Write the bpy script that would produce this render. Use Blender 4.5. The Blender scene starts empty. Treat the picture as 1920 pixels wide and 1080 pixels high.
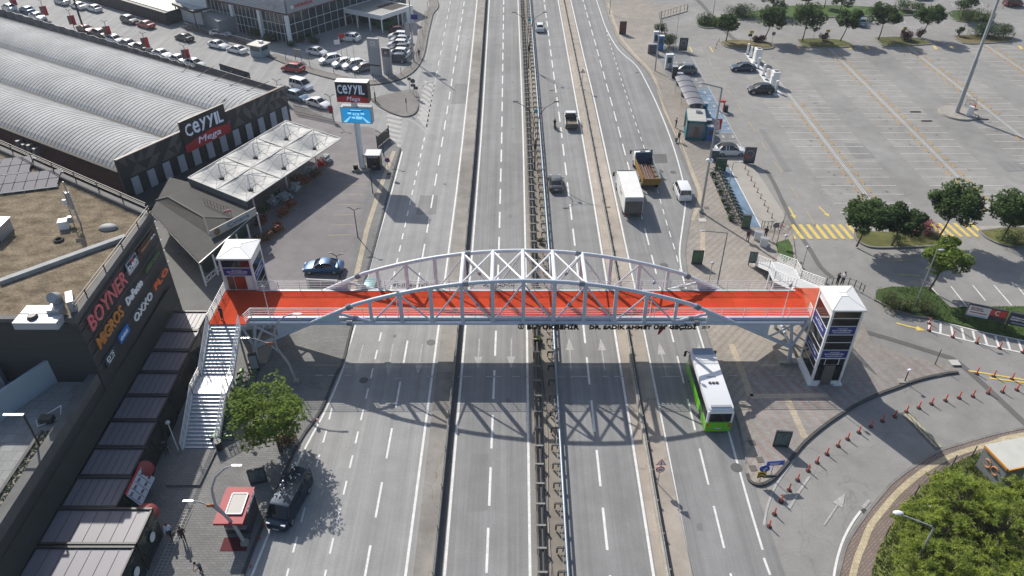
import bpy, bmesh, math, random
from mathutils import Vector, Matrix
from math import radians as R, sin, cos, pi
random.seed(7)
S = bpy.context.scene
COL = S.collection
# ------------------------------------------------------------------ camera, sky, sun, exposure
F, HC, PIT = 1418.0, 50.0, R(36.3)
cam = bpy.data.objects.new('camera', bpy.data.cameras.new('camera')); COL.objects.link(cam)
cam.data.sensor_width = 36.0; cam.data.lens = F / 1920 * 36; cam.data.clip_end = 3000; cam.data.clip_start = .5
cam.location = (0, 0, HC); cam.rotation_euler = (pi / 2 - PIT, 0, 0); S.camera = cam
SUNV = Vector((.65, -1.07, -1.0)).normalized()          # the way sunlight travels
SEL = math.asin(-SUNV.z)
W = bpy.data.worlds.new('World'); S.world = W; W.use_nodes = True
nt = W.node_tree; bg = nt.nodes['Background']; sky = nt.nodes.new('ShaderNodeTexSky')
sky.sky_type = 'NISHITA'; sky.sun_disc = False; sky.sun_elevation = SEL
sky.sun_rotation = math.atan2(-SUNV.x, -SUNV.y); sky.air_density = 1.1; sky.dust_density = 2.0; sky.ozone_density = 1.5
nt.links.new(sky.outputs[0], bg.inputs[0]); bg.inputs[1].default_value = .11
sl = bpy.data.lights.new('sun', 'SUN'); sl.energy = 4.7; sl.angle = R(.55); sl.color = (1, .945, .865)
so = bpy.data.objects.new('sun', sl); COL.objects.link(so); so.rotation_euler = SUNV.to_track_quat('-Z', 'Y').to_euler()
S.view_settings.view_transform = 'Standard'; S.view_settings.look = 'None'; S.view_settings.gamma = 1
S.view_settings.exposure = .15

# ------------------------------------------------------------------ survey helpers
_c, _s = cos(PIT), sin(PIT)
def P(px, py, z=0.0):
    """ground (or level z) point seen at a photo pixel"""
    u = (px - 960) / F; v = (540 - py) / F
    d = (u, _c + v * _s, -_s + v * _c); t = (z - HC) / d[2]
    return (d[0] * t, d[1] * t)
def P3(px, py, z=0.0): a = P(px, py, z); return Vector((a[0], a[1], z))
def pp(l, z=0.0): return [P(x, y, z) for x, y in l]
def HT(bx, by, ty, zb=0.0):
    """height of an upright thing standing at base pixel whose top is at row ty"""
    X, Y = P(bx, by, zb); lo, hi = zb, 48.0
    for _ in range(40):
        m = (lo + hi) / 2; z = m - HC; f = Y * _c - z * _s; up = Y * _s + z * _c
        if 540 - F * up / f > ty: lo = m
        else: hi = m
    return lo

# ------------------------------------------------------------------ materials
MATS = {}
def mat(name, col, rough=.6, metal=0.0, spec=.5, var=0.0, scale=3.0, emit=None, trans=0, stretch=(1, 1, 1), bump=0.0, fine=0.0, alpha=1.0, coat=0.0):
    if name in MATS: return MATS[name]
    m = bpy.data.materials.new(name); m.use_nodes = True; n = m.node_tree; b = n.nodes['Principled BSDF']
    c = (col[0], col[1], col[2], 1)
    b.inputs['Base Color'].default_value = c; b.inputs['Roughness'].default_value = rough
    b.inputs['Metallic'].default_value = metal; b.inputs['Specular IOR Level'].default_value = spec
    if coat: b.inputs['Coat Weight'].default_value = coat; b.inputs['Coat Roughness'].default_value = .05
    if trans: b.inputs['Transmission Weight'].default_value = trans
    if alpha < 1: b.inputs['Alpha'].default_value = alpha
    if emit: b.inputs['Emission Color'].default_value = (*emit[:3], 1); b.inputs['Emission Strength'].default_value = emit[3]
    if var or fine or bump:
        g = n.nodes.new('ShaderNodeNewGeometry'); mp = n.nodes.new('ShaderNodeMapping'); mp.inputs['Scale'].default_value = stretch
        n.links.new(g.outputs['Position'], mp.inputs[0])
        nz = n.nodes.new('ShaderNodeTexNoise'); nz.inputs['Scale'].default_value = 1 / scale; nz.inputs['Detail'].default_value = 6; nz.inputs['Roughness'].default_value = .62
        n.links.new(mp.outputs[0], nz.inputs['Vector'])
        mr = n.nodes.new('ShaderNodeMapRange'); mr.inputs[1].default_value = .25; mr.inputs[2].default_value = .75
        mr.inputs[3].default_value = 1 - var; mr.inputs[4].default_value = 1 + var
        n.links.new(nz.outputs[0], mr.inputs[0]); out = mr.outputs[0]
        if fine:
            n2 = n.nodes.new('ShaderNodeTexNoise'); n2.inputs['Scale'].default_value = 5; n2.inputs['Detail'].default_value = 3
            n.links.new(g.outputs['Position'], n2.inputs['Vector'])
            m2 = n.nodes.new('ShaderNodeMapRange'); m2.inputs[1].default_value = .25; m2.inputs[2].default_value = .75
            m2.inputs[3].default_value = 1 - fine; m2.inputs[4].default_value = 1 + fine
            n.links.new(n2.outputs[0], m2.inputs[0]); mm = n.nodes.new('ShaderNodeMath'); mm.operation = 'MULTIPLY'
            n.links.new(out, mm.inputs[0]); n.links.new(m2.outputs[0], mm.inputs[1]); out = mm.outputs[0]
        vm = n.nodes.new('ShaderNodeVectorMath'); vm.operation = 'SCALE'; vm.inputs[0].default_value = c[:3]
        n.links.new(out, vm.inputs['Scale']); n.links.new(vm.outputs[0], b.inputs['Base Color'])
        if bump:
            bp = n.nodes.new('ShaderNodeBump'); bp.inputs['Strength'].default_value = bump; bp.inputs['Distance'].default_value = .05
            n.links.new(nz.outputs[0], bp.inputs['Height']); n.links.new(bp.outputs[0], b.inputs['Normal'])
    MATS[name] = m; return m

def ground_mat(name, col, lanes=0.0, blotch=.12, pave=None, cracks=0.0, rough=.85, band=None, spec=.3, pave_rot=0.0):
    """asphalt / paving: broad blotches, streaks along the traffic, fine grit, joints"""
    m = bpy.data.materials.new(name); m.use_nodes = True; n = m.node_tree; b = n.nodes['Principled BSDF']; N = n.nodes.new; K = n.links.new
    b.inputs['Roughness'].default_value = rough; b.inputs['Specular IOR Level'].default_value = spec
    g = N('ShaderNodeNewGeometry'); pos = g.outputs['Position']
    def noise(scale, st=(1, 1, 1), det=4, lo=.8, hi=1.2, a=.3, bb=.7, rot=0.0):
        mp = N('ShaderNodeMapping'); mp.inputs['Scale'].default_value = st; mp.inputs['Rotation'].default_value = (0, 0, rot); K(pos, mp.inputs[0])
        z = N('ShaderNodeTexNoise'); z.inputs['Scale'].default_value = scale; z.inputs['Detail'].default_value = det; z.inputs['Roughness'].default_value = .6; K(mp.outputs[0], z.inputs['Vector'])
        r = N('ShaderNodeMapRange'); r.inputs[1].default_value = a; r.inputs[2].default_value = bb; r.inputs[3].default_value = lo; r.inputs[4].default_value = hi
        K(z.outputs[0], r.inputs[0]); return r.outputs[0]
    def mul(a, c_):
        q = N('ShaderNodeMath'); q.operation = 'MULTIPLY'; K(a, q.inputs[0]); K(c_, q.inputs[1]); return q.outputs[0]
    f = mul(noise(.06, det=7, lo=1 - blotch, hi=1 + blotch), noise(.5, det=8, lo=1 - blotch * .7, hi=1 + blotch * .6))
    f = mul(f, noise(7, det=2, lo=.93, hi=1.07))
    if lanes:
        f = mul(f, noise(1, st=(1.1, .012, 1), det=3, lo=1 - lanes, hi=1 + lanes * .6))
        f = mul(f, noise(1, st=(5, .05, 1), det=2, lo=1 - lanes * .4, hi=1 + lanes * .4))
    if cracks:
        mp = N('ShaderNodeMapping'); mp.inputs['Scale'].default_value = (.13, .13, .13); K(pos, mp.inputs[0])
        nz = N('ShaderNodeTexNoise'); nz.inputs['Scale'].default_value = 2; nz.inputs['Detail'].default_value = 5; K(mp.outputs[0], nz.inputs['Vector'])
        mx = N('ShaderNodeMixRGB'); mx.inputs[0].default_value = .35; K(mp.outputs[0], mx.inputs[1]); K(nz.outputs['Color'], mx.inputs[2])
        v = N('ShaderNodeTexVoronoi'); v.feature = 'DISTANCE_TO_EDGE'; v.inputs['Scale'].default_value = 1.0; K(mx.outputs[0], v.inputs['Vector'])
        r = N('ShaderNodeMapRange'); r.inputs[1].default_value = 0; r.inputs[2].default_value = .004; r.inputs[3].default_value = 1 - cracks; r.inputs[4].default_value = 1
        K(v.outputs['Distance'], r.inputs[0]); f = mul(f, r.outputs[0])
    base = N('ShaderNodeRGB'); base.outputs[0].default_value = (*col, 1); cout = base.outputs[0]
    if band:   # bands of another paver colour (colour, scale, direction angle, width 0..1)
        mp = N('ShaderNodeMapping'); mp.inputs['Rotation'].default_value = (0, 0, band[2]); mp.inputs['Scale'].default_value = (1 / band[1],) * 3; K(pos, mp.inputs[0])
        w = N('ShaderNodeTexWave'); w.inputs['Scale'].default_value = .31831 * .5; w.inputs['Distortion'].default_value = .0; w.wave_profile = 'SIN'
        sc = N('ShaderNodeVectorMath'); sc.operation = 'SCALE'; sc.inputs['Scale'].default_value = 6.2832; K(mp.outputs[0], sc.inputs[0]); K(sc.outputs[0], w.inputs['Vector'])
        r = N('ShaderNodeMapRange'); r.inputs[1].default_value = band[3] - .05; r.inputs[2].default_value = band[3] + .05; K(w.outputs[0], r.inputs[0])
        fade = noise(.12, det=5, lo=.15, hi=1, a=.35, bb=.6)
        mx = N('ShaderNodeMixRGB'); K(mul(r.outputs[0], fade), mx.inputs[0]); K(cout, mx.inputs[1]); mx.inputs[2].default_value = (*band[0], 1); cout = mx.outputs[0]
    if pave:
        mp = N('ShaderNodeMapping'); mp.inputs['Rotation'].default_value = (0, 0, pave_rot); K(pos, mp.inputs[0])
        br = N('ShaderNodeTexBrick'); br.inputs['Scale'].default_value = 1; br.inputs['Brick Width'].default_value = pave[0]; br.inputs['Row Height'].default_value = pave[1]
        br.inputs['Mortar Size'].default_value = pave[2]; br.inputs['Color1'].default_value = (1.08, 1.08, 1.08, 1); br.inputs['Color2'].default_value = (.9, .9, .9, 1); br.inputs['Mortar'].default_value = (pave[3],) * 3 + (1,)
        K(mp.outputs[0], br.inputs['Vector'])
        sp = N('ShaderNodeSeparateColor'); K(br.outputs['Color'], sp.inputs[0]); f = mul(f, sp.outputs[0])
    vm = N('ShaderNodeVectorMath'); vm.operation = 'SCALE'; K(cout, vm.inputs[0]); K(f, vm.inputs['Scale']); K(vm.outputs[0], b.inputs['Base Color'])
    MATS[name] = m; return m

# ------------------------------------------------------------------ mesh builder
class MB:
    def __init__(s): s.v = []; s.f = []; s.mi = []; s.cur = 0
    def add(s, vs, fs):
        o = len(s.v); s.v += [tuple(v) for v in vs]; s.f += [tuple(i + o for i in f) for f in fs]; s.mi += [s.cur] * len(fs); return s
    def box(s, c, d, rz=0.0, M=None):
        hx, hy, hz = d[0] / 2, d[1] / 2, d[2] / 2; ca, sa = cos(rz), sin(rz); vs = []
        for z in (-hz, hz):
            for x, y in ((-hx, -hy), (hx, -hy), (hx, hy), (-hx, hy)):
                q = Vector((x * ca - y * sa, x * sa + y * ca, z)) + Vector(c); vs.append(M @ q if M else q)
        return s.add(vs, [(0, 3, 2, 1), (4, 5, 6, 7), (0, 1, 5, 4), (1, 2, 6, 5), (2, 3, 7, 6), (3, 0, 4, 7)])
    def bar(s, a, b, w, h, up=(0, 0, 1)):
        a = Vector(a); b = Vector(b); d = (b - a).normalized(); r = d.cross(Vector(up))
        if r.length < 1e-4: r = d.cross(Vector((1, 0, 0)))
        r.normalize(); u = r.cross(d).normalized(); vs = []
        for p in (a, b):
            for i, j in ((-1, -1), (1, -1), (1, 1), (-1, 1)): vs.append(p + r * i * w / 2 + u * j * h / 2)
        return s.add(vs, [(0, 3, 2, 1), (4, 5, 6, 7), (0, 1, 5, 4), (1, 2, 6, 5), (2, 3, 7, 6), (3, 0, 4, 7)])
    def sheet(s, poly, z=None):
        vs = [(p[0], p[1], z if z is not None else p[2]) for p in poly]; return s.add(vs, [tuple(range(len(vs)))])
    def prism(s, poly, z0, z1):
        a = sum(poly[i][0] * poly[(i + 1) % len(poly)][1] - poly[(i + 1) % len(poly)][0] * poly[i][1] for i in range(len(poly)))
        if a < 0: poly = poly[::-1]
        n = len(poly); vs = [(p[0], p[1], z0) for p in poly] + [(p[0], p[1], z1) for p in poly]
        return s.add(vs, [tuple(range(n))[::-1], tuple(range(n, 2 * n))] + [(i, (i + 1) % n, n + (i + 1) % n, n + i) for i in range(n)])
    def ribbon(s, line, a, b, z0, z1=None):
        """strip along a plan polyline from offset a to offset b (to its right); z1 makes it a solid"""
        L = [];n = len(line)
        for i in range(n):
            p0 = Vector(line[max(i - 1, 0)][:2]); p1 = Vector(line[min(i + 1, n - 1)][:2]); d = (p1 - p0).normalized(); r = Vector((d.y, -d.x)); q = Vector(line[i][:2])
            L.append((q + r * a, q + r * b))
        if z1 is None:
            for i in range(n - 1): s.add([(*L[i][0], z0), (*L[i][1], z0), (*L[i + 1][1], z0), (*L[i + 1][0], z0)], [(0, 1, 2, 3)])
        else:
            vs = []
            for l, r in L: vs += [(*l, z0), (*r, z0), (*r, z1), (*l, z1)]
            fs = [(0, 1, 2, 3), (4 * n - 1, 4 * n - 2, 4 * n - 3, 4 * n - 4)]
            for i in range(n - 1):
                o = 4 * i
                for k in range(4): fs.append((o + k, o + 4 + k, o + 4 + (k + 1) % 4, o + (k + 1) % 4))
            s.add(vs, fs)
        return s
    def tube(s, pts, r, n=8, cap=True):
        pts = [Vector(p) for p in pts]; m = len(pts); rs = r if isinstance(r, (list, tuple)) else [r] * m; vs = []; ref = None
        for i in range(m):
            d = (pts[min(i + 1, m - 1)] - pts[max(i - 1, 0)]).normalized()
            if ref is None: ref = Vector((0, 0, 1)) if abs(d.z) < .9 else Vector((1, 0, 0))
            x = d.cross(ref).normalized(); y = x.cross(d).normalized(); ref = y
            for k in range(n):
                t = 2 * pi * k / n; vs.append(pts[i] + (x * cos(t) + y * sin(t)) * rs[i])
        fs = [(i * n + k, i * n + (k + 1) % n, (i + 1) * n + (k + 1) % n, (i + 1) * n + k) for i in range(m - 1) for k in range(n)]
        if cap: fs += [tuple(range(n))[::-1], tuple(range((m - 1) * n, m * n))]
        return s.add(vs, fs)
    def disc(s, c, r, axis=(0, 0, 1), n=20, th=.03):
        c = Vector(c); a = Vector(axis).normalized() * th / 2; return s.tube([c - a, c + a], r, n)
    def ball(s, c, rx, ry=None, rz=None, n=10, m=7):
        ry = ry or rx; rz = rz or rx; vs = [];
        for i in range(m + 1):
            t = pi * i / m
            for k in range(n): vs.append((c[0] + rx * sin(t) * cos(2 * pi * k / n), c[1] + ry * sin(t) * sin(2 * pi * k / n), c[2] + rz * cos(t)))
        return s.add(vs, [(i * n + k, (i + 1) * n + k, (i + 1) * n + (k + 1) % n, i * n + (k + 1) % n) for i in range(m) for k in range(n)])
    def loft(s, secs, cap=True, closed=True):
        n = len(secs[0]); vs = [p for q in secs for p in q]; fs = []
        for i in range(len(secs) - 1):
            for k in range(n if closed else n - 1): fs.append((i * n + k, i * n + (k + 1) % n, (i + 1) * n + (k + 1) % n, (i + 1) * n + k))
        if cap: fs += [tuple(range(n))[::-1], tuple(range((len(secs) - 1) * n, len(secs) * n))]
        return s.add(vs, fs)
    def mesh(s, name, mats):
        me = bpy.data.meshes.new(name); me.from_pydata(s.v, [], s.f)
        for m in (mats if isinstance(mats, (list, tuple)) else [mats]): me.materials.append(m)
        if s.cur or any(s.mi): me.polygons.foreach_set('material_index', s.mi)
        return me
    def build(s, name, mats, parent=None, smooth=False, world=False, label=None, bevel=0):
        if world and parent is not None:
            Mi = MW[parent].inverted(); s.v = [tuple(Mi @ Vector(v)) for v in s.v]
        me = s.mesh(name, mats); me.update()
        if smooth:
            me.polygons.foreach_set('use_smooth', [True] * len(me.polygons))
            try: me.set_sharp_from_angle(angle=R(38))
            except Exception: pass
        o = bpy.data.objects.new(name, me); COL.objects.link(o); MW[o] = Matrix.Identity(4)
        if parent is not None: o.parent = parent; MW[o] = MW[parent].copy()
        if label: o['label'] = label
        if bevel: b = o.modifiers.new('b', 'BEVEL'); b.width = bevel; b.segments = 2; b.limit_method = 'ANGLE'
        return o
MW = {}
def ORD(n):
    o = ['', 'first', 'second', 'third', 'fourth', 'fifth', 'sixth', 'seventh', 'eighth', 'ninth', 'tenth', 'eleventh', 'twelfth', 'thirteenth', 'fourteenth', 'fifteenth', 'sixteenth', 'seventeenth', 'eighteenth', 'nineteenth']
    return o[n] if n < 20 else (('twentieth', 'thirtieth')[n // 10 - 2] if n % 10 == 0 else ('twenty', 'thirty')[n // 10 - 2] + ' ' + o[n % 10])
def thing(name, label, cat, loc=(0, 0, 0), rz=0.0, group=None):
    o = bpy.data.objects.new(name, None); COL.objects.link(o); o.empty_display_size = .2
    o.location = loc; o.rotation_euler = (0, 0, rz); o['label'] = label; o['category'] = cat
    if group: o['group'] = group
    MW[o] = Matrix.Translation(Vector(loc)) @ Matrix.Rotation(rz, 4, 'Z'); return o
def tag(o, label, cat, group=None):
    o['label'] = label; o['category'] = cat
    if group: o['group'] = group
    return o
def struct(name, mb, m, kind='structure'):
    o = mb.build(name, m); o['kind'] = kind; return o
def dup(root, loc, rz=0.0, label=None, group=None, scale=None):
    r = root.copy(); COL.objects.link(r); r.location = loc; r.rotation_euler = (0, 0, rz)
    if scale: r.scale = (scale,) * 3
    if label: r['label'] = label
    if group: r['group'] = group
    def rec(a, b):
        for ch in a.children:
            c = ch.copy(); COL.objects.link(c); c.parent = b; rec(ch, c)
    rec(root, r); MW[r] = Matrix.Translation(Vector(loc)) @ Matrix.Rotation(rz, 4, 'Z'); return r
def part_copies(o, locs):
    for l in locs:
        c = o.copy(); COL.objects.link(c); c.parent = o.parent; c.location = l
def text(name, s, parent, c, right, up, w, h, m, depth=.03, fat=0.0, world=True, shear=0.0):
    """raised lettering centred on c, fitted to w x h on the plane (right, up)"""
    cu = bpy.data.curves.new(name, 'FONT'); cu.body = s; cu.size = 1; cu.offset = fat; cu.extrude = .01; cu.shear = shear; cu.resolution_u = 2
    t = bpy.data.objects.new('tmp', cu); COL.objects.link(t); bpy.context.view_layer.update()
    me = bpy.data.meshes.new_from_object(t.evaluated_get(bpy.context.evaluated_depsgraph_get())); bpy.data.objects.remove(t); bpy.data.curves.remove(cu)
    xs = [v.co.x for v in me.vertices]; ys = [v.co.y for v in me.vertices]; x0, x1, y0, y1 = min(xs), max(xs), min(ys), max(ys)
    right = Vector(right).normalized(); up = Vector(up).normalized(); nrm = right.cross(up); c = Vector(c)
    Mi = MW[parent].inverted() if (parent is not None and world) else Matrix.Identity(4)
    for v in me.vertices:
        q = c + right * ((v.co.x - x0) / (x1 - x0) - .5) * w + up * ((v.co.y - y0) / (y1 - y0) - .5) * h + nrm * (depth if v.co.z > 0 else 0)
        v.co = Mi @ q
    me.materials.clear(); me.materials.append(m); me.name = name
    o = bpy.data.objects.new(name, me); COL.objects.link(o); MW[o] = Matrix.Identity(4)
    if parent is not None: o.parent = parent; MW[o] = MW[parent].copy()
    return o
def smooth_line(pts, n=6):
    """Catmull-Rom through plan points"""
    o = []; k = len(pts)
    for i in range(k - 1):
        p0, p1, p2, p3 = (Vector(pts[max(i - 1, 0)][:2]), Vector(pts[i][:2]), Vector(pts[i + 1][:2]), Vector(pts[min(i + 2, k - 1)][:2]))
        for j in range(n):
            t = j / n; o.append(tuple(.5 * ((2 * p1) + (-p0 + p2) * t + (2 * p0 - 5 * p1 + 4 * p2 - p3) * t * t + (-p0 + 3 * p1 - 3 * p2 + p3) * t ** 3)))
    o.append(tuple(pts[-1][:2])); return o

# ------------------------------------------------------------------ ground and roads
asph_hw = ground_mat('highway asphalt', (.245, .246, .244), lanes=.2, blotch=.13, cracks=.06, rough=.85, spec=.2)
asph_left = ground_mat('side carriageway asphalt', (.305, .305, .30), lanes=.17, blotch=.13, cracks=.06, rough=.85, spec=.2)
asph_lot = ground_mat('car park asphalt', (.25, .246, .236), blotch=.17, cracks=.2, rough=.9)
asph_ramp = ground_mat('ramp asphalt', (.285, .275, .258), blotch=.12, cracks=.18, rough=.88)
asph_dark = ground_mat('repair and shadow asphalt', (.13, .128, .125), blotch=.15)  # road repairs, and the painted shadow band beside the parapet rail
pav_grey = ground_mat('grey block paving', (.20, .2, .196), blotch=.2, pave=(.42, .21, .02, .62))
pav_warm = ground_mat('beige block paving', (.30, .278, .245), blotch=.2, pave=(.4, .2, .014, .85), band=((.27, .225, .20), 2.2, R(40), .68), pave_rot=R(40))
pav_red = ground_mat('red striped paving', (.275, .262, .245), blotch=.18, pave=(.4, .2, .014, .85), band=((.275, .205, .185), 3.2, R(-22), .55))
conc_strip = ground_mat('dusty concrete strip', (.36, .32, .275), blotch=.22, cracks=.3)
conc_left = ground_mat('stained concrete strip', (.26, .245, .225), blotch=.3, cracks=.4)
med_dirt = ground_mat('median dirt', (.24, .215, .18), blotch=.3)
lot_lilac = ground_mat('shop forecourt asphalt', (.20, .187, .19), blotch=.2, cracks=.3)
kerb_m = mat('kerb concrete', (.20, .195, .185), .9, var=.25, scale=1.0)
kerb_shade = mat('kerb with painted shade', (.07, .07, .068), .9, var=.3, scale=1.0)  # kerb colour darkened to carry the shadow line along the kerb
paint = mat('road paint', (.66, .66, .64), .7, var=.16, scale=.7, fine=.12)
paint_old = mat('worn road paint', (.37, .366, .355), .8, var=.22, scale=.6, fine=.15)
paint_y = mat('yellow paint', (.62, .47, .12), .7, var=.2, scale=.5, fine=.15)
paint_yo = mat('worn yellow paint', (.36, .31, .17), .8, var=.3, scale=.6)
tact = ground_mat('tactile paving', (.43, .37, .28), blotch=.15, pave=(.4, .4, .02, .75))
tact_y = ground_mat('yellow tactile paving', (.47, .40, .27), blotch=.15, pave=(.4, .4, .02, .7))
grass_m = ground_mat('lawn', (.06, .105, .028), blotch=.45, rough=1)
dry_m = ground_mat('dry lawn', (.17, .14, .065), blotch=.45, rough=1)
slab_c = ground_mat('pale concrete slab', (.34, .32, .285), blotch=.12, cracks=.1)
blue_p = ground_mat('worn blue paint', (.15, .225, .31), blotch=.3)
grey_bay = ground_mat('grey blue bay', (.19, .195, .2), blotch=.2)

struct('ground', MB().sheet([(-700, -300), (700, -300), (700, 900), (-700, 900)], -.02), asph_lot)
YS = [8, 30, 45, 60, 75, 90, 105, 120, 140, 160, 180, 260, 420]
def LN(tab):
    """plan polyline x(y) from a few surveyed (y, x) pairs"""
    ks = sorted(tab); o = []
    for y in YS:
        if y <= ks[0]: x = tab[ks[0]]
        elif y >= ks[-1]: x = tab[ks[-1]] + (y - ks[-1]) * (tab[ks[-1]] - tab[ks[-2]]) / (ks[-1] - ks[-2]) if ks[-1] - ks[-2] < 80 else tab[ks[-1]]
        else:
            for a, b in zip(ks, ks[1:]):
                if a <= y <= b: x = tab[a] + (tab[b] - tab[a]) * (y - a) / (b - a); break
        o.append((x, y))
    return o
kerbL = smooth_line([P(430, 1180), P(458, 1074), P(512, 941), P(560, 832), P(602, 770), P(630, 705), P(645, 675), P(662, 605), (-16.6, 74), (-16.6, 90), P(751, 279)], 4)
kerbL_top = smooth_line(pp([(500, 106), (567, 133), (620, 148), (658, 156), (690, 160), (722, 157), (755, 148), (779, 132), (795, 105), (803, 66), (812, 28), (820, -2)]) + [(-28.5, 230), (-45, 420)], 4)
kerbR = smooth_line([P(1405, 1010), P(1402, 925), P(1398, 870), P(1385, 800), P(1362, 735), P(1340, 672), P(1318, 610), P(1294, 545), P(1284, 480), P(1288, 440), P(1296, 400), P(1303, 378), P(1304, 358), P(1292, 325), P(1276, 275), P(1250, 210), P(1229, 162), P(1213, 135), P(1189, 110), P(1161, 80), P(1144, 43), P(1131, 0), (22.3, 240), (20, 420)], 4)
# side and main carriageways
struct('side_road', MB().prism([(-7.2, 8), (-7.0, 180), (-7, 420), (-60, 420)] + kerbL_top[::-1][8:] + pp([(380, 66), (300, 38), (150, -12), (40, -50)]) + pp([(-120, -20), (120, 80), (350, 128), (540, 190), (626, 228), (700, 243), (722, 262)]) + kerbL[::-1] + [(-21.5, 8)], -.5, 0), asph_left)
struct('highway', MB().prism([(-5.6, 8), (-5.6, 420), (19.5, 420), (19.6, 180)] + [p for p in kerbR[::-1] if p[1] < 178 and p[1] > 47] + [(20, 40), (20.4, 8)], -.5, .004), asph_hw)
# concrete strips, median
struct('verge', MB().prism([(-7.25, 8), (-5.75, 8), (-5.62, 60), (-5.62, 110), (-6.2, 181), (-6.2, 420), (-7.9, 420), (-7.9, 181), (-7.25, 110), (-7.3, 60)], -.3, .10), conc_left)
struct('shadow_band', MB().sheet([(-5.62, 8), (-5.2, 8), (-5.05, 60), (-4.95, 110), (-5.5, 181), (-5.5, 420), (-6.1, 420), (-6.1, 181), (-5.55, 110), (-5.55, 60)], .010), asph_dark)  # shadow beside the parapet rail, painted as a flat dark strip
struct('traffic_island', MB().prism([(11.9, 8), (13.1, 8), (13.35, 45), (13.55, 62), (13.6, 120), (13.35, 181), (13.3, 420), (12.2, 420), (12.2, 181), (12.35, 118), (12.2, 75), (12.2, 62), (11.95, 45)], -.3, .10), conc_strip)
struct('shoulder', MB().sheet([(10.55, 8), (11.4, 8), (11.6, 45), (11.75, 62), (11.75, 120), (11.5, 181), (11.5, 420), (11, 420), (10.95, 181), (11.0, 120), (10.95, 75), (10.85, 62), (10.7, 45)], .012), conc_strip)
struct('median_strip', MB().prism([(1.75, 8), (4.1, 8), (4.2, 60), (4.35, 110), (4.1, 181), (4, 420), (1.8, 420), (1.85, 181), (2.1, 110), (1.9, 60)], -.3, .06), med_dirt)
# lane lines
LNZ = .012
mk = MB(); wo = MB(); my = MB(); myo = MB()
def X_of(tab, y):
    l = LN(tab)
    for (xa, ya), (xb, yb) in zip(l, l[1:]):
        if ya <= y <= yb: return xa + (xb - xa) * (y - ya) / (yb - ya)
    return l[-1][0]
def solid(tab, w, tgt=mk): tgt.ribbon(LN(tab), -w / 2, w / 2, LNZ)
T2 = {32: -7.85, 62: -7.65, 90: -7.5, 110: -7.53, 181: -8.1}; T3 = {32: -5.1 + .12, 62: -4.85, 75: -4.75, 110: -4.72, 181: -5.25}
T4 = {32: 1.32, 45: 1.42, 62: 1.56, 110: 1.72, 141: 1.6, 181: 1.38}; T5 = {32: 10.4, 45: 10.54, 62: 10.65, 91: 10.82, 118: 10.8, 181: 10.68}
T6 = {32: 13.15, 45: 13.45, 62: 13.68, 90: 13.8, 118: 13.9, 140: 13.75, 181: 13.6}
for t in (T2, T3, T4, T5, T6): solid(t, .21)
W1 = smooth_line(pp([(448, 1140), (472, 1080), (549, 889.5), (575, 835), (610, 770), (640, 700), (652, 657), (667.5, 605), (702, 471), (735.6, 355.6), (754.4, 284)]), 4); mk.ribbon(W1, -.09, .09, LNZ)
W1b = smooth_line(pp([(798, 112), (801, 98), (809, 60), (822, 0)]) + [(-26, 260)], 3); wo.ribbon(W1b, -.08, .08, LNZ)
W7 = smooth_line([P(1430, 1031), P(1403, 941), P(1368, 816), P(1348, 748), P(1324, 667), P(1305, 605), P(1283, 530), P(1275, 487), P(1275, 460), P(1280, 423), P(1285, 377), P(1279, 333), P(1260, 267), P(1236.7, 207), P(1213, 157), P(1193, 123), P(1160, 93), P(1136.7, 53), P(1118.3, 0), (19.2, 300)], 4); mk.ribbon(W7, -.09, .09, LNZ)
def dashes(fx, y0, y1, per, ln, w=.2, tgt=mk):
    y = y0
    while y < y1:
        tgt.ribbon([(fx(y), y), (fx(y + ln), y + ln)], -w / 2, w / 2, LNZ); y += per
def curve_x(pts):
    w = sorted((b, a) for a, b in pp(pts))
    def f(y):
        if y <= w[0][0]: return w[0][1]
        for (ya, xa), (yb, xb) in zip(w, w[1:]):
            if ya <= y <= yb: return xa + (xb - xa) * (y - ya) / (yb - ya)
        return w[-1][1]
    return f
dashes(curve_x([(912, 1080), (929, 647), (935.6, 462), (940.7, 260), (943, 100), (944.5, 5)]), 32.4 - 24, 300, 6.03, 3.95)
dashes(curve_x([(1144, 1080), (1104, 707), (1077.8, 459), (1050, 227), (1036, 123), (1020, 0)]), 34.4 - 24.05, 300, 6.03, 3.9)
dashes(curve_x([(688, 1059), (732.5, 817), (764, 640), (799, 443), (829, 267), (848, 147), (871, 0)]), 37.3 - 24, 300, 6.03, 3.5, .18)
dashes(curve_x([(1370, 1077), (1319, 871), (1275, 689), (1258, 621), (1203, 405), (1162, 250), (1120, 95), (1094, 3)]), 28.6, 300, 6.03, 3.9, .17)
dashes(curve_x([(609, 1080), (638, 953), (690, 731), (714.5, 625), (753, 452), (796, 258)]), 31.4, 108, 2.75, 1.4, .16)
dashes(curve_x([(817, 145), (828, 91), (835, 51), (845, 0)]), 132.5, 210, 5.6, 2.8, .13)
wo2 = curve_x([(535, 1090), (555, 1015), (589.5, 886), (611, 812), (626, 750)])
dashes(wo2, 31.5, 49.5, 2.75, 1.4, .16)
dashes(curve_x([(1278, 520), (1267, 473.5), (1251, 421.7), (1234.6, 363), (1205, 268), (1186.7, 216.7), (1165, 150), (1145.7, 88), (1138, 60)]), 70.5, 158, 2.72, 1.35, .12)
for q in ((1432, 1046, 1444, 1078),): mk.ribbon([P(q[0], q[1]), P(q[2], q[3])], -.09, .09, LNZ)
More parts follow.
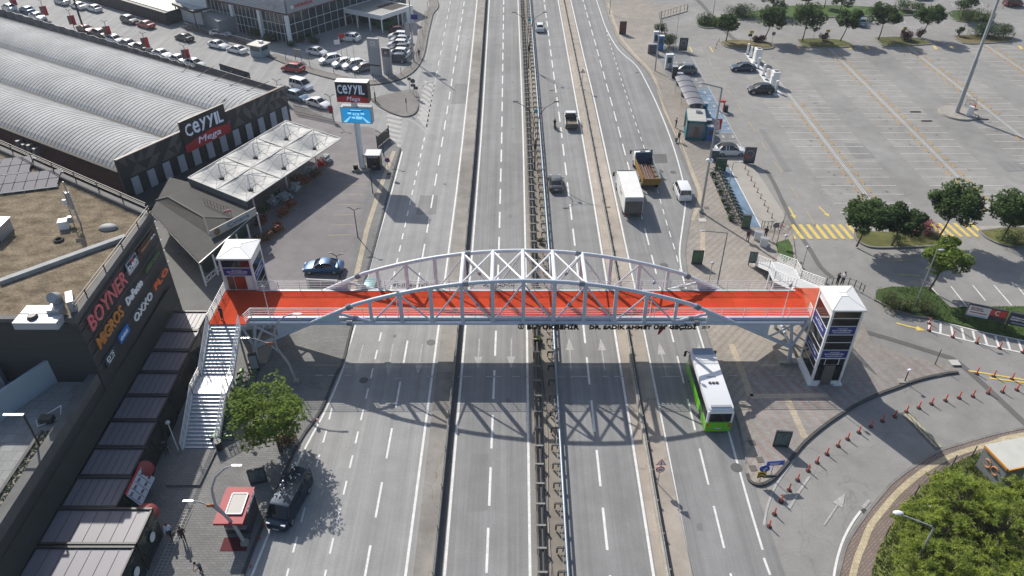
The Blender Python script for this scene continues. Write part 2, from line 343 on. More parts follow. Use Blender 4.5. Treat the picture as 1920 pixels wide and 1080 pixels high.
# direction arrows
def arrow(px0, py0, px1, py1, tgt=wo, w=.14, hw=.42, hl=.38, z=LNZ):
    a = Vector(P(px0, py0)); b = Vector(P(px1, py1)); d = b - a; L = d.length; d.normalize(); r = Vector((d.y, -d.x)); m = a + d * L * (1 - hl)
    for poly in ([a - r * w / 2, a + r * w / 2, m + r * w / 2, m - r * w / 2], [m - r * hw, m + r * hw, b]): tgt.sheet([(p.x, p.y) for p in poly], z)
for q in ((681, 647, 667.5, 700), (737, 645, 727, 704), (792, 645, 783, 702), (899, 635, 896, 691), (959, 634, 958, 691), (1071, 694, 1067, 634), (1134, 695, 1126, 635), (1250, 704, 1235.5, 642), (1320, 704, 1309, 642), (1545, 985, 1585, 925)): arrow(*q)
# thin broken pale line across road and pavements under the bridge
for a, b in ((592, 606), (615, 632), (645, 659), (738, 753), (800, 815), (817, 834), (859, 886), (910, 941), (960, 974), (987, 995), (1044, 1056), (1070, 1104), (1129, 1140), (1152, 1168), (1189, 1213), (1239, 1276), (1290, 1300), (1368, 1382), (1452, 1474), (1480, 1493)):
    y = 698 + (6 if a < 700 or 780 < a else 10); wo.ribbon([P(a, y + 2), P(b, y + 2)], -.07, .07, LNZ if a < 1300 and a > 660 else .15)
# hatch between the exit and the road
wo.ribbon([P(817, 145), P(799, 243)], -.1, .1, LNZ)
wo.ribbon(smooth_line(pp([(693, 183), (720, 179), (750, 173), (785, 165), (813, 150)])), -.09, .09, LNZ)
wo.ribbon(smooth_line(pp([(640, 186), (672, 193), (720, 208), (773, 227), (798, 247)])), -.09, .09, LNZ)
for i in range(9):
    t = i / 8; a = P(795 - 10 * t, 152 + 66 * t); b = P(814 - 13 * t, 162 + 76 * t); wo.ribbon([a, b], -.35, .35, LNZ)
for i in range(7):
    t = i / 6; a = P(726 - 3 * t, 216 + 50 * t); b = P(754 - 3 * t, 222 + 52 * t); wo.ribbon([a, b], -.4, .4, LNZ)
# ------------------------------------------------------------------ left pavement and forecourt
LP = [p for p in kerbL] + pp([(722, 262), (700, 243), (626, 228), (540, 190), (350, 128), (120, 80), (-120, -20), (-400, 60)]) + [(-120, 60), (-90, 8)]
struct('pavement', MB().prism(LP, -.4, .12), pav_grey)
struct('kerb', MB().ribbon(kerbL, -.14, .1, -.3, .15), kerb_shade)
struct('forecourt', MB().sheet(pp([(735, 262), (700, 240), (626, 229), (560, 205), (330, 300), (300, 420), (420, 560), (640, 560), (655, 520), (668, 448), (690, 350), (705, 300)], .12), .126), lot_lilac)
struct('tactile_strip', MB().ribbon(pp([(739, 283), (713, 352), (688, 430), (672, 500), (662, 545)], .12), -.3, .3, .128), tact)
struct('sunken_path', MB().sheet(pp([(300, 470), (420, 480), (430, 560), (400, 605), (345, 600)], .12), .127), ground_mat('fine grey gravel', (.155, .155, .15), blotch=.15))
bk = MB()
for i in range(6): bk.ribbon([P(665 - 6 * i + 22, 346 + 19 * i - 1, .13), P(665 - 6 * i - 20, 346 + 19 * i, .13)], -.05, .05, .132)
struct('bay_markings', bk, paint_yo)
# showroom block, exit island
SB = kerbL_top + [(-45, 420), (-160, 420), (-220, 300)] + pp([(60, -52), (150, -10), (300, 38), (380, 66), (470, 96)])
struct('pavement', MB().prism([p for p in SB], -.4, .12), ground_mat('showroom yard concrete', (.28, .28, .275), blotch=.15, cracks=.15))
struct('kerb', MB().ribbon(kerbL_top, -.14, .08, -.3, .15), kerb_shade)
struct('footpath', MB().ribbon(kerbL_top, -2.1, -.25, .125), ground_mat('kerbside path', (.2, .185, .17), blotch=.2, pave=(.4, .4, .02, .7)))
isl = smooth_line(pp([(694, 186), (730, 177), (766, 169), (783, 173), (786, 190), (782, 208), (772, 217), (753, 219), (720, 206), (694, 186)]), 4)[:-1]
struct('traffic_island', MB().prism(isl, -.3, .13), ground_mat('island paving', (.19, .18, .17), blotch=.2))
struct('kerb', MB().ribbon(isl[18:] , -.1, .1, -.2, .16), kerb_shade)
# ------------------------------------------------------------------ right plaza
RP = kerbR[8:-12]
plz = RP + pp([(1131, 0), (1150, -20), (1232, 10), (1290, 10), (1288, 22), (1238, 36), (1248, 62), (1234, 90), (1234, 112), (1252, 145), (1285, 184), (1314, 221), (1330, 262), (1341, 290), (1392, 290), (1402, 318), (1440, 360), (1470, 400), (1486, 440), (1492, 485), (1520, 520), (1560, 545), (1612, 592), (1635, 645), (1705, 670), (1785, 688), (1795, 698), (1760, 703), (1715, 714), (1680, 727), (1640, 742), (1600, 762), (1575, 777), (1550, 794), (1528, 811), (1507, 830), (1490, 848), (1477, 866), (1464, 883), (1450, 896), (1438, 904), (1428, 908), (1415, 907), (1404, 900)])
struct('plaza', MB().prism(plz, -.4, .12), pav_warm)
kr = smooth_line(pp([(1402, 890), (1406, 902), (1416, 908), (1430, 908), (1450, 896), (1477, 866), (1507, 830), (1550, 794), (1600, 762), (1640, 742), (1680, 727), (1715, 714), (1760, 703), (1795, 698)]), 4)
struct('kerb', MB().ribbon(kr, -.08, .16, -.2, .17), kerb_shade)
struct('kerb', MB().ribbon(kerbR[8:], -.02, .14, -.2, .15), kerb_m)
struct('red_paving', MB().sheet(pp([(1450, 896), (1477, 866), (1507, 830), (1550, 794), (1600, 762), (1680, 727), (1715, 714), (1795, 698), (1705, 672), (1635, 648), (1612, 640), (1600, 720), (1500, 720), (1440, 690), (1400, 700), (1410, 780), (1420, 840)], .12), .126), pav_red)
ty = MB()
ty.ribbon(smooth_line(pp([(1246, 205), (1275, 267), (1298, 324), (1311, 358), (1312, 372), (1306, 392), (1298, 413)], .12), 3), -.28, .28, .13)
ty.ribbon(smooth_line(pp([(1140, 5), (1160, 62), (1188, 100), (1213, 125), (1228, 150), (1246, 205)], .12), 3), -.25, .25, .13)
ty.ribbon(pp([(1371, 645), (1400, 720), (1407, 743)], .12), -.3, .3, .13); ty.ribbon(pp([(1407, 743), (1552, 741)], .12), -.3, .3, .13)
ty.ribbon(pp([(1475, 745), (1510, 822)], .12), -.3, .3, .134); ty.ribbon(pp([(1318, 435), (1317, 480)], .12), -.3, .3, .13)
struct('tactile_strip', ty, tact)
struct('concrete_apron', MB().sheet(pp([(1358, 300), (1391, 292), (1425, 330), (1467, 396), (1474, 415), (1428, 427), (1371, 318)], .12), .13), slab_c)
struct('cycle_bay', MB().sheet(pp([(1346, 318), (1369, 316), (1427, 427), (1396, 424)], .12), .134), blue_p)
struct('bay_markings', MB().ribbon(pp([(1369, 316), (1427, 427)], .12), -.06, .06, .14), paint)
# blue charging bays
bb = MB(); gb = MB()
XR = 34.35
def xl(y): return 27.9 + max(0, min(1, (137 - y) / 25)) * 3.0
struct('blue_bays', MB().sheet([(xl(y), y) for y in (126.5, 120, 113, 108.8)] + [(XR, 108.8), (XR, 126.5)], .004), blue_p)
struct('grey_bays', MB().sheet([(xl(y), y) for y in (144.5, 135, 126.5)] + [(XR, 126.5), (XR, 144.5)], .002), grey_bay)
struct('grey_bays', MB().sheet([(xl(y), y) for y in (108.8, 102, 97)] + [(XR, 97), (XR, 108.8)], .002), grey_bay)
bm = MB(); yb = 97.0
while yb < 145:
    bm.ribbon([(xl(yb), yb), (XR, yb)], -.06, .06, LNZ)
    for q in (.9, 2.4):
        if yb + q < 143: bm.box(((xl(yb) + XR) / 2 + .5 + (q - 1.6), yb + 1.45, LNZ), (.35, .9, .002)); bm.box(((xl(yb) + XR) / 2 + .1 + (q - 1.6), yb + 1.05, LNZ), (.7, .12, .002))
    yb += 2.95
bm.ribbon([(XR, 97), (XR, 144.5)], -.07, .07, LNZ); struct('bay_markings', bm, paint_old)
# ------------------------------------------------------------------ car park
lot = MB(); oc = MB(); 
rows = [(47.5, 83, 141), (62.3, 83, 151), (78.2, 92, 152), (94, 100, 152), (109.8, 110, 152)]
stl_ = MB(); bandc = MB()
for xr, y0, y1 in rows:
    bandc.box((xr, (y0 + y1) / 2, .001), (1.2, y1 - y0, .006))
    for dx in (-.42, .42): mk.ribbon([(xr + dx * .35, y0 + 2), (xr + dx * .35, y1)], -.03, .03, .009)
    y = y0 + 1.5
    while y < y1:
        w = 5.1
        if not (47 < xr < 48 and y > 126.3) and not (xr > 62 and xr < 95 and math.hypot(xr + w / 2 - 75, y - 113) < 5):
            stl_.ribbon([(xr - w, y), (xr - .55, y)], -.05, .05, LNZ); stl_.ribbon([(xr + .55, y), (xr + w, y)], -.05, .05, LNZ)
        y += 2.42
struct('concrete_band', bandc, ground_mat('worn band', (.262, .257, .243), blotch=.15))
struct('stall_lines', stl_, mat('stall paint', (.56, .56, .54), .8, var=.15, scale=.8, fine=.1))
stain = MB()
for xr, y0, y1 in rows:
    stain.sheet([(xr - 5.2, y0 + 1), (xr + 5.2, y0 + 1), (xr + 5.2, y1), (xr - 5.2, y1)], -.008)
struct('parking_bays', stain, ground_mat('weathered bay asphalt', (.268, .262, .245), blotch=.2, cracks=.15))
for a, b in (((1293, 88), (1298, 98)), ((1331, 88), (1337, 98))): my.ribbon([P(*a), P(*b)], -.12, .12, LNZ)
for a, b in (((1312, 88), (1318, 98)), ((1328, 110), (1335, 124)), ((1345, 138), (1352, 150)), ((1364, 167), (1372, 179)), ((1383, 196), (1392, 210)), ((1404, 228), (1415, 245)), ((1428, 266), (1438, 283)), ((1453, 305), (1467, 325)), ((1482, 349), (1497, 372)), ((1513, 397), (1529, 424))): myo.ribbon([P(*a), P(*b)], -.07, .07, LNZ)
arrow(1479, 388, 1491, 410, my, .2, .4, .3); arrow(1535, 387, 1555, 407, my, .2, .4, .3)
for i in range(9): x = 34.3 + i * 1.0; my.ribbon([(x, 81.6), (x + .35, 78.2)], -.24, .24, LNZ)
for i in range(6): x = 52.9 + i * 1.0; my.ribbon([(x, 81.9), (x + .4, 78.7)], -.24, .24, LNZ)
for i in range(14):
    x = P(1495 + i * 32, 89)[0]
    if not any(a < 1495 + i * 32 < b for a, b in ((1495, 1585), (1640, 1740), (1790, 1895))): my.ribbon([P(1495 + i * 32, 86), P(1500 + i * 32, 92)], -.3, .3, LNZ)
arrow(1681, 606, 1736, 620, my, .22, .42, .32); myo.ribbon([P(1672, 489), P(1714, 487)], -.13, .13, LNZ); myo.ribbon([P(1681, 515), P(1725, 517)], -.13, .13, LNZ)
my.ribbon(pp([(1816, 695), (1920, 712), (2000, 722)]), -.1, .1, LNZ); my.ribbon(pp([(1855, 709), (1920, 717), (2000, 727)]), -.1, .1, LNZ)
for a, b in (((1747, 540), (1781, 578)), ((1783, 537), (1813, 575)), ((1824, 535), (1848, 564)), ((1864, 535), (1897, 573)), ((1904, 533), (1935, 570)), ((1945, 530), (1980, 568))): mk.ribbon([P(*a), P(*b)], -.07, .07, LNZ)
mk.ribbon(pp([(1742, 600), (1764, 602), (1804, 613), (1847, 624), (1920, 639), (2000, 652)]), -.1, .1, LNZ); mk.ribbon(pp([(1742, 620), (1788, 632), (1850, 647), (1915, 661), (2000, 678)]), -.1, .1, LNZ)
for a, b in (((1743, 602), (1742, 620)), ((1764, 605), (1763, 625)), ((1783, 610), (1787, 631)), ((1803, 615), (1808, 636)), ((1824, 620), (1829, 642)), ((1844, 625), (1851, 647)), ((1866, 630), (1873, 651)), ((1887, 634), (1894, 656)), ((1909, 638), (1917, 661)), ((1930, 643), (1939, 665))): mk.ribbon([P(*a), P(*b)], -.11, .11, LNZ + .004)
for i, (x, y) in enumerate(((1380, 38), (1398, 38), (1465, 38), (1545, 38), (1582, 38), (1690, 38), (1760, 38))): wo.ribbon([P(x, y - 6), P(x + 9, y + 8)], -.09, .09, LNZ)
for i in range(8): wo.ribbon([P(1700 + 28 * i, 6 - .3 * i), P(1704 + 28 * i, 14 - .3 * i)], -.09, .09, LNZ)
# ramp
wo.ribbon(smooth_line(pp([(1432, 985), (1439, 950), (1452, 915), (1468, 890), (1489, 862)])), -.09, .09, LNZ); wo.ribbon(pp([(1480, 953), (1498, 922), (1518, 893)]), -.1, .1, LNZ)
mk.ribbon(smooth_line(pp([(1560, 1110), (1567, 1060), (1580, 1015), (1598, 980), (1614, 958)])), -.09, .09, LNZ); wo.ribbon(pp([(1618, 952), (1630, 938)]), -.13, .13, LNZ)
struct('asphalt_patch', MB().ribbon(smooth_line(pp([(1590, 615), (1640, 627), (1700, 645), (1760, 664), (1790, 675), (1830, 708), (1870, 745), (1920, 792), (1960, 830)]), 3), -.32, .32, .006), asph_dark)
struct('asphalt_patch', MB().ribbon(smooth_line(pp([(1436, 318), (1452, 345), (1478, 400), (1500, 440), (1520, 470), (1538, 500), (1560, 520)]), 3), -.3, .3, .006), asph_dark)
struct('asphalt_patch', MB().ribbon(smooth_line(pp([(1300, -8), (1322, 15), (1345, 42), (1370, 68), (1390, 80)]), 3), -.5, .5, .006), asph_dark)
struct('asphalt_patch', MB().sheet(pp([(1223, 289), (1249, 289), (1252, 306), (1228, 306)]), .009), asph_dark)
struct('road_markings', mk, paint); struct('worn_markings', wo, paint_old); struct('yellow_markings', my, paint_y); struct('worn_yellow_markings', myo, paint_yo)
sb = MB()
for i in range(12):
    for j in range(2):
        for k in range(2): 
            a = P(1697 + 60 * (i + .5 * (j)) / 12, 778 + 62 * (i + .5 * j) / 12); sb.box((a[0] + k * .35 + (i % 2) * .05, a[1], .03), (.2, .18, .04))
tag(sb.build('speed_bump', mat('speed bump yellow', (.42, .38, .25), .8)), 'yellow and black studded speed bump across the curved ramp', 'speed bump')
struct('speed_bump_base', MB().ribbon(pp([(1694, 773), (1760, 842)]), -.42, .35, .004, .028), asph_dark)
# outer pavement of the ramp, lawns
ok = smooth_line(pp([(1562, 1120), (1571, 1078), (1588, 1019), (1619, 971), (1647, 935), (1675, 904), (1717, 873), (1760, 847), (1802, 833), (1858, 817), (1920, 804), (2020, 790), (2150, 780)]), 4)
oi = smooth_line(pp([(1625, 1120), (1641, 1047), (1661, 1005), (1686, 966), (1715, 929), (1745, 901), (1785, 873), (1830, 852), (1880, 842), (1960, 830), (2150, 812)]), 4)
struct('pavement', MB().prism([ok[0]] + ok + oi[::-1] + [oi[0]][:0], -.3, .12), ground_mat('brown block paving', (.22, .175, .15), blotch=.15, pave=(.4, .2, .025, .6), pave_rot=R(-40)))
struct('kerb', MB().ribbon(ok, -.12, .12, -.2, .15), kerb_m)
struct('tactile_strip', MB().ribbon(smooth_line(pp([(1592, 1120), (1599, 1078), (1610, 1040), (1619, 1019), (1633, 985), (1661, 949), (1689, 918), (1731, 884), (1788, 853), (1858, 832), (1920, 815), (2150, 790)], .12), 4), -.24, .24, .13), tact_y)
gl = [P(1625, 1120)] + oi + [(90, 50), (90, 8), (24, 8)]
struct('lawn', MB().prism(gl, -.3, .14), ground_mat('scrubby lawn', (.14, .165, .05), blotch=.5, rough=1))
medisl = pp([(1640, 552), (1643, 545), (1671, 539), (1742, 539), (1781, 578), (1813, 577), (1920, 576), (2100, 574), (2100, 670), (1920, 637), (1847, 622), (1795, 609), (1744, 598), (1714, 594), (1677, 582), (1640, 563)])
struct('lawn', MB().prism(medisl, -.3, .14), grass_m); struct('kerb', MB().ribbon(medisl[12:] + medisl[:2], -.1, .1, -.2, .17), kerb_m)
def island(poly, m, k=kerb_m, sm=True):
    l = smooth_line(pp(poly + [poly[0]]), 4)[:-1] if sm else pp(poly)
    struct('lawn', MB().prism(l, -.3, .15), m); struct('kerb', MB().ribbon(l + [l[0]], -.12, .12, -.2, .17), k)
island([(1603, 432), (1604, 447), (1618, 459), (1642, 465), (1700, 464), (1762, 461), (1770, 452), (1755, 438), (1700, 436), (1640, 436)], ground_mat('patchy lawn', (.10, .105, .035), blotch=.5, rough=1))
island([(1836, 434), (1850, 447), (1880, 460), (1920, 463), (2000, 463), (2000, 430), (1900, 428)], MATS['patchy lawn'])
island([(1352, 80), (1360, 88), (1380, 92), (1420, 93), (1448, 91), (1445, 83), (1420, 78), (1370, 76)], ground_mat('dry lawn patch', (.15, .125, .06), blotch=.5, rough=1))
island([(1495, 75), (1502, 85), (1520, 90), (1590, 89), (1596, 84), (1575, 76), (1530, 73)], MATS['patchy lawn'])
island([(1640, 72), (1650, 82), (1665, 87), (1740, 84), (1742, 80), (1720, 73), (1680, 70)], MATS['patchy lawn'])
island([(1787, 68), (1798, 78), (1820, 83), (1890, 79), (1896, 75), (1880, 70), (1830, 66)], MATS['dry lawn patch'])
island([(1306, 42), (1310, 50), (1330, 54), (1352, 50), (1372, 40), (1420, 36), (1500, 34), (1570, 33), (1680, 30), (1774, 28), (1775, 24), (1700, 20), (1600, 12), (1480, 12), (1400, 24), (1340, 34), (1315, 36)], grass_m)
island([(1776, 26), (1795, 40), (1850, 43), (1860, 36), (1830, 22), (1790, 20)], grass_m)
struct('lawn', MB().sheet(pp([(1455, 455), (1478, 448), (1486, 462), (1488, 486), (1470, 492), (1458, 475)], .12), .134), grass_m)
struct('walkway', MB().sheet(pp([(1606, 428), (1745, 426), (1745, 434), (1606, 438)]), .01), slab_c)
struct('walkway', MB().sheet(pp([(1835, 424), (2000, 420), (2000, 430), (1838, 432)]), .01), slab_c)
# ------------------------------------------------------------------ common materials
white_m = mat('white painted steel', (.74, .75, .76), .4, var=.06, scale=2)
white_c = mat('white cladding', (.78, .78, .77), .45, var=.05, scale=1.5)
steel_b = mat('pale blue grey painted steel', (.50, .55, .62), .38, var=.07, scale=1.2)
steel_r = mat('white truss paint', (.62, .65, .69), .4, var=.08, scale=1.2)
flange_m = mat('grey flange', (.26, .28, .31), .55, metal=.3)
red_deck = ground_mat('orange red deck coating', (.46, .052, .018), blotch=.22, pave=(2.15, 4.4, .008, .72), rough=.9, spec=.1)
glass_d = mat('dark glass', (.012, .014, .016), .08, spec=.7)
glass_b = mat('tinted curtain glass', (.03, .045, .05), .07, spec=.8, var=.3, scale=3)
navy = mat('navy banner', (.022, .035, .20), .5)
black_m = mat('black paint', (.015, .015, .016), .45)
char_m = mat('charcoal paint', (.05, .052, .055), .5)
galv = mat('galvanised steel', (.36, .37, .38), .5, metal=.35, var=.15, scale=.8)
galv_d = mat('weathered grey steel', (.17, .175, .18), .6, metal=.2, var=.25, scale=.8)
conc_m = mat('concrete', (.30, .28, .25), .9, var=.2, scale=1.2, fine=.1)
conc_l = mat('light concrete', (.38, .355, .31), .9, var=.2, scale=.8, fine=.1)
red_m = mat('red paint', (.48, .025, .02), .4)
red_b = mat('red banner', (.45, .02, .025), .6)
orange_m = mat('orange plastic', (.75, .06, .015), .45)
letter_w = mat('white lettering', (.8, .82, .85), .4)
sil = mat('silver panel', (.42, .43, .45), .35, metal=.4)
rubber = mat('rubber', (.02, .02, .02), .8)
chrome = mat('rim alloy', (.45, .46, .48), .3, metal=.8)

# ------------------------------------------------------------------ footbridge
DZ = 5.4; YN, YF = 56.0, 60.35; AX = 1.05
br = thing('footbridge', 'white and pale blue tubular arch footbridge with an orange red deck crossing the highway', 'footbridge', (AX, 58, 0))
XL, XR2 = -24.9, 28.25
dk = [(-28.35, 55.0), (-24.9, 55.0), (-24.9, YN), (XR2, YN), (XR2, YF), (30.9, YF), (30.9, YF + .35), (28.0, YF + .35), (-25.2, YF), (-25.4, 60.25), (-28.35, 60.25)]
dk = [(-28.35, 55.0), (-24.9, 55.0), (-24.9, YN), (28.25, YN), (28.25, 56.1), (30.9, 56.1), (30.9, 60.7), (28.0, 60.7), (28.0, YF), (-25.3, YF), (-28.35, YF)]
MB().prism(dk, DZ - .06, DZ).build('deck', red_deck, br, world=True)
fr = MB(); fr.prism(dk, DZ - .34, DZ - .065)
for y in (YN + .05, YF - .05): fr.box(((XL + 28) / 2, y, DZ - .17), (28.2 - XL, .2, .42))
fr.build('deck_frame', steel_b, br, world=True)
MB().prism([(28.26, 57.4), (30.9, 56.12), (30.9, 60.68), (28.9, 60.68)], DZ + .003, DZ + .006).build('deck_panel', mat('faded deck coating', (.5, .09, .035), .6, var=.2, scale=.7), br, world=True)
def az(x):
    d = abs(x - AX); K = ((0, 9.9), (4, 9.83), (8, 9.32), (12, 8.38), (15.6, 7.2), (20, 5.22), (26, 2.0))
    for (a, za), (b, zb) in zip(K, K[1:]):
        if d <= b:
            return za + (zb - za) * (d - a) / (b - a)
    return 2.0
import itertools
_ap = [AX + s for s in (-26, -23, -20, -17.8, -15.6, -13.8, -12, -10, -8, -6, -4, -2, 0, 2, 4, 6, 8, 10, 12, 13.8, 15.6, 17.8, 20, 23, 26)]
def az2(x):
    d = abs(x - AX)
    if d > 15.6: return 7.2 - (d - 15.6) * .5
    return 9.9 - .0111 * d * d
for yy, am in ((YN - .3, steel_b), (YF + .3, steel_r)):
    near = yy < 58
    w = dict(world=True)
    MB().tube([(x, yy, az2(x)) for x in _ap], .19, 12).build('arch', am, br, smooth=True, world=True)
    cz = DZ - .42
    MB().tube([(-25.3, yy, cz), (27.6, yy, cz)], .19, 12).build('bottom_chord', am, br, smooth=True, world=True)
    for k in range(-5, 6):
        x = AX + 2.85 * k
        b = MB(); b.bar((x, yy, cz), (x, yy, az2(x) - .05), .34 if abs(k) < 5 else .28, .22, (0, 1, 0)); b.build('upright', am, br, world=True)
        if k < 5:
            a_, c_ = (x, x + 2.85)
            if k % 2 == 0: p, q = (a_, az2(a_) - .2), (c_, cz + .1)
            else: p, q = (a_, cz + .1), (c_, az2(c_) - .2)
            m = MB(); m.tube([(p[0], yy, p[1]), (q[0], yy, q[1])], .085, 8)
            m.build('diagonal', am, br, smooth=True, world=True)
            if k in (-2, 1):
                mx, mz = (p[0] + q[0]) / 2, (p[1] + q[1]) / 2; d = Vector((q[0] - p[0], 0, q[1] - p[1])).normalized()
                MB().tube([Vector((mx, yy, mz)) - d * .16, Vector((mx, yy, mz)) + d * .16], .15, 10).build('coupling', flange_m, br, world=True)
    for s in (-1, 1):
        xa = AX + s * 14.25; xb = AX + s * 17.3
        MB().tube([(xa, yy, cz + .15), (xb, yy, az2(xb) - .25)], .14, 10).build('end_strut', am, br, smooth=True, world=True)
        mx = (xa + xb) / 2; mz = (cz + .15 + az2(xb) - .25) / 2; d = Vector((xb - xa, 0, az2(xb) - .4 - cz)).normalized()
        MB().tube([Vector((mx, yy, mz)) - d * .2, Vector((mx, yy, mz)) + d * .2], .24, 12).build('flange', flange_m, br, world=True)
        for xx, zz, sl_ in ((AX + s * 16.2, None, 1), (AX + s * 5.3, None, 1), (AX + s * 16.4, cz, 0)):
            z = az2(xx) if zz is None else zz; sx = (az2(xx + .1) - az2(xx - .1)) / .2 if zz is None else 0
            d = Vector((1, 0, sx)).normalized(); m = MB()
            for o in (-.2, -.07, .07, .2): m.tube([Vector((xx, yy, z)) + d * (o - .035), Vector((xx, yy, z)) + d * (o + .035)], .29, 14)
            m.build('flange', flange_m, br, world=True)
        # gusset plate where the arch passes the chord
        xo = AX + s * 23.3; g = MB(); t = .05
        pl = [(AX + s * 17.3, az2(AX + s * 17.3)), (AX + s * 17.3, cz), (AX + s * 20.6, cz), (AX + s * 20.6, az2(AX + s * 20.6))]
        pl2 = [(AX + s * 20.6, cz), (AX + s * 23.4, cz), (AX + s * 23.4, az2(AX + s * 23.4)), (AX + s * 20.6, az2(AX + s * 20.6))]
        for q in (pl, pl2):
            g.add([(a, yy - t, b) for a, b in q] + [(a, yy + t, b) for a, b in q], [(0, 1, 2, 3), (7, 6, 5, 4), (0, 4, 5, 1), (1, 5, 6, 2), (2, 6, 7, 3), (3, 7, 4, 0)])
        g.build('gusset_plate', am, br, world=True)
        # strut under the deck end and legs
        MB().tube([(AX + s * 25.9, yy, cz - .1), (AX + s * 23.6, yy, az2(AX + s * 23.6) + .1)], .1, 8).build('strut', am, br, smooth=True, world=True)
        fx, fz = AX + s * 26.0, 2.0
        for tx, ty_ in ((fx + s * .9, 0), (fx - s * .6, 0)):
            MB().tube([(fx, yy, fz), (tx, yy, cz)], .15, 10).build('strut', am, br, smooth=True, world=True)
        MB().tube([(fx, yy, fz + .05), (fx + s * .2, yy, .1)], .2, 10).build('leg', am, br, smooth=True, world=True)
for s in (-1, 1):
    x = AX + s * 26
    MB().tube([(x, YN - .3, 2), (x, YF + .3, 2)], .13, 8).build('cross_beam', steel_b, br, world=True)
    MB().tube([(x, YN - .3, 2), (x + s * .3, 58.2, DZ - .4)], .1, 8).build('strut', steel_b, br, world=True)
    MB().tube([(x, YF + .3, 2), (x + s * .3, 58.2, DZ - .4)], .1, 8).build('strut', steel_b, br, world=True)
    MB().prism([(x - .9, YN - .8), (x + .9, YN - .8), (x + .9, YF + .8), (x - .9, YF + .8)], 0, .35).build('footing', conc_m, br, world=True)
ya, yb2 = YN - .3, YF + .3
for k in range(-2, 3):
    x = AX + 2.85 * k; MB().tube([(x, ya, az2(x)), (x, yb2, az2(x))], .2 if k in (-2, 2, 0, -1, 1) else .15, 12).build('cross_beam', white_m, br, smooth=True, world=True)
    if k < 2:
        x2 = x + 2.85
        for p, q in (((x, ya), (x2, yb2)), ((x, yb2), (x2, ya))):
            MB().tube([(p[0], p[1], az2(p[0])), (q[0], q[1], az2(q[0]))], .1, 8).build('cross_brace', white_m, br, smooth=True, world=True)
# railings on the bridge
def railing(line, zs, name, m=white_m, parent=None, h=1.12, n=5, step=2.3, pr=.022, lean=.0, side=1, curve=True):
    """rails following a 3-d line with posts; line = [(x,y,z)...] at foot level"""
    rails = MB(); posts = MB(); line = [Vector(p) for p in line]
    for k in range(n):
        z = h * (1 - k / (n + .3)); rails.tube([p + Vector((0, 0, z)) for p in line], .034 if k == 0 else pr, 6)
    tot = 0
    for a, b in zip(line, line[1:]):
        L = (b - a).length; m_ = max(1, round(L / step))
        for i in range(m_ + 1):
            p = a + (b - a) * i / m_; posts.bar(p, p + Vector((0, 0, h)), .05, .05, (1, 0, 0))
    rails.add(posts.v, posts.f); rails.build(name, m, parent, world=True)
pinkw = white_m
railing([(-24.6, YN - .02, DZ), (28.2, YN - .02, DZ)], 0, 'railing', parent=br, step=2.15)
railing([(-25.2, YF - .05, DZ), (27.6, YF - .05, DZ)], 0, 'railing', parent=br, step=2.15)
railing([(-28.3, 60.2, DZ), (-28.3, 55, DZ)], 0, 'railing', parent=br, step=1.2)
railing([(-24.95, 55.0, DZ), (-24.6, 55.9, DZ)], 0, 'railing', parent=br, step=1.0)
railing([(28.2, 56.0, DZ), (28.25, 56.9, DZ)], 0, 'railing', parent=br, step=.8)
# lettering
def bx(px): return (px - 960) * .0497 * 1.0
def PYx(px, Y, z): # x at given depth/height
    f = Y * _c - (z - HC) * _s; return (px - 960) * f / F
lz = DZ - .62; yl = YN - .62
blk = mat('black lettering', (.012, .012, .013), .5)
for s_, a, b in (('BÜYÜKŞEHİR', 988, 1086), ('DR. SADIK AHMET ÜST GEÇİDİ', 1105, 1305)):
    x0, x1 = PYx(a, yl, lz), PYx(b, yl, lz); text('lettering', s_, br, ((x0 + x1) / 2, yl, lz), (1, 0, 0), (0, 0, 1), x1 - x0, .80 if 'Ş' in s_ else .72, blk, .12, .04)
x0, x1 = PYx(1316, yl, lz), PYx(1331, yl, lz); text('lettering', '2019', br, ((x0 + x1) / 2, yl, lz - .05), (1, 0, 0), (0, 0, 1), x1 - x0, .34, blk, .06, .02)
xe = PYx(977, yl, lz); e = MB(); e.tube([(xe + .27 * cos(t), yl, lz + .27 * sin(t)) for t in [2 * pi * i / 16 for i in range(17)]], .045, 6)
for k in range(3): e.box((xe, yl, lz - .14 + .13 * k), (.34 - .06 * k, .05, .06))
e.build('emblem', blk, br, world=True)
yf = YF + .62
for s_, a, b in (('BÜYÜKŞEHİR', 965, 905), ('DR. SADIK AHMET ÜST GEÇİDİ', 888, 745)):
    x0, x1 = PYx(a, yf, lz), PYx(b, yf, lz); text('lettering', s_, br, ((x0 + x1) / 2, yf, DZ + .1), (-1, 0, 0), (0, 0, 1), x0 - x1, .6, blk, .08, .03)
fl = MB(); fx_ = PYx(1240, yl, 4.6); fl.add([(fx_ + .35, yl - .05, 4.75), (fx_ - .15, yl - .05, 4.8), (fx_ - .3, yl - .12, 3.9), (fx_ - .1, yl - .1, 3.95), (fx_ + .35, yl, 4.75), (fx_ - .15, yl, 4.8), (fx_ - .3, yl - .07, 3.9), (fx_ - .1, yl - .05, 3.95)], [(0, 1, 2, 3), (7, 6, 5, 4), (0, 4, 5, 1), (2, 6, 7, 3), (1, 5, 6, 2), (3, 7, 4, 0)])
tag(fl.build('flag', mat('dark red flag', (.30, .012, .02), .8)), 'crumpled dark red flag hanging below the bridge lettering', 'flag')
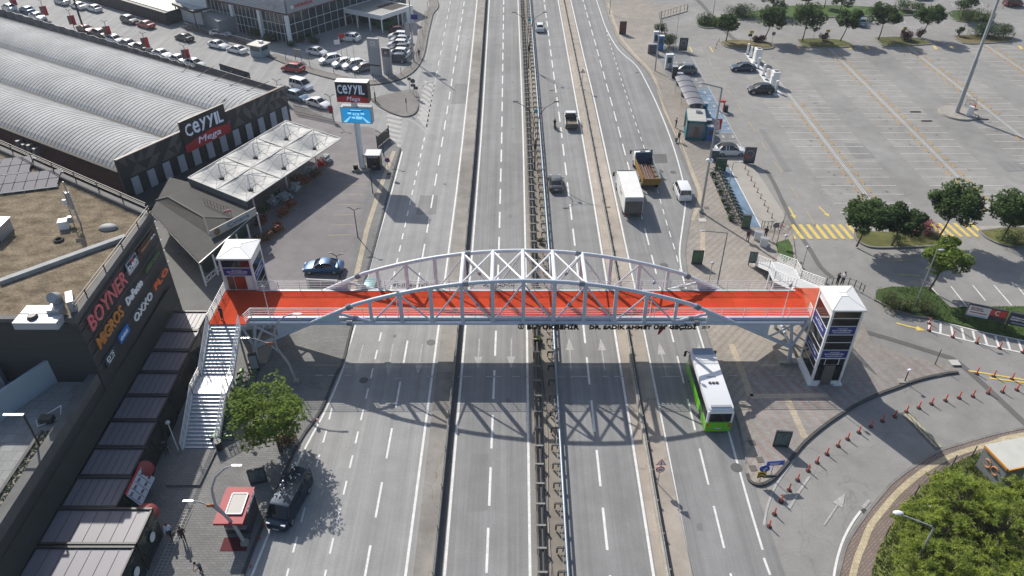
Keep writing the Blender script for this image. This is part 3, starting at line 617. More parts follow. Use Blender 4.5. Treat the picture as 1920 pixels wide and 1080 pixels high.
# ------------------------------------------------------------------ lift towers
def lift_tower(x0, y0, x1, y1, z0, ztop, label, name, bands, bands_left, door, side, base=True):
    t = thing(name, label, 'lift tower', ((x0 + x1) / 2, (y0 + y1) / 2, z0))
    H = ztop - z0
    core = MB(); core.box(((x0 + x1) / 2, (y0 + y1) / 2, (z0 + ztop) / 2), (x1 - x0 - .12, y1 - y0 - .12, H - .02)); core.build('core', char_m if base else white_c, t, world=True)
    post = MB()
    for x in (x0, x1):
        for y in (y0, y1): post.box((x, y, z0 + H / 2), (.2, .2, H))
    post.build('corner_posts', white_c, t, world=True)
    for kind, za, zb in bands:
        m = {'g': glass_d, 'b': navy, 'w': white_c}[kind]
        xa, xb = x0 + .12, x1 - .12
        if kind == 'd':continue
        p = MB().box(((xa + xb) / 2, y0 - .02, z0 + (za + zb) / 2), (xb - xa, .05, zb - za - .05)).build({'g': 'window', 'b': 'banner', 'w': 'panel'}[kind], m, t, world=True)
        if kind == 'b':
            zc = z0 + (za + zb) / 2; hh = zb - za
            text('lettering', 'KOCAELİ', t, ((x0 + x1) / 2, y0 - .05, zc + hh * .22), (1, 0, 0), (0, 0, 1), (x1 - x0) * .33, hh * .13, letter_w, .012, .01)
            text('lettering', 'BÜYÜKŞEHİR', t, ((x0 + x1) / 2, y0 - .05, zc), (1, 0, 0), (0, 0, 1), (x1 - x0) * .68, hh * .22, letter_w, .012, .02)
            MB().box(((x0 + x1) / 2, y0 - .055, zc - hh * .24), ((x1 - x0) * .6, .012, .05)).build('lettering', letter_w, t, world=True)
    for xs, sg in ((x0, -1), (x1, 1)):
        for kind, za, zb in bands_left:
            m = {'g': glass_d, 'b': navy, 'w': white_c}[kind]
            MB().box((xs + sg * .02, (y0 + y1) / 2, z0 + (za + zb) / 2), (.05, y1 - y0 - .22, zb - za - .05)).build({'g': 'window', 'b': 'banner', 'w': 'panel'}[kind], m, t, world=True)
            if kind == 'b' and sg == side:
                zc = z0 + (za + zb) / 2; hh = zb - za; rt = (0, -1, 0) if sg < 0 else (0, 1, 0)
                text('lettering', 'BÜYÜKŞEHİR', t, (xs + sg * .05, (y0 + y1) / 2, zc), rt, (0, 0, 1), (y1 - y0) * .62, hh * .22, letter_w, .012, .02)
                text('lettering', 'KOCAELİ', t, (xs + sg * .05, (y0 + y1) / 2, zc + hh * .22), rt, (0, 0, 1), (y1 - y0) * .3, hh * .12, letter_w, .012, .01)
    for kind, za, zb in bands: MB().box(((x0 + x1) / 2, y0 - .03, z0 + za), (x1 - x0 - .2, .07, .06)).build('mullion', white_c, t, world=True)
    for kind, za, zb in bands_left:
        for xs, sg in ((x0, -1), (x1, 1)): MB().box((xs + sg * .03, (y0 + y1) / 2, z0 + za), (.07, y1 - y0 - .2, .06)).build('mullion', white_c, t, world=True)
    # low pyramid roof with a flat cap
    o = .22; zt = ztop; rf = MB(); rf.box(((x0 + x1) / 2, (y0 + y1) / 2, zt + .06), (x1 - x0 + 2 * o, y1 - y0 + 2 * o, .16))
    cx, cy = (x0 + x1) / 2, (y0 + y1) / 2
    lo = [(x0 - o, y0 - o, zt + .14), (x1 + o, y0 - o, zt + .14), (x1 + o, y1 + o, zt + .14), (x0 - o, y1 + o, zt + .14)]
    hi = [(cx - .3, cy - .3, zt + .55), (cx + .3, cy - .3, zt + .55), (cx + .3, cy + .3, zt + .55), (cx - .3, cy + .3, zt + .55)]
    rf.add(lo + hi, [(0, 1, 5, 4), (1, 2, 6, 5), (2, 3, 7, 6), (3, 0, 4, 7), (4, 5, 6, 7)]); r = rf.build('roof', white_c, t, world=True)
    sm = MB()
    for a, b in zip(lo, hi): sm.bar(a, b, .05, .03)
    for i in range(4): sm.bar(hi[i], hi[(i + 1) % 4], .05, .03)
    sm.build('roof_seams', mat('roof seam grey', (.5, .51, .52), .6), t, world=True)
    if door:
        for nm, m, a, b, zz, dz in door:
            MB().box((x0 + (x1 - x0) * (a + b) / 2, y0 - .035, z0 + zz + dz / 2), ((x1 - x0) * (b - a), .08, dz)).build(nm, m, t, world=True)
    return t
doorm = mat('brushed lift door', (.22, .21, .19), .35, metal=.5)
tw = lift_tower(28.35, 52.5, 30.95, 55.75, .12, 9.0, 'tall white lift tower with black glass and navy banners rising from the plaza', 'lift_tower',
    [('g', 8.0, 8.75), ('g', 7.1, 8.0), ('b', 6.1, 7.1), ('g', 5.2, 6.1), ('g', 4.3, 5.2), ('b', 3.3, 4.3), ('w', 2.55, 3.3), ('w', 0, .5)],
    [('w', 8.1, 8.8), ('g', 6.6, 8.1), ('b', 5.4, 6.6), ('g', 4.3, 5.4), ('g', 3.6, 4.3), ('b', 2.7, 3.6), ('g', 1.9, 2.7), ('g', .7, 1.9), ('w', 0, .7)],
    [('window', glass_d, .06, .24, 2.5, .72), ('window', glass_d, .27, .72, 2.55, .65), ('window', glass_d, .76, .94, 2.5, .72), ('window', glass_d, .06, .26, .55, 1.8), ('window', glass_d, .74, .94, .55, 1.8), ('panel', white_c, .06, .27, 0, .5), ('panel', white_c, .73, .94, 0, .5), ('door', doorm, .31, .69, 0, 2.4)], -1)
MB().prism([(28.0, 52.2), (28.9, 52.2), (28.9, 52.9), (28.45, 52.9), (28.3, 56), (28.0, 56)], .12, .32).build('plinth', white_c, tw, world=True)
MB().prism([(30.4, 52.2), (31.2, 52.2), (31.2, 52.9), (30.4, 52.9)], .12, .32).build('plinth', white_c, tw, world=True)
tw2 = lift_tower(-28.3, 60.5, -25.35, 63.6, .12, 9.05, 'white lift tower with a navy banner at the left end of the red deck', 'lift_tower',
    [('g', 7.9, 8.75), ('b', 6.95, 7.9)],
    [('w', 8.1, 8.8), ('g', 7.0, 8.1), ('b', 6.1, 7.0), ('g', 5.2, 6.1), ('g', 4.2, 5.2), ('g', 2.2, 4.2), ('w', 0, 2.2)],
    [('door', mat('open lift doorway', (.30, .035, .015), .4), .34, .70, 5.35, 1.5), ('window', mat('reflecting side glass', (.12, .07, .06), .15), .1, .3, 5.35, 1.5), ('panel', white_c, .72, .94, 5.3, 1.6)], 1, base=False)
# ------------------------------------------------------------------ stairs
def stair(name, label, x0, x1, flights, m_tread, m_riser):
    t = thing(name, label, 'staircase', ((x0 + x1) / 2, flights[-1][1], 0))
    for ya, yb_, za, zb, n in flights:
        tr = MB(); ri = MB()
        if n == 0: MB().box(((x0 + x1) / 2, (ya + yb_) / 2, za - .05), (x1 - x0, abs(ya - yb_) , .1)).build('landing', m_tread, t, world=True)
        else:
            dy = (yb_ - ya) / n; dz = (zb - za) / n
            for i in range(n):
                z = za + dz * (i + 1); y = ya + dy * (i + .5); tr.box(((x0 + x1) / 2, y, z - .03 + (0 if i < n - 1 else .0)), (x1 - x0 - .12, abs(dy) + .03, .05))
                ri.box(((x0 + x1) / 2, ya + dy * i, z - dz / 2 - .03), (x1 - x0 - .14, .02, abs(dz) - .05))
        for x in (x0, x1): MB().bar((x, ya, za - .15), (x, yb_, zb - .15), .08, .38).build('stringer', white_m, t, world=True)
        if n: tr.build('treads', m_tread, t, world=True); ri.build('risers', m_riser, t, world=True)
    for x in (x0, x1):
        pts = [(x, flights[0][0], flights[0][2])] + [(x, f[1], f[3]) for f in flights]
        railing(pts, 0, 'railing', parent=t, step=.75, n=6, h=1.15, pr=.02)
    return t
tread_m = mat('galvanised tread', (.55, .57, .60), .45, metal=.2, var=.22, scale=.5); riser_m = mat('blue grey riser', (.30, .36, .43), .5, var=.1, scale=.5)
stl = stair('staircase', 'long white steel staircase from the grey pavement up to the left end of the deck', -28.3, -25.4, [(55.0, 50.7, DZ, 2.75, 15), (50.7, 48.5, 2.75, 2.75, 0), (48.5, 44.1, 2.75, .15, 15)], tread_m, riser_m)
MB().prism([(-28.4, 40.4), (-25.6, 40.4), (-25.4, 44.2), (-28.3, 44.2)], .12, .3).build('plinth', pav_grey, stl, world=True)
for y, h in ((50.9, 2.7), (48.6, 2.6), (54.5, 5.2)):
    for x in (-28.1, -25.6): MB().box((x, y, h / 2), (.14, .14, h)).build('column', galv, stl, world=True)
tr2 = mat('pale stone tread', (.50, .51, .51), .7, var=.12, scale=1)
strr = stair('staircase', 'white staircase with curved railings going down behind the right lift tower', 28.15, 30.95, [(60.7, 66.0, DZ, 2.7, 17), (66.0, 68.0, 2.7, 2.7, 0), (68.0, 73.0, 2.7, .15, 16)], tr2, tr2)
for y, h in ((66.2, 2.6), (67.8, 2.6), (61.2, 5.0)):
    for x in (28.3, 30.8): MB().box((x, y, h / 2), (.16, .16, h)).build('column', white_m, strr, world=True)
# ------------------------------------------------------------------ guard rails and median furniture
def guard(name, label, tab, post_h, rail, post, step, y0=20, y1=240, m=galv_d, pm=None):
    t = thing(name, label, 'guard rail', (X_of(tab, 60), 60, 0))
    l = [(X_of(tab, y), y) for y in [y0 + (y1 - y0) * i / 24 for i in range(25)]]
    rail(t, l)
    y = y0; first = None
    p = post(); po = p.build('post', pm or m, t); locs = []
    while y < y1:
        locs.append((X_of(tab, y) - t.location.x, y - 60, 0)); y += step
    po.location = locs[0]; part_copies(po, locs[1:]); return t
TM = {32: 1.93, 45: 2.03, 75: 2.3, 110: 2.25, 181: 1.95}; TR = {32: 4.04, 45: 4.13, 75: 4.35, 110: 4.25, 181: 4.05}; TP = {32: -5.78, 62: -5.58, 110: -5.58, 181: -6.15}
def rl(t, l): MB().ribbon(l, -.04, .04, .25, .78).build('rail', gdk, t, world=True); MB().ribbon(l, .30, .42, .40, .62).build('rail', gdk, t, world=True)
gdk = mat('dark weathered rail', (.06, .06, .06), .6, metal=.2, var=.3, scale=1)
def post_l(): b = MB(); b.box((0, 0, .4), (.14, .14, .8)); b.box((.3, 0, .74), (.7, .16, .08)); b.box((.6, 0, .45), (.12, .14, .55)); return b
guard('guard_rail', 'steel guard rail on the left side of the central median', TM, .75, rl, post_l, 2.02, m=mat('light bracket', (.22, .215, .2), .6, metal=.2))
def rr(t, l):
    MB().tube([(x + .02, y, .86) for x, y in l], .10, 8).build('rail', mat('blue grey rail', (.23, .28, .34), .5, metal=.3, var=.2, scale=2), t, world=True); MB().ribbon(l, -.30, -.24, .5, .62).build('rail', galv_d, t, world=True)
    MB().ribbon(l, -.05, .05, .35, .5).build('rail', galv_d, t, world=True)
def post_r(): b = MB(); b.box((0, 0, .42), (.12, .12, .84)); b.box((-.36, 0, .78), (.66, .14, .09)); b.box((-.68, 0, .48), (.12, .12, .6)); b.box((-.4, .25, .5), (.5, .1, .08)); b.box((-.2, .12, .5), (.1, .4, .08)); return b
guard('guard_rail', 'blue grey tube guard rail on the right side of the central median', TR, .9, rr, post_r, 2.02, m=gdk)
def rp(t, l):
    MB().ribbon(l, -.1, .1, .1, .42).build('kerb_wall', conc_m, t, world=True); MB().tube([(x, y, .82) for x, y in l], .05, 6).build('rail', galv_d, t, world=True); MB().ribbon(l, -.03, .03, .56, .68).build('rail', galv_d, t, world=True)
def post_p(): return MB().box((0, 0, .45), (.1, .12, .9))
guard('guard_rail', 'dark steel parapet rail between the left slip road and the highway', TP, .9, rp, post_p, 4.0, m=char_m)
T9 = {32: 11.38, 45: 11.55, 62: 11.82, 75: 11.85, 118: 11.95, 181: 11.72}
pt = thing('parapet', 'low dusty concrete parapet wall along the right median island', 'parapet', (11.8, 60, 0))
l9 = [(X_of(T9, y), y) for y in [20 + 10 * i for i in range(23)]]
MB().ribbon(l9, -.16, .12, 0, .62).build('wall', conc_l, pt, world=True)
MB().ribbon(l9, -.03, .03, .62, .68).build('coping', galv_d, pt, world=True)
pm_ = MB().box((0, 0, .3), (.12, .12, .75)).build('anchor_post', galv_d, pt); lq = []; yq = 20
while yq < 235: lq.append((X_of(T9, yq) + .18 - 11.8, yq - 60, 0)); yq += 3.1
pm_.location = lq[0]; part_copies(pm_, lq[1:])
# cable and pipes lying in the median
cb = thing('cable_duct', 'thin dark cable ducts lying along the central median', 'cable duct', (3.0, 60, .06))
MB().tube([(3.0 + .15 * sin(y * .3), y, .12) for y in range(22, 230, 3)], .035, 5).build('duct', char_m, cb, world=True)
MB().tube([(2.75 + .12 * sin(y * .21 + 1), y, .11) for y in range(22, 230, 3)], .03, 5).build('duct', galv_d, cb, world=True)
# double arm street lamps of the median
lampg = mat('dark lamp steel', (.045, .048, .05), .45, metal=.4)
def median_lamp(y, h, label):
    t = thing('street_lamp', label, 'street lamp', (X_of(TM, y) + .95, y, .06), 0, 'lyre shaped street lamps in the median')
    MB().tube([(0, 0, 0), (0, 0, h * .45)], [.11, .09], 8).build('pole', lampg, t)
    for s in (-1, 1):
        cv = [(s * .08, 0, h * .3), (s * .3, 0, h * .5), (s * .22, 0, h * .66), (s * .5, 0, h * .80), (s * 1.3, 0, h * .91), (s * 2.5, 0, h * .98)]
        MB().tube(cv, [.07, .06, .06, .055, .045, .035], 6).build('arm', lampg, t)
        MB().box((s * 2.75, 0, h * .99), (.7, .26, .1)).build('lamp_head', lampg, t)
    MB().tube([(-1.15, 0, h * .905), (1.15, 0, h * .905)], .03, 6).build('crossbar', lampg, t)
    d = MB().disc((0, -.02, h * .86), .27, (0, 1, 0), 16, .08).build('emblem', mat('turquoise disc', (.04, .30, .38), .4), t)
    return t
hh = HT(1003, 318, 190)
median_lamp(P(1003, 318)[1], hh, 'nearer lyre shaped street lamp with a turquoise disc in the median')
median_lamp(P(991, 128)[1], hh, 'farther lyre shaped street lamp with a turquoise disc in the median')
# small lamps standing on the bridge deck
def deck_lamp(x, y, label, h=4.6, z=DZ, lean=(0, 0)):
    t = thing('lamp_post', label, 'lamp post', (x, y, z), 0, 'slim lamp posts along the footbridge')
    MB().tube([(0, 0, 0), (lean[0], lean[1], h)], [.045, .03], 6).build('pole', white_m, t)
    MB().ball((lean[0], lean[1], h + .05), .17, .17, .22).build('lamp_head', mat('lamp head grey', (.45, .46, .48), .4), t, smooth=True); return t
for px, py, tp, lab in ((506, 594, 540, 'slim lamp post on the left part of the deck near the lift tower'), (747, 592, 533, 'slim lamp post on the deck behind the left arch tube'), (1217, 592, 529, 'slim lamp post on the deck near the right end of the arch'), (1466, 593, 535, 'slim lamp post on the deck next to the right lift tower')):
    a = P(px, py, DZ); deck_lamp(a[0], YN + .12, lab, h=HT(px, py, tp, DZ) - DZ)
# ------------------------------------------------------------------ left side buildings
def PX_(px, py, X):
    u = (px - 960) / F; v = (540 - py) / F; t = X / u; return ((_c + v * _s) * t, HC + (-_s + v * _c) * t)
dry_roof = mat('dry grass roof', (.185, .150, .105), 1, spec=.1, var=.55, scale=1.6, fine=.35, stretch=(1, 1.6, 1))
clad_d = mat('charcoal cladding', (.042, .046, .048), .6, var=.22, scale=1.0, stretch=(.25, .25, 4))
clad_l = mat('grey coping', (.11, .11, .108), .8, var=.2, scale=1)
pol = mat('polycarbonate roof', (.165, .158, .185), .5, var=.15, scale=.9, stretch=(1, .15, 1))
dkf = mat('dark frame', (.028, .03, .032), .5)
tile_l = ground_mat('terrace tiles', (.27, .275, .27), blotch=.12, pave=(.9, .9, .03, .75))
mall = thing('shopping_mall', 'big charcoal mall block with dry grass roof and illuminated shop names on its side', 'building', (-50, 55, 0))
MP = [(-34.3, 46.4), (-34.6, 62.7), (-57, 77.2), (-110, 111.5), (-110, 46.4)]
MB().prism(MP, 0, 12.5).build('wall', clad_d, mall, world=True)
MB().prism([(-34.9, 47), (-35.2, 62.4), (-57.2, 76.6), (-110, 110.8), (-110, 47)], 12.5, 12.62).build('roof', dry_roof, mall, world=True)
pa = MB(); mpl = MP[:4]
pa.ribbon([(-34.3, 46.4), (-34.6, 62.7)], -.55, .0, 12.4, 13.0); pa.ribbon([(-34.6, 62.7), (-57, 77.2), (-110, 111.5)], -.6, .0, 12.4, 12.95)
pa.ribbon([(-110, 46.4), (-46, 46.4), (-34.3, 46.4)], -.55, 0, 12.4, 12.9); pa.build('parapet', clad_l, mall, world=True)
a = P(0, 750 / 1080 * 360 + 280 - 2, 12.7); b = P(236, 443, 12.7)
MB().bar((*P(0, 530, 12.75), 12.75), (*P(236, 445, 12.75), 12.75), .55, .5).build('roof_kerb', mat('pale roof kerb', (.33, .34, .34), .8, var=.2, scale=1), mall, world=True)
rb = MB()
for y in (49, 52.5, 56, 59.5, 62): rb.bar((-34.45, y, 13), (-34.45, y, 13.9), .07, .07); rb.bar((-34.2, y, 13.45), (-34.7, y, 13.45), .05, .05)
for z in (13.6, 13.9): rb.bar((-34.45, 47, z), (-34.45, 62.3, z), .05, .05)
for k in range(8):
    x = -34.8 - 3.3 * k; y = 62.6 + 2.14 * k; rb.bar((x, y, 12.9), (x - .1, y + .1, 14.0), .09, .09)
for z in (13.55, 13.75, 14.0): rb.bar((-34.8, 62.6, z), (-58, 77.6, z), .05, .05)
rb.build('roof_railing', dkf, mall, world=True)
# lower wing with terrace
MB().prism([(-34.35, 8), (-34.35, 46.3), (-80, 46.3), (-80, 8)], 0, 6.2).build('wall', clad_d, mall, world=True)
MB().prism([(-35.4, 8), (-35.4, 46.3), (-80, 46.3), (-80, 8)], 6.2, 6.26).build('terrace', tile_l, mall, world=True)
MB().prism([(-34.35, 8), (-34.35, 46.3), (-35.1, 46.3), (-35.1, 8)], 6.2, 7.2).build('parapet', clad_l, mall, world=True)
MB().prism([(-36.4, 8), (-36.4, 40.5), (-36.15, 40.5), (-36.15, 8)], 6.2, 6.7).build('planter_wall', clad_l, mall, world=True)
MB().prism([(-36.15, 8), (-36.15, 40.5), (-35.1, 40.5), (-35.1, 8)], 6.2, 6.5).build('planter_soil', med_dirt, mall, world=True)
MB().prism([(-38.3, 46.35), (-38.0, 46.35), (-40.6, 41.2), (-40.85, 41.3)], 6.2, 8.6).build('white_wall', mat('pale blue wall', (.33, .40, .46), .8), mall, world=True)
dl = MB()
dl.box((-43.2, 46.3, 7.3), (1.4, .08, 2.2)); dl.build('door', mat('pale blue door', (.28, .34, .40), .6), mall, world=True)
MB().box((-42.0, 45.9, 7.3), (.08, 1.0, 2.2), .4).build('door', mat('pale blue door', (.28, .34, .40), .6), mall, world=True)
MB().box((-46.5, 44.6, 6.9), (4.5, 3.3, 1.4)).build('plant_box', clad_d, mall, world=True)
# facade rails and slanted dark apron over the awnings
fr = MB()
for z in (7.55, 8.9, 10.1, 11.4, 12.2): fr.box((-34.24, 54.4, z), (.08, 15.9, .07))
fr.build('sign_rails', mat('steel rail grey', (.10, .11, .12), .5, metal=.4), mall, world=True)
MB().add([(-34.3, 8, 5.2), (-34.3, 61.5, 5.2), (-33.9, 61.5, 3.3), (-33.9, 8, 3.3), (-34.35, 8, 3.2), (-34.35, 61.5, 3.2)], [(0, 1, 2, 3), (3, 2, 5, 4)]).build('apron', mat('apron sheet', (.03, .038, .036), .5, var=.2, scale=1), mall, world=True)
# shop names
FX = -34.22
def sign(s, pl, pr, ph, m, fat=.02, depth=.12, name='lettering', lab=None):
    """pl/pr: left/right ends at mid height; ph: (bottom, top) pixels of one letter"""
    yl_, zl = PX_(*pl, FX); yr, zr = PX_(*pr, FX); z = (zl + zr) / 2
    h = abs(PX_(*ph[1], FX)[1] - PX_(*ph[0], FX)[1])
    return text(name, s, mall, (FX, (yl_ + yr) / 2, z), (0, 1, 0), (0, 0, 1), abs(yr - yl_), h, m, depth, fat), (yl_ + yr) / 2, z, abs(yr - yl_), h
pink = mat('pink shop letters', (.50, .13, .15), .5, emit=(.5, .12, .14, .12)); amb = mat('amber shop letters', (.44, .19, .05), .5, emit=(.4, .17, .04, .1))
wht = mat('white shop letters', (.62, .66, .72), .5, emit=(.6, .65, .7, .12)); org = mat('orange shop letters', (.62, .13, .04), .5, emit=(.6, .12, .03, .15))
def facade_text(s, y0, y1, z0, z1, m, fat=.02, depth=.12):
    text('lettering', s, mall, (FX, (y0 + y1) / 2, (z0 + z1) / 2), (0, 1, 0), (0, 0, 1), y1 - y0, z1 - z0, m, depth, fat)
def Q_(l, zz): return [PX_(x, y, FX) for x, y in l]
pnl = lambda nm, y0, y1, z0, z1, m, dx=.05: MB().box((FX + dx / 2, (y0 + y1) / 2, (z0 + z1) / 2), (dx + .06, y1 - y0, z1 - z0)).build(nm, m, mall, world=True)
def rng(l): w = [PX_(x, y, FX) for x, y in l]; return min(p[0] for p in w), max(p[0] for p in w), min(p[1] for p in w), max(p[1] for p in w)
def two(pbl, ptr): a = PX_(*pbl, FX); b = PX_(*ptr, FX); return a[0], b[0], a[1], b[1]
y0, y1, z0, z1 = two((173, 622), (229, 504)); facade_text('BOYNER', y0, y1, z0, z1, pink, .0)
y0, y1, z0, z1 = two((187, 656), (224, 570)); facade_text('MiGROS', y0, y1, z0, z1, amb, .02)
y0, y1, z0, z1 = two((239, 574), (262, 520)); facade_text('DeFacto', y0, y1, z0, z1, wht, .01)
y0, y1, z0, z1 = two((254, 606), (281, 545)); facade_text('OXXO', y0, y1, z0, z1, wht, .0)
y0, y1, z0, z1 = two((291, 545), (311, 499)); facade_text('FLO', y0, y1, z0, z1, org, .01)
y0, y1, z0, z1 = two((242, 517), (252, 473)); pnl('sign_board', y0, y1, z0, z1, mat('pale sign', (.5, .53, .56), .5)); ym = (y0 + y1) / 2
MB().box((FX + .09, y0 + (y1 - y0) * .27, z0 + (z1 - z0) * .62), (.03, (y1 - y0) * .4, (z1 - z0) * .68)).build('sign_field', mat('dark blue sign', (.015, .03, .11), .5), mall, world=True)
MB().box((FX + .09, y0 + (y1 - y0) * .52, z0 + (z1 - z0) * .78), (.04, (y1 - y0) * .2, (z1 - z0) * .36)).build('sign_field', red_m, mall, world=True)
MB().box((FX + .09, y0 + (y1 - y0) * .8, z0 + (z1 - z0) * .62), (.03, (y1 - y0) * .28, (z1 - z0) * .68)).build('sign_field', mat('dark blue sign', (.015, .03, .11), .5), mall, world=True)
facade_text('D&R', y0 + .08, y1 - .08, z0 + (z1 - z0) * .3, z0 + (z1 - z0) * .68, wht, .03)
y0, y1, z0, z1 = two((263, 483), (288, 428)); pnl('sign_frame', y0, y1, z0, z1, mat('copper frame', (.22, .10, .05), .5), .03); pnl('sign_board', y0 + .08, y1 - .08, z0 + .08, z1 - .08, mat('dark sign', (.03, .03, .032), .5), .08)
facade_text('TEKNO', y0 + .2, y0 + (y1 - y0) * .62, z0 + .3, z1 - .3, amb, .03); facade_text('SA', y0 + (y1 - y0) * .64, y1 - .2, z0 + .3, z1 - .3, wht, .04)
y0, y1, z0, z1 = two((272, 514), (297, 468)); pnl('sign_frame', y0, y1, z0 + .1, z1 - .1, mat('green frame', (.06, .14, .04), .5), .03); pnl('sign_board', y0 + .07, y1 - .07, z0 + .17, z1 - .17, mat('dark sign', (.03, .03, .032), .5), .06)
facade_text('PIERRE CARDIN', y0 + .2, y1 - .2, z0 + .42, z1 - .42, mat('green letters', (.12, .2, .08), .5), .02)
y0, y1, z0, z1 = two((226, 645), (237, 607)); pnl('sign_board', y0, y1, z0, z1, mat('azure sign', (.03, .22, .62), .5), .08); facade_text('ebebek', y0 + .1, y1 - .25, z0 + (z1 - z0) * .3, z0 + (z1 - z0) * .75, wht, .03)
y0, y1, z0, z1 = two((201, 690), (211, 648)); pnl('sign_board', y0, y1, z0, z1, mat('slate sign', (.04, .065, .08), .5), .06); facade_text("D'S", y0 + .25, y1 - .3, z0 + (z1 - z0) * .42, z0 + (z1 - z0) * .82, wht, .0); facade_text('damat', y0 + .35, y1 - .35, z0 + (z1 - z0) * .18, z0 + (z1 - z0) * .32, wht, .0)
# things on the roof
sp_m = mat('solar cell blue grey', (.05, .052, .08), .6, spec=.2, var=.15, scale=.5)
def solar(label, c0, ux, nx, ny):
    t = thing('solar_panels', label, 'solar panels', (c0[0], c0[1], 12.62), 0, 'solar panel racks on the grass roof')
    u = Vector(ux).normalized(); v = Vector((-u.y, u.x, 0)); o = Vector((0, 0, .25))
    for i in range(nx):
        for j in range(ny):
            p = [o + u * (i * 1.05) + v * (j * 1.75), o + u * (i * 1.05 + .98) + v * (j * 1.75), o + u * (i * 1.05 + .98) + v * (j * 1.75 + 1.65), o + u * (i * 1.05) + v * (j * 1.75 + 1.65)]
            for q in p: q.z = .25 + .28 * (q.dot(v)) / 1.7 * .5
            m = MB(); m.add(p + [q - Vector((0, 0, .05)) for q in p], [(0, 1, 2, 3), (7, 6, 5, 4), (0, 4, 5, 1), (1, 5, 6, 2), (2, 6, 7, 3), (3, 7, 4, 0)]); m.build('panel', sp_m, t)
    fm = MB()
    for j in (0, ny * 1.75 - .1): fm.bar(u * -.1 + v * j + Vector((0, 0, .2)), u * nx * 1.05 + v * j + Vector((0, 0, .2)), .08, .08)
    for i in range(0, nx + 1, 2):
        for j in (.2, ny * 1.75 - .3): fm.bar(u * i * 1.05 + v * j, u * i * 1.05 + v * j + Vector((0, 0, .3)), .06, .06)
    fm.build('rack', mat('white rack', (.55, .57, .6), .5), t)
a = P(96, 353, 12.8); solar('nearer and larger rack of solar panels on the dry grass roof', (a[0] - 7.6, a[1] - 2.0), (.96, .28, 0), 8, 2)
a = P(46, 330, 12.8); solar('farther small rack of solar panels at the left edge of the photo', (a[0] - 8, a[1] - 1.5), (.96, .28, 0), 8, 2)
a = P(148, 420, 12.7); t = thing('antenna_mast', 'grey lattice antenna mast with white radio units on the grass roof', 'antenna mast', (*a, 12.62))
m = MB()
for dx, dy in ((-.3, -.3), (.3, -.3), (0, .3)): m.bar((dx, dy, 0), (dx * .4, dy * .4, 3.6), .07, .07)
for k in range(6): z = .4 + k * .55; m.bar((-.3, -.3, z), (.3, -.3, z + .4), .04, .04); m.bar((.3, -.3, z), (0, .3, z + .4), .04, .04); m.bar((0, .3, z), (-.3, -.3, z + .4), .04, .04)
m.build('mast', galv, t); MB().box((0, 0, 2.6), (.3, .25, 1.7)).build('antenna', sil, t); MB().box((-.45, -.1, 2.5), (.3, .2, .5)).build('antenna', white_m, t); MB().box((0, .1, 3.9), (.1, .1, 1.2)).build('pole', galv, t)
MB().box((-1.1, -.5, .4), (.8, .8, .8), .3).build('cabinet', white_m, t); MB().box((-.5, -.2, .7), (.4, .3, .6), .2).build('cabinet', sil, t)
a = P(110, 450, 12.7); t = MB(); t.tube([(a[0] + .35 * cos(i * pi / 8), a[1] + .35 * sin(i * pi / 8), 12.72) for i in range(17)], .11, 8); tag(t.build('tyre', rubber), 'old black tyre lying on the dry grass roof', 'tyre')
a = P(203, 427, 12.7); t = MB(); t.ball((a[0], a[1], 12.7), .9, .6, .35, 12, 8); tag(t.build('tarpaulin', mat('grey tarpaulin', (.25, .26, .26), .6), smooth=True), 'crumpled grey tarpaulin heap on the roof near the corner', 'tarpaulin')
a = P(8, 440, 12.7); t = thing('roof_hatch', 'grey metal roof box at the left edge of the photo', 'roof hatch', (*a, 12.62)); MB().box((-1, 0, .6), (2.6, 2.2, 1.2)).build('housing', galv, t); MB().box((-1, 0, 1.24), (2.8, 2.4, .1)).build('lid', sil, t)
a = P(75, 600, 13); t = thing('ventilation_unit', 'silver air handling unit with a round grey cowl on the near roof edge', 'ventilation unit', (*a, 12.62))
MB().box((0, -.2, .35), (3.4, 1.1, .65)).build('casing', mat('brushed silver cover', (.42, .44, .47), .5, metal=.2), t); MB().box((-.6, .9, .4), (2.0, 1.0, .7)).build('casing', sil, t)
MB().tube([(-.4, -.1, .7), (-.4, -.1, .95)], [.42, .3], 14).build('fan', char_m, t)
MB().tube([(.9, 1.5, .7), (.9, 1.5, 1.5), (.9, 1.0, 1.8)], .42, 12).build('cowl', galv, t, smooth=True); MB().box((1.8, 1.7, .7), (.5, 1.6, 1.4), .5).build('duct', galv, t); MB().box((1, .8, .6), (1.0, .9, .9)).build('duct', sil, t)
# terrace lamp, basket frame, agave bushes
a = P(77, 840, 6.3); t = thing('lamp_post', 'dark lamp post with a flat arm on the tiled terrace', 'lamp post', (*a, 6.26)); MB().tube([(0, 0, 0), (0, 0, 3.6)], .08, 8).build('pole', dkf, t); MB().box((-.7, 0, 3.6), (1.5, .2, .1)).build('arm', sil, t)
for i in range(13):
    y = 40 - i * .78; b = MB()
    for k in range(26):
        th = random.random() * 6.28; r = .32 * random.random() ** .5; q = Vector((r * cos(th), r * sin(th), .12)); e_ = q + Vector((cos(th) * .12, sin(th) * .12, .22 * (1 - r)))
        b.bar(q, e_, .09, .04)
    o = b.build('shrub', mat('grey green succulent', (.12, .145, .10), .9, var=.3, scale=.2)); o.location = (-35.6, y, 6.5); tag(o, f'round grey green shrub in the mall terrace planter, {ORD(i + 1)} from the far end', 'shrub', 'round shrubs in the terrace planter')
a = P(90, 790, 6.3); t = thing('trolley', 'tilted steel frame trolley on the terrace corner', 'trolley', (*a, 6.26)); m = MB()
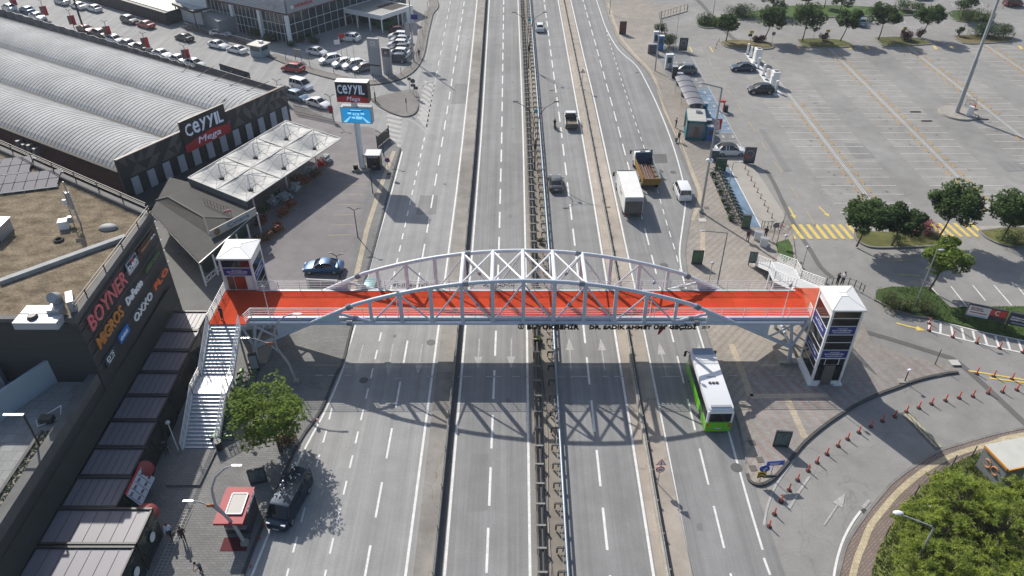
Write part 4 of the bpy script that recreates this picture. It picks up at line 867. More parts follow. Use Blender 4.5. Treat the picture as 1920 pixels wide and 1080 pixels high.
for p, q in (((-.9, 0, .1), (.9, .9, .9)), ((-.9, 0, .1), (-.5, -.6, .1)), ((.9, .9, .9), (.9, .3, .1)), ((-.5, -.6, .1), (.9, .3, .1))): m.bar(p, q, .06, .06)
m.build('frame', white_m, t); MB().box((0, 0, .3), (1.0, .6, .5)).build('basket', char_m, t)
# ------------------------------------------------------------------ awnings
def awning(y0, y1, x0, x1, label, z=3.0, first=False, grp='polycarbonate awnings beside the staircase'):
    t = thing('awning', label, 'awning', ((x0 + x1) / 2, (y0 + y1) / 2, .12), 0, grp)
    MB().box((0, 0, z - .14), (x1 - x0 - .1, y1 - y0 - .4, .04)).build('roof_panel', pol, t)
    rb_ = MB()
    n = 7
    for i in range(n + 1):
        x = -(x1 - x0) / 2 + .05 + i * (x1 - x0 - .1) / n; rb_.box((x, 0, z - .105), (.035, y1 - y0 - .4, .04))
    rb_.build('panel_joints', mat('joint grey', (.10, .095, .105), .5), t)
    f = MB(); f.box((0, (y1 - y0) / 2 - .1, z - .12), (x1 - x0, .16, .26)); f.box((0, -(y1 - y0) / 2 + .1, z - .12), (x1 - x0, .16, .26)); f.box(((x1 - x0) / 2 - .05, 0, z - .2), (.12, y1 - y0, .3)); f.build('frame', dkf, t)
    MB().box(((x1 - x0) / 2 - .02, 0, (z - .25) / 2), (.06, y1 - y0 - .2, z - .3)).build('side_wall', mat('dark green glazing', (.02, .032, .028), .12, spec=.6), t)
    MB().box(((x1 - x0) / 2 + .03, -(y1 - y0) / 2 + .1, (z - .2) / 2), (.12, .12, z - .2)).build('post', dkf, t); return t
yy = 60.0
ordn = ['topmost', 'second', 'third', 'fourth', 'fifth', 'sixth', 'seventh', 'eighth']
for i in range(8):
    awning(60.0 - 3.0 * (i + 1), 60.0 - 3.0 * i, -33.95, -30.6 + .12 * i, f'small purple grey ribbed awning in the row left of the staircase, {ordn[i]} from the top')
awning(32.7, 35.9, -33.9, -26.9, 'large purple grey ribbed awning below the menu board, upper of the two wide ones', 3.15)
awning(29.4, 32.6, -33.9, -26.9, 'large purple grey ribbed awning cut by the bottom edge of the photo', 3.15)
for px, py, lab in ((268, 880, 'round dark red canopy beside the awnings, the fully visible one'), (276, 962, 'round dark red canopy half hidden behind the wide awning')):
    a = P(px, py, 2.4); b = MB()
    secs = []
    for i in range(9):
        t_ = i / 8 * pi * .5; secs.append([(cos(t_) * 1.0 * cos(k * 2 * pi / 16), cos(t_) * 1.0 * sin(k * 2 * pi / 16), 2.0 + .75 * sin(t_)) for k in range(16)])
    b.loft(secs); t = thing('round_canopy', lab, 'canopy', (a[0] - .2, a[1], .12)); b.build('cover', mat('dull red canvas', (.24, .04, .04), .7, var=.1, scale=.5), t, smooth=False); MB().tube([(0, 0, 0), (0, 0, 2.1)], .05).build('pole', dkf, t)
a = P(247, 930, 2.6); t = thing('menu_board', 'white menu board with red header leaning out from the awnings', 'menu board', (-29.55, 38.6, .12), 0)
bd = MB(); bd.add([(.0, -1.3, 2.75), (.0, 1.5, 2.75), (.9, 1.3, 1.7), (.9, -1.5, 1.7), (.0, -1.3, 2.7), (.0, 1.5, 2.7), (.9, 1.3, 1.65), (.9, -1.5, 1.65)], [(0, 1, 2, 3), (7, 6, 5, 4), (0, 4, 5, 1), (1, 5, 6, 2), (2, 6, 7, 3), (3, 7, 4, 0)]); bd.build('board', mat('menu white', (.45, .50, .56), .5), t)
hd = MB(); hd.add([(-.12, -1.28, 2.87), (-.12, 1.52, 2.87), (.0, 1.5, 2.76), (.0, -1.3, 2.76)], [(0, 1, 2, 3)]); hd.build('header', red_b, t)
it = MB()
for i in range(4):
    for j in range(2): x = .2 + .42 * j; z = 2.79 - (x / .9) * 1.05; it.box((x, -1.0 + .68 * i, z - .0), (.24, .34, .03))
for i in range(5): x = .41; it.bar((.06, -1.2 + .66 * i, 2.71), (.86, -1.35 + .66 * i, 1.77), .03, .02)
it.build('dish_pictures', mat('menu picture', (.10, .05, .05), .6), t)
for y in (-1.3, 1.3): MB().bar((0, y, 0), (0, y, 2.8), .07, .07).build('post', dkf, t)
for px, py, lab in ((281, 1009, 'small white round sign on the upper wide awning front'), (256, 1075, 'small white round sign at the bottom edge on the wide awning front')):
    a = P(px, py, 1.6); t = MB(); t.disc((-26.75, a[1], 1.75), .38, (1, 0, 0), 20, .05); o = t.build('round_sign', white_m); tag(o, lab, 'sign')
# ------------------------------------------------------------------ vaulted store
vault_m = mat('ribbed roof sheet', (.35, .36, .36), .7, metal=.0, spec=.25, var=.22, scale=4, fine=.12)
brick_d = mat('dark maroon wall', (.075, .022, .020), .8, var=.2, scale=1.5)
tri_d = mat('dark facade triangle', (.03, .032, .034), .5); tri_l = mat('grey facade triangle', (.10, .103, .102), .6, var=.3, scale=2)
A = Vector((-50.4, 87.1)); B = Vector((-35.1, 112.3)); fd = (B - A).normalized(); dd = Vector((-fd.y, fd.x)); FL = (B - A).length
def SP(u, d, z): q = A + fd * u + dd * d; return (q.x, q.y, z)
store = thing('vaulted_store', 'long store with three ribbed barrel vault roofs behind a dark triangle patterned front', 'store', (A.x, A.y, 0))
LEN = 110; WV = FL / 3 - .15
for k in range(3):
    b = MB(); secs = []
    d = .35; j = 0
    while d < LEN:
        for o_, r_ in ((0, 0), (.56, 0), (.58, .05), (.64, .05), (.66, 0)):
            q = []
            for i in range(15):
                s_ = i / 14; u = k * (FL / 3) + .1 + s_ * WV; z = 4.3 + 1.65 * (1 - (2 * s_ - 1) ** 2) ** .8
                q.append(SP(u, d + o_, z + r_))
            secs.append(q)
        d += .8
    b.loft(secs, cap=False, closed=False); b.build('vault_roof', vault_m, store, world=True)
g = MB()
for k in range(4): u = k * FL / 3 if k else .05; g.prism([SP(u - .22, .3, 0)[:2], SP(u + .22, .3, 0)[:2], SP(u + .22, LEN, 0)[:2], SP(u - .22, LEN, 0)[:2]], 4.0, 4.45)
g.build('gutters', mat('rusty gutter', (.035, .028, .024), .8, var=.3, scale=1), store, world=True)
MB().prism([SP(.0, .3, 0)[:2], SP(FL, .3, 0)[:2], SP(FL, LEN, 0)[:2], SP(0, LEN, 0)[:2]], 0, 4.2).build('wall', brick_d, store, world=True)
MB().prism([SP(-.1, -.1, 0)[:2], SP(FL + .1, -.1, 0)[:2], SP(FL + .1, .3, 0)[:2], SP(-.1, .3, 0)[:2]], 0, 6.2).build('front_wall', mat('store front dark', (.018, .022, .024), .4), store, world=True)
tp = MB(); tq = MB(); n = 24; h0, h1 = 3.35, 6.15; cw = FL / n; rh = (h1 - h0) / 2
random.seed(3)
for i in range(n):
    for j in range(2):
        u0, u1, z0, z1 = i * cw, (i + 1) * cw, h0 + j * rh, h0 + (j + 1) * rh
        if random.random() < .5: T = (((u0, z0), (u1, z0), (u0, z1)), ((u1, z0), (u1, z1), (u0, z1)))
        else: T = (((u0, z0), (u1, z0), (u1, z1)), ((u0, z0), (u1, z1), (u0, z1)))
        lt = random.random()
        for q, tri in enumerate(T):
            m = tp if (lt < .48 and q == 0) or (lt > .60 and q == 1) else tq
            m.add([SP(a, -.14, b) for a, b in tri], [(0, 1, 2)])
nt_ = len(tp.f); tp.mi = [0] * nt_; tp.cur = 1; tp.add(tq.v, tq.f); tp.build('facade_cladding', [tri_l, tri_d], store, world=True)
MB().bar(SP(-.1, -.12, 6.22), SP(FL + .1, -.12, 6.22), .3, .1).build('coping', mat('maroon coping', (.10, .06, .055), .6), store, world=True)
panel_m = mat('perforated pale panel', (.42, .46, .52), .6, var=.1, scale=.1)
for i in range(12):
    u = 1.6 + i * (FL - 2.6) / 11; MB().add([SP(u - .55, -.22, 3.1), SP(u + .55, -.22, 3.1), SP(u + .55, -.22, .7), SP(u - .55, -.22, .7), SP(u - .55, -.12, 3.1), SP(u + .55, -.12, 3.1), SP(u + .55, -.12, .7), SP(u - .55, -.12, .7)], [(0, 1, 2, 3), (0, 4, 5, 1), (1, 5, 6, 2), (2, 6, 7, 3), (3, 7, 4, 0)]).build('facade_panel', panel_m, store, world=True)
MB().prism([SP(-4, -.3, 0)[:2], SP(FL * .8, -.3, 0)[:2], SP(FL * .8, -4.6, 0)[:2], SP(-4, -4.6, 0)[:2]], .13, .75).build('front_slab', mat('dark blue grey slab', (.018, .026, .032), .6, var=.1, scale=1), store, world=True)  # low slab before the front in a dark blue grey
sgn = thing('store_sign', 'large black and red CEYYIL Mega board on the dark store front', 'sign', SP(FL * .46, -.4, 4))
u0, u1 = PX_(344, 229, -1)[0], 0
u0 = FL * .335; u1 = FL * .595; sz0, sz1 = 3.25, 7.6
MB().add([SP(u0, -.4, sz0), SP(u1, -.4, sz0 + .1), SP(u1, -.4, sz1), SP(u0, -.4, sz1), SP(u0, -.1, sz0), SP(u1, -.1, sz0 + .1), SP(u1, -.1, sz1), SP(u0, -.1, sz1)], [(0, 1, 2, 3), (7, 6, 5, 4), (0, 4, 5, 1), (1, 5, 6, 2), (2, 6, 7, 3), (3, 7, 4, 0)]).build('board', black_m, sgn, world=True)
MB().add([SP(u0 - .05, -.45, sz0 - .15), SP(u1 + .25, -.45, sz0 - .0), SP(u1 + .25, -.45, sz0 + 1.3), SP((u0 + u1) / 2 + .6, -.45, sz0 + 1.75), SP(u0 - .05, -.45, sz0 + .95)], [(0, 1, 2, 3, 4)]).build('red_field', red_b, sgn, world=True)
c = SP((u0 + u1) / 2 - .05, -.46, sz0 + 2.85)
sgw = mat('pale sign lettering', (.55, .62, .75), .4, emit=(.5, .6, .8, .15))
def tall_text(par, c, r, w, h, m, dep, world=True):
    r = Vector(r).normalized(); c = Vector(c)
    wd = (1.0, 1.0, 1.0, 1.0, .34, .72); tot = sum(wd) + 5 * .14; x = -tot / 2
    for ch, q in zip('Ceyyll', wd):
        text('lettering', {'l': 'L'}.get(ch, ch) if x > tot * .3 else ('I' if ch == 'l' else ch), par, c + r * ((x + q / 2) / tot * w), r, (0, 0, 1), q / tot * w, h, m, dep, .012, world=world); x += q + .14
tall_text(sgn, c, (*fd, 0), (u1 - u0) * .84, 1.75, sgw, .06)
text('lettering', 'Mega', sgn, SP((u0 + u1) / 2 + .3, -.5, sz0 + .75), (*fd, 0), (0, 0, 1), (u1 - u0) * .52, 1.15, sgw, .05, .0, shear=.2)
st_ = MB()
for k in range(6): st_.bar(SP(FL * .72 + k * .2, 1.5 + k * 3.3, 5.5), SP(FL - .1, -1.2 + k * 4.2, 6.3), .07, .07)
st_.build('roof_stays', mat('rust brown steel', (.10, .06, .045), .8), store, world=True)
ac = MB()
for i in range(4): ac.box(SP(-.5, 18 + i * 1.3, 3.2 + .2 * (i % 2)), (.5, .9, .8), math.atan2(dd.y, dd.x)); ac.box(SP(-.4, 18 + i * 1.3, 1.9), (.3, .25, 1.6), 0)
ac.build('air_ducts', galv_d, store, world=True)
# corrugated fence behind it, with panels
fnc = thing('sheet_fence', 'long corrugated metal sheet fence behind the vaulted roofs', 'fence', (-60, 137, 0))
fl_ = [P(-60, 12), P(0, 30), P(180, 84), P(360, 140), P(372, 144)]; fb = MB(); fl2 = smooth_line(fl_, 40)
pts = [(p[0] + .12 * (-1) ** (i // 2) * .5, p[1] + .12 * (-1) ** (i // 2), 0) for i, p in enumerate(fl2)]
fb.ribbon(pts, -.03, .03, 0, 1.75); fb.build('sheeting', mat('weathered sheet metal', (.17, .19, .21), .5, metal=.3, var=.25, scale=1), fnc, world=True)
sf = thing('empty_billboard', 'dark empty billboard frame behind the far corner of the store', 'frame', (*P(445, 148), 0)); a = Vector(P3(418, 150)); b = Vector(P3(474, 168)); m = MB()
for z in (1.2, 3.0): m.bar(a + Vector((0, 0, z)), b + Vector((0, 0, z)), .08, .12)
for i in range(12): q = a + (b - a) * i / 11; m.bar(q + Vector((0, 0, 0 if i % 3 == 0 else 1.2)), q + Vector((0, 0, 3)), .06, .06)
m.build('lattice', dkf, sf, world=True); MB().bar(a + Vector((0, .06, 2.1)), b + Vector((0, .06, 2.1)), .02, 1.75).build('mesh_panel', mat('grey mesh', (.1, .115, .13), .7), sf, world=True)
sw = thing('side_wall', 'grey concrete boundary wall beside the far vault of the store', 'wall', (*P(480, 190), 0)); MB().ribbon([P(372, 144), P(540, 196)], -.1, .1, 0, 2.6).build('wall', mat('side wall grey', (.17, .185, .19), .8, var=.2, scale=1), sw, world=True)
fe = thing('railing_fence', 'rusty brown bar fence along the side road next to the forecourt', 'fence', (*P(590, 215), .12)); a = P3(553, 212, .12); b = P3(627, 228, .12); m = MB()
for z in (.3, 1.3): m.bar(a + Vector((0, 0, z)), b + Vector((0, 0, z)), .06, .06)
for i in range(34): q = a + (b - a) * i / 33; m.bar(q, q + Vector((0, 0, 1.5)), .05, .05)
m.build('bars', mat('brown fence', (.12, .085, .065), .8), fe, world=True)
# ------------------------------------------------------------------ canopy over the garden goods
memb = mat('white membrane', (.35, .355, .35), .6, var=.12, scale=1.2)
O = Vector((-41.4, 86.2)); dv = Vector((9.2, -6.1)); lv = Vector((8.3, 17.7)); can = thing('garden_canopy', 'white tensile membrane canopy on masts with thin stays in front of the store', 'canopy', (-33, 92, .12))
def cz(u, v, z): q = O + dv * u + lv * v; return Vector((q.x, q.y, z))
for i in range(3):
    for j in range(2):
        u0, u1 = j * .5 + .005, j * .5 + .495; v0, v1 = i / 3 + .004, (i + 1) / 3 - .004
        b = MB(); N_ = 10; vs = []
        for a_ in range(N_ + 1):
            for b_ in range(N_ + 1):
                s, t_ = a_ / N_, b_ / N_; r = max(abs(2 * s - 1), abs(2 * t_ - 1)); r2 = math.hypot(2 * s - 1, 2 * t_ - 1)
                vs.append(cz(u0 + (u1 - u0) * s, v0 + (v1 - v0) * t_, 4.15 - .95 * max(0, 1 - r2) ** 1.3 - .08 * (1 - abs(2 * s - 1)) - .08 * (1 - abs(2 * t_ - 1))))
        b.add(vs, [(a_ * (N_ + 1) + b_, a_ * (N_ + 1) + b_ + 1, (a_ + 1) * (N_ + 1) + b_ + 1, (a_ + 1) * (N_ + 1) + b_) for a_ in range(N_) for b_ in range(N_)])
        b.build('membrane', memb, can, smooth=False, world=True)
        um, vm_ = (u0 + u1) / 2, (v0 + v1) / 2; top = cz(um, vm_, 5.5)
        MB().tube([cz(um, vm_, .1), top], .11, 8).build('mast', white_m, can, world=True)
        MB().tube([cz(um, vm_, 3.2), cz(um, vm_, 3.6)], [.3, .36], 12).build('mast_collar', mat('collar grey', (.12, .12, .12), .7), can, world=True)
        s_ = MB()
        for a_, b_ in ((0, 0), (1, 0), (0, 1), (1, 1), (.5, 0), (.5, 1), (0, .5), (1, .5)): s_.tube([top, cz(u0 + (u1 - u0) * a_, v0 + (v1 - v0) * b_, 4.2)], .035, 5)
        for a_, b_, c_, d_ in ((0, 0, 1, 0), (1, 0, 1, 1), (1, 1, 0, 1), (0, 1, 0, 0)):
            p = cz(u0 + (u1 - u0) * (.5 + (a_ - .5) * .55), v0 + (v1 - v0) * (.5 + (b_ - .5) * .55), 4.6); q = cz(u0 + (u1 - u0) * (.5 + (c_ - .5) * .55), v0 + (v1 - v0) * (.5 + (d_ - .5) * .55), 4.6); s_.tube([p, q], .025, 4)
        s_.build('stays', mat('stay grey', (.45, .46, .47), .5), can, world=True)
ed = MB()
for p, q in (((0, 0), (1, 0)), ((1, 0), (1, 1)), ((1, 1), (0, 1)), ((0, 1), (0, 0)), ((.5, 0), (.5, 1)), ((0, 1 / 3), (1, 1 / 3)), ((0, 2 / 3), (1, 2 / 3))): ed.bar(cz(*p, 4.16), cz(*q, 4.16), .14, .1)
ed.build('edge_beams', mat('pale gutter grey', (.40, .40, .38), .7), can, world=True)
cu_ = MB(); cu_.bar(cz(0, 0, 2.9), cz(1, 0, 2.9), .06, 2.4); cu_.build('side_curtain', mat('grey curtain', (.16, .18, .20), .7), can, world=True)
# pallets of garden goods under the canopy
terr = mat('terracotta', (.20, .06, .03), .8, var=.35, scale=.3); sack = mat('pale sacks', (.33, .37, .40), .8, var=.3, scale=.3); wood = mat('firewood brown', (.12, .065, .035), .9, var=.4, scale=.2); grn = mat('plant pot green', (.06, .10, .05), .8, var=.4, scale=.3); pal = mat('pallet wood', (.22, .16, .10), .9)
goods = [(490, 415, 0, 'terracotta pots on the pallet nearest the white sign board'), (505, 440, 2, 'firewood bundles on the pallet closest to the lift tower'), (520, 428, 0, 'terracotta pots beside the closest firewood pallet'), (498, 390, 3, 'green plants in pots below the canopy corner'), (512, 378, 1, 'grey white bags under the near corner of the canopy'), (530, 398, 0, 'terracotta pots in the middle of the goods display'), (545, 382, 0, 'reddish pots at the outer edge of the display'), (524, 362, 3, 'green and brown planters just under the canopy edge'), (536, 370, 1, 'long pale stack of sacks running out from under the canopy'), (552, 352, 1, 'pale sacks stacked behind the long sack row'), (556, 338, 2, 'brown wood bundles in the middle of the display'), (572, 340, 0, 'mixed brown pots at the third canopy module'), (580, 322, 1, 'pale bags beyond the third canopy module'), (592, 325, 2, 'brown wood boxes at the far end of the display'), (600, 308, 4, 'red rack of goods at the far right end of the canopy'), (612, 300, 1, 'white wrapped goods next to the red rack'), (483, 452, 2, 'firewood bundle almost touching the lift tower')]
for px, py, kd, lab in goods:
    a = P(px, py, .5); rz = random.uniform(.9, 1.3); t = thing('goods_pallet', lab, 'goods pallet', (a[0], a[1], .13), rz, 'pallets of garden goods around the canopy'); k = (terr, sack, wood, grn, red_m)[kd]
    MB().box((0, 0, .07), (1.5, 1.1, .13)).build('pallet', pal, t); m = MB()
    for i in range(4):
        for j in range(3):
            for l in range(3 if kd != 3 else 2):
                if random.random() < .82 - .15 * l:
                    c = (-.56 + .37 * i + random.uniform(-.05, .05), -.4 + .38 * j, .3 + .3 * l)
                    if kd in (0, 3): m.tube([(c[0], c[1], c[2] - .15), (c[0], c[1], c[2] + .13)], [.1, .17], 8)
                    elif kd == 2: m.tube([(c[0] - .2, c[1], c[2]), (c[0] + .22, c[1], c[2])], .15, 7)
                    else: m.box(c, (.36, .34, .24), random.uniform(-.3, .3))
    m.build('goods', k, t)
# ------------------------------------------------------------------ restaurant
resto = thing('restaurant', 'low restaurant with grey shingle hip roof and white timber porch', 'restaurant', (*P(385, 440), .12)); shing = ground_mat('grey shingles', (.085, .083, .078), blotch=.15, pave=(.4, .18, .03, .6), pave_rot=R(-30))
rpoly = pp([(282, 398), (374, 494), (482, 400), (450, 378), (356, 342), (318, 332)], 3.3); _rc = Vector((sum(p[0] for p in rpoly) / 6, sum(p[1] for p in rpoly) / 6)); MB().prism([tuple(_rc + (Vector(p) - _rc) * .78) for p in rpoly], .12, 3.05).build('wall', mat('dark green wall', (.03, .05, .04), .8), resto, world=True)
MB().prism([(p[0], p[1]) for p in rpoly], 3.05, 3.3).build('roof', shing, resto, world=True)
h = [P3(292, 375, 3.32), P3(393, 441, 3.32), P3(436, 409, 3.32), P3(352, 356, 3.32)]; r1 = P3(316, 369, 4.0); r2 = P3(382, 407, 4.0)
MB().add(h + [r1, r2], [(0, 1, 5, 4), (1, 2, 5), (2, 3, 4, 5), (3, 0, 4)]).build('hip_roof', shing, resto, world=True)
m = MB(); m.bar(r1, r2, .25, .08); m.bar(r2, h[1], .25, .08); m.bar(r2, h[2], .2, .08); m.bar(r1, h[0], .2, .08); m.build('ridge_caps', mat('ridge grey', (.06, .06, .058), .8), resto, world=True)
p1, p2 = P3(374, 494, 3.2), P3(482, 400, 3.2); dr = (p2 - p1).normalized(); m = MB(); m.bar(p1, p2, .1, .22)
for i in range(6):
    q = p1 + (p2 - p1) * i / 5; MB().bar((q.x, q.y, .12), q, .16, .16).build('porch_post', white_m, resto, world=True)
p0 = P3(282, 398, 3.2); m.bar(p0, p1, .1, .2)
for z in (.5, 1.1): m.bar((p1.x, p1.y, z), (p1.x + (p2.x - p1.x) * .55, p1.y + (p2.y - p1.y) * .55, z), .06, .06)
for i in range(8):
    a_ = p1 + (p2 - p1) * .55 * i / 8; b_ = p1 + (p2 - p1) * .55 * (i + 1) / 8
    m.bar((a_.x, a_.y, .5), (b_.x, b_.y, 1.1), .04, .04); m.bar((a_.x, a_.y, 1.1), (b_.x, b_.y, .5), .04, .04)
m.build('porch_rail', white_m, resto, world=True)
sb_ = thing('restaurant_sign', 'long cream sign board with blue Çınara lettering on the restaurant roof edge', 'sign', tuple(P3(438, 425, 3.4))); a_ = P3(396, 445, 3.5); b_ = P3(481, 400, 3.5); n_ = Vector((dr.y, -dr.x, 0)); dr = (b_ - a_).normalized(); n_ = Vector((dr.y, -dr.x, 0))
mid = (a_ + b_) / 2 + n_ * .1; upv = (Vector((0, 0, 1)) - n_ * .35).normalized(); upv = Vector((0, 0, 1))
MB().bar(a_ + Vector((0, 0, .35)), b_ + Vector((0, 0, .35)), .1, 1.0).build('board', mat('cream board', (.42, .42, .38), .6), sb_, world=True)
text('lettering', 'Çınara', sb_, mid + dr * .6 + Vector((0, 0, .35)), dr, upv, (b_ - a_).length * .48, .62, mat('blue lettering', (.08, .20, .38), .5), .04, .01)
q = mid - dr * 2.4 + Vector((0, 0, .35)); MB().disc(q, .4, n_, 16, .05).build('emblem', mat('brown emblem', (.22, .12, .06), .6), sb_, world=True)
# fence panels between restaurant roofs
rf_ = thing('roof_screen', 'thin brown mesh screen frame with a pink sign on the restaurant roof', 'screen', tuple(P3(410, 392, 3.3))); m = MB(); a_ = P3(385, 385, 3.3); b_ = P3(434, 404, 3.3)
for z in (0, .5, 1.0): m.bar(a_ + Vector((0, 0, z)), b_ + Vector((0, 0, z)), .04, .04)
for i in range(9): q = a_ + (b_ - a_) * i / 8; m.bar(q, q + Vector((0, 0, 1)), .04, .04)
m.build('mesh', mat('brown mesh', (.07, .05, .045), .8), rf_, world=True); MB().box(P3(426, 396, 4.1), (.9, .05, .35), .5).build('notice', mat('pink notice', (.5, .2, .2), .6), rf_, world=True)
# ------------------------------------------------------------------ sign tower on the forecourt
tx, ty0 = P(680, 318); st2 = thing('sign_tower', 'tall pole sign with black and red CEYYIL Mega box above a blue LED screen', 'sign tower', (tx, ty0, .13))
zt_ = HT(680, 318, 150); MB().tube([(0, 0, 0), (0, 0, zt_ - 3)], .42, 16).build('pole', white_m, st2, smooth=True); MB().box((0, 0, .15), (2.6, 2.2, .3)).build('base', conc_m, st2)
bw = 4.35; z1a, z1b = zt_ - 3.0, zt_ - .25; ang = R(-6)
def rbox(z0, z1, w, d, dx=0.0): return MB().box((dx, 0, (z0 + z1) / 2), (w, d, z1 - z0), ang)
rbox(z1a, z1b, bw, 1.25, .1).build('sign_box', black_m, st2); rbox(z1b, z1b + .06, bw + .05, 1.3, .1).build('top_cover', white_m, st2)
fw = Vector((cos(ang), sin(ang), 0)); nn = Vector((sin(ang), -cos(ang), 0)); base = Vector((.1, 0, 0))
def face(z, off, dn=.64): return base + fw * off + nn * dn + Vector((0, 0, z))
hh_ = z1b - z1a
MB().add([face(z1a + .03, -bw / 2, .645), face(z1a + .03, bw / 2, .645), face(z1a + hh_ * .26, bw / 2, .645), face(z1a + hh_ * .38, .2, .645), face(z1a + hh_ * .26, -bw / 2, .645)], [(0, 1, 2, 3, 4)]).build('red_field', red_b, st2)
tall_text(st2, face(z1a + hh_ * .66, -.1, .66), fw, bw * .84, hh_ * .45, sgw, .04, world=False); text('lettering', 'Mega', st2, face(z1a + hh_ * .17, .1, .66), fw, (0, 0, 1), bw * .42, hh_ * .27, sgw, .04, .0, world=False, shear=.2)
z2b = z1a - .75; z2a = z2b - 2.25; rbox(z2a, z2b, bw - .15, 1.1, .25).build('screen_box', mat('screen casing', (.30, .33, .36), .4), st2)
base = Vector((.25, 0, 0)); w2 = bw - .35
led = mat('led screen', (.01, .16, .35), .3, emit=(.02, .24, .52, .75)); led2 = mat('led bright', (.2, .6, .9), .3, emit=(.25, .62, .9, .8)); ledk = mat('led dark', (.01, .05, .12), .3, emit=(.0, .06, .16, .6))
MB().add([face(z2a + .1, -w2 / 2, .565), face(z2a + .1, w2 / 2, .565), face(z2b - .1, w2 / 2, .565), face(z2b - .1, -w2 / 2, .565)], [(0, 1, 2, 3)]).build('screen', led, st2)
q = MB(); zz = (z2a + z2b) / 2
for ox, oz, w_, h_ in ((0, .75, 1.5, .12), (0, .2, .9, .3), (-.9, .3, .5, .25), (.9, .3, .5, .25), (-.4, -.3, .5, .25), (.35, -.3, .8, .4)): q.add([face(zz + oz - h_ / 2, ox - w_ / 2, .575), face(zz + oz - h_ / 2, ox + w_ / 2, .575), face(zz + oz + h_ / 2, ox + w_ / 2, .575), face(zz + oz + h_ / 2, ox - w_ / 2, .575)], [(0, 1, 2, 3)])
for s_ in (-1, 1): q.add([face(z2a + .12, s_ * 1.9, .575), face(z2a + .12, s_ * 1.4, .575), face(zz - .2, s_ * .75, .575), face(zz - .12, s_ * .85, .575)], [(0, 1, 2, 3)])
q.build('screen_picture', led2, st2)
q = MB(); q.add([face(zz + .55, -1.0, .57), face(zz + .55, 1.0, .57), face(zz + .68, 1.0, .57), face(zz + .68, -1.0, .57)], [(0, 1, 2, 3)]); q.build('screen_picture', ledk, st2)
text('lettering', 'Mega', st2, face(zz + .2, 0, .58), fw, (0, 0, 1), .5, .2, ledk, .01, .02, world=False)
# ------------------------------------------------------------------ car showroom
shw = thing('car_showroom', 'large white car showroom with tall curtain glass and striped fascia', 'showroom', (-44, 150, 0))
c0 = Vector((-44.0, 150.0)); lw = Vector((-20.7, 11.9)); rw = Vector((12.5, 16.5)) 
SH = 5.6; ply = [c0, c0 + rw * 1.6, c0 + rw * 1.6 + lw * 1.2, c0 + lw * 1.32]
MB().prism([(p.x, p.y) for p in [c0 + (rw.normalized() + lw.normalized()) * .35, c0 + rw * 1.6, c0 + rw * 1.6 + lw * 1.2, c0 + lw * 1.3 + rw * .02]], 0, SH).build('wall', glass_b, shw, world=True)
MB().prism([(p.x, p.y) for p in ply], SH, SH + .25).build('red_band', mat('dull maroon band', (.16, .07, .08), .5), shw, world=True)
MB().prism([(p.x, p.y) for p in [q + (rw.normalized() + lw.normalized()) * .3 for q in ply]], SH + .25, SH + 3.4).build('fascia', mat('white ribbed fascia', (.40, .42, .44), .5), shw, world=True)
fs = MB(); ld = lw.normalized(); rd = rw.normalized(); nl = Vector((-ld.y, ld.x)) ; nl = nl if nl.y < 0 else -nl; nr = Vector((rd.y, -rd.x)); 
for k in range(9):
    z = SH + .5 + k * .33; a_ = c0 + nl * .02; b_ = c0 + lw * 1.3 + nl * .02; fs.bar((a_.x, a_.y, z), (b_.x, b_.y, z), .18, .12)
fs.build('fascia_slats', white_m, shw, world=True)
for t_ in (0, .31, .63): q = c0 + lw * t_; MB().box((q.x, q.y, SH / 2), (.7, .55, SH), math.atan2(ld.y, ld.x)).build('column', white_c, shw, world=True)
a_ = c0 + lw * .92; b_ = c0 + lw * 1.32; MB().prism([(a_.x + nl.x * .3, a_.y + nl.y * .3), (b_.x + nl.x * .3, b_.y + nl.y * .3), (b_.x, b_.y + 2), (a_.x, a_.y + 2)], 0, SH).build('white_wing', white_c, shw, world=True)
mu = MB()
for k in range(1, 20):
    q = c0 + lw * .92 * k / 20 + nl * .05; mu.bar((q.x, q.y, 0), (q.x, q.y, SH), .07, .07)
for k in range(1, 18): q = c0 + rw * 1.6 * k / 18 + nr * .05; mu.bar((q.x, q.y, 0), (q.x, q.y, SH), .07, .07)
for z in (1.9, 3.7):
    for d_, L_, n2 in ((lw * .92, 1, nl), (rw * 1.6, 1, nr)): a_ = c0 + n2 * .05; b_ = c0 + d_ + n2 * .05; mu.bar((a_.x, a_.y, z), (b_.x, b_.y, z), .07, .08)
mu.build('mullions', white_m, shw, world=True)
MB().add([(*(c0 + nr * .3 + rd * .2), SH + .3), (*(c0 + nr * .3 + rw * 1.6), SH + .3), (*(c0 + nr * .3 + rw * 1.6), SH + 3.3), (*(c0 + nr * .3 + rd * .2), SH + 3.3)], [(0, 1, 2, 3)]).build('sign_wall', mat('pale grey fascia', (.34, .36, .38), .5), shw, world=True)
q = c0 + rd * 4.4 + nr * .35; text('lettering', 'HONDA', shw, (q.x, q.y, SH + 1.35), (*rd, 0), (0, 0, 1), 4.6, .65, red_m, .05, .03)
q = c0 + rd * 1.5 + nr * .35; MB().box((q.x, q.y, SH + 1.3), (.7, .05, .55), math.atan2(rd.y, rd.x)).build('emblem', white_m, shw, world=True)
q = c0 + ld * 3.6 + nl * .2; MB().box((q.x, q.y, SH + 1.3), (1.9, .06, .7), math.atan2(ld.y, ld.x)).build('plaque', sil, shw, world=True)
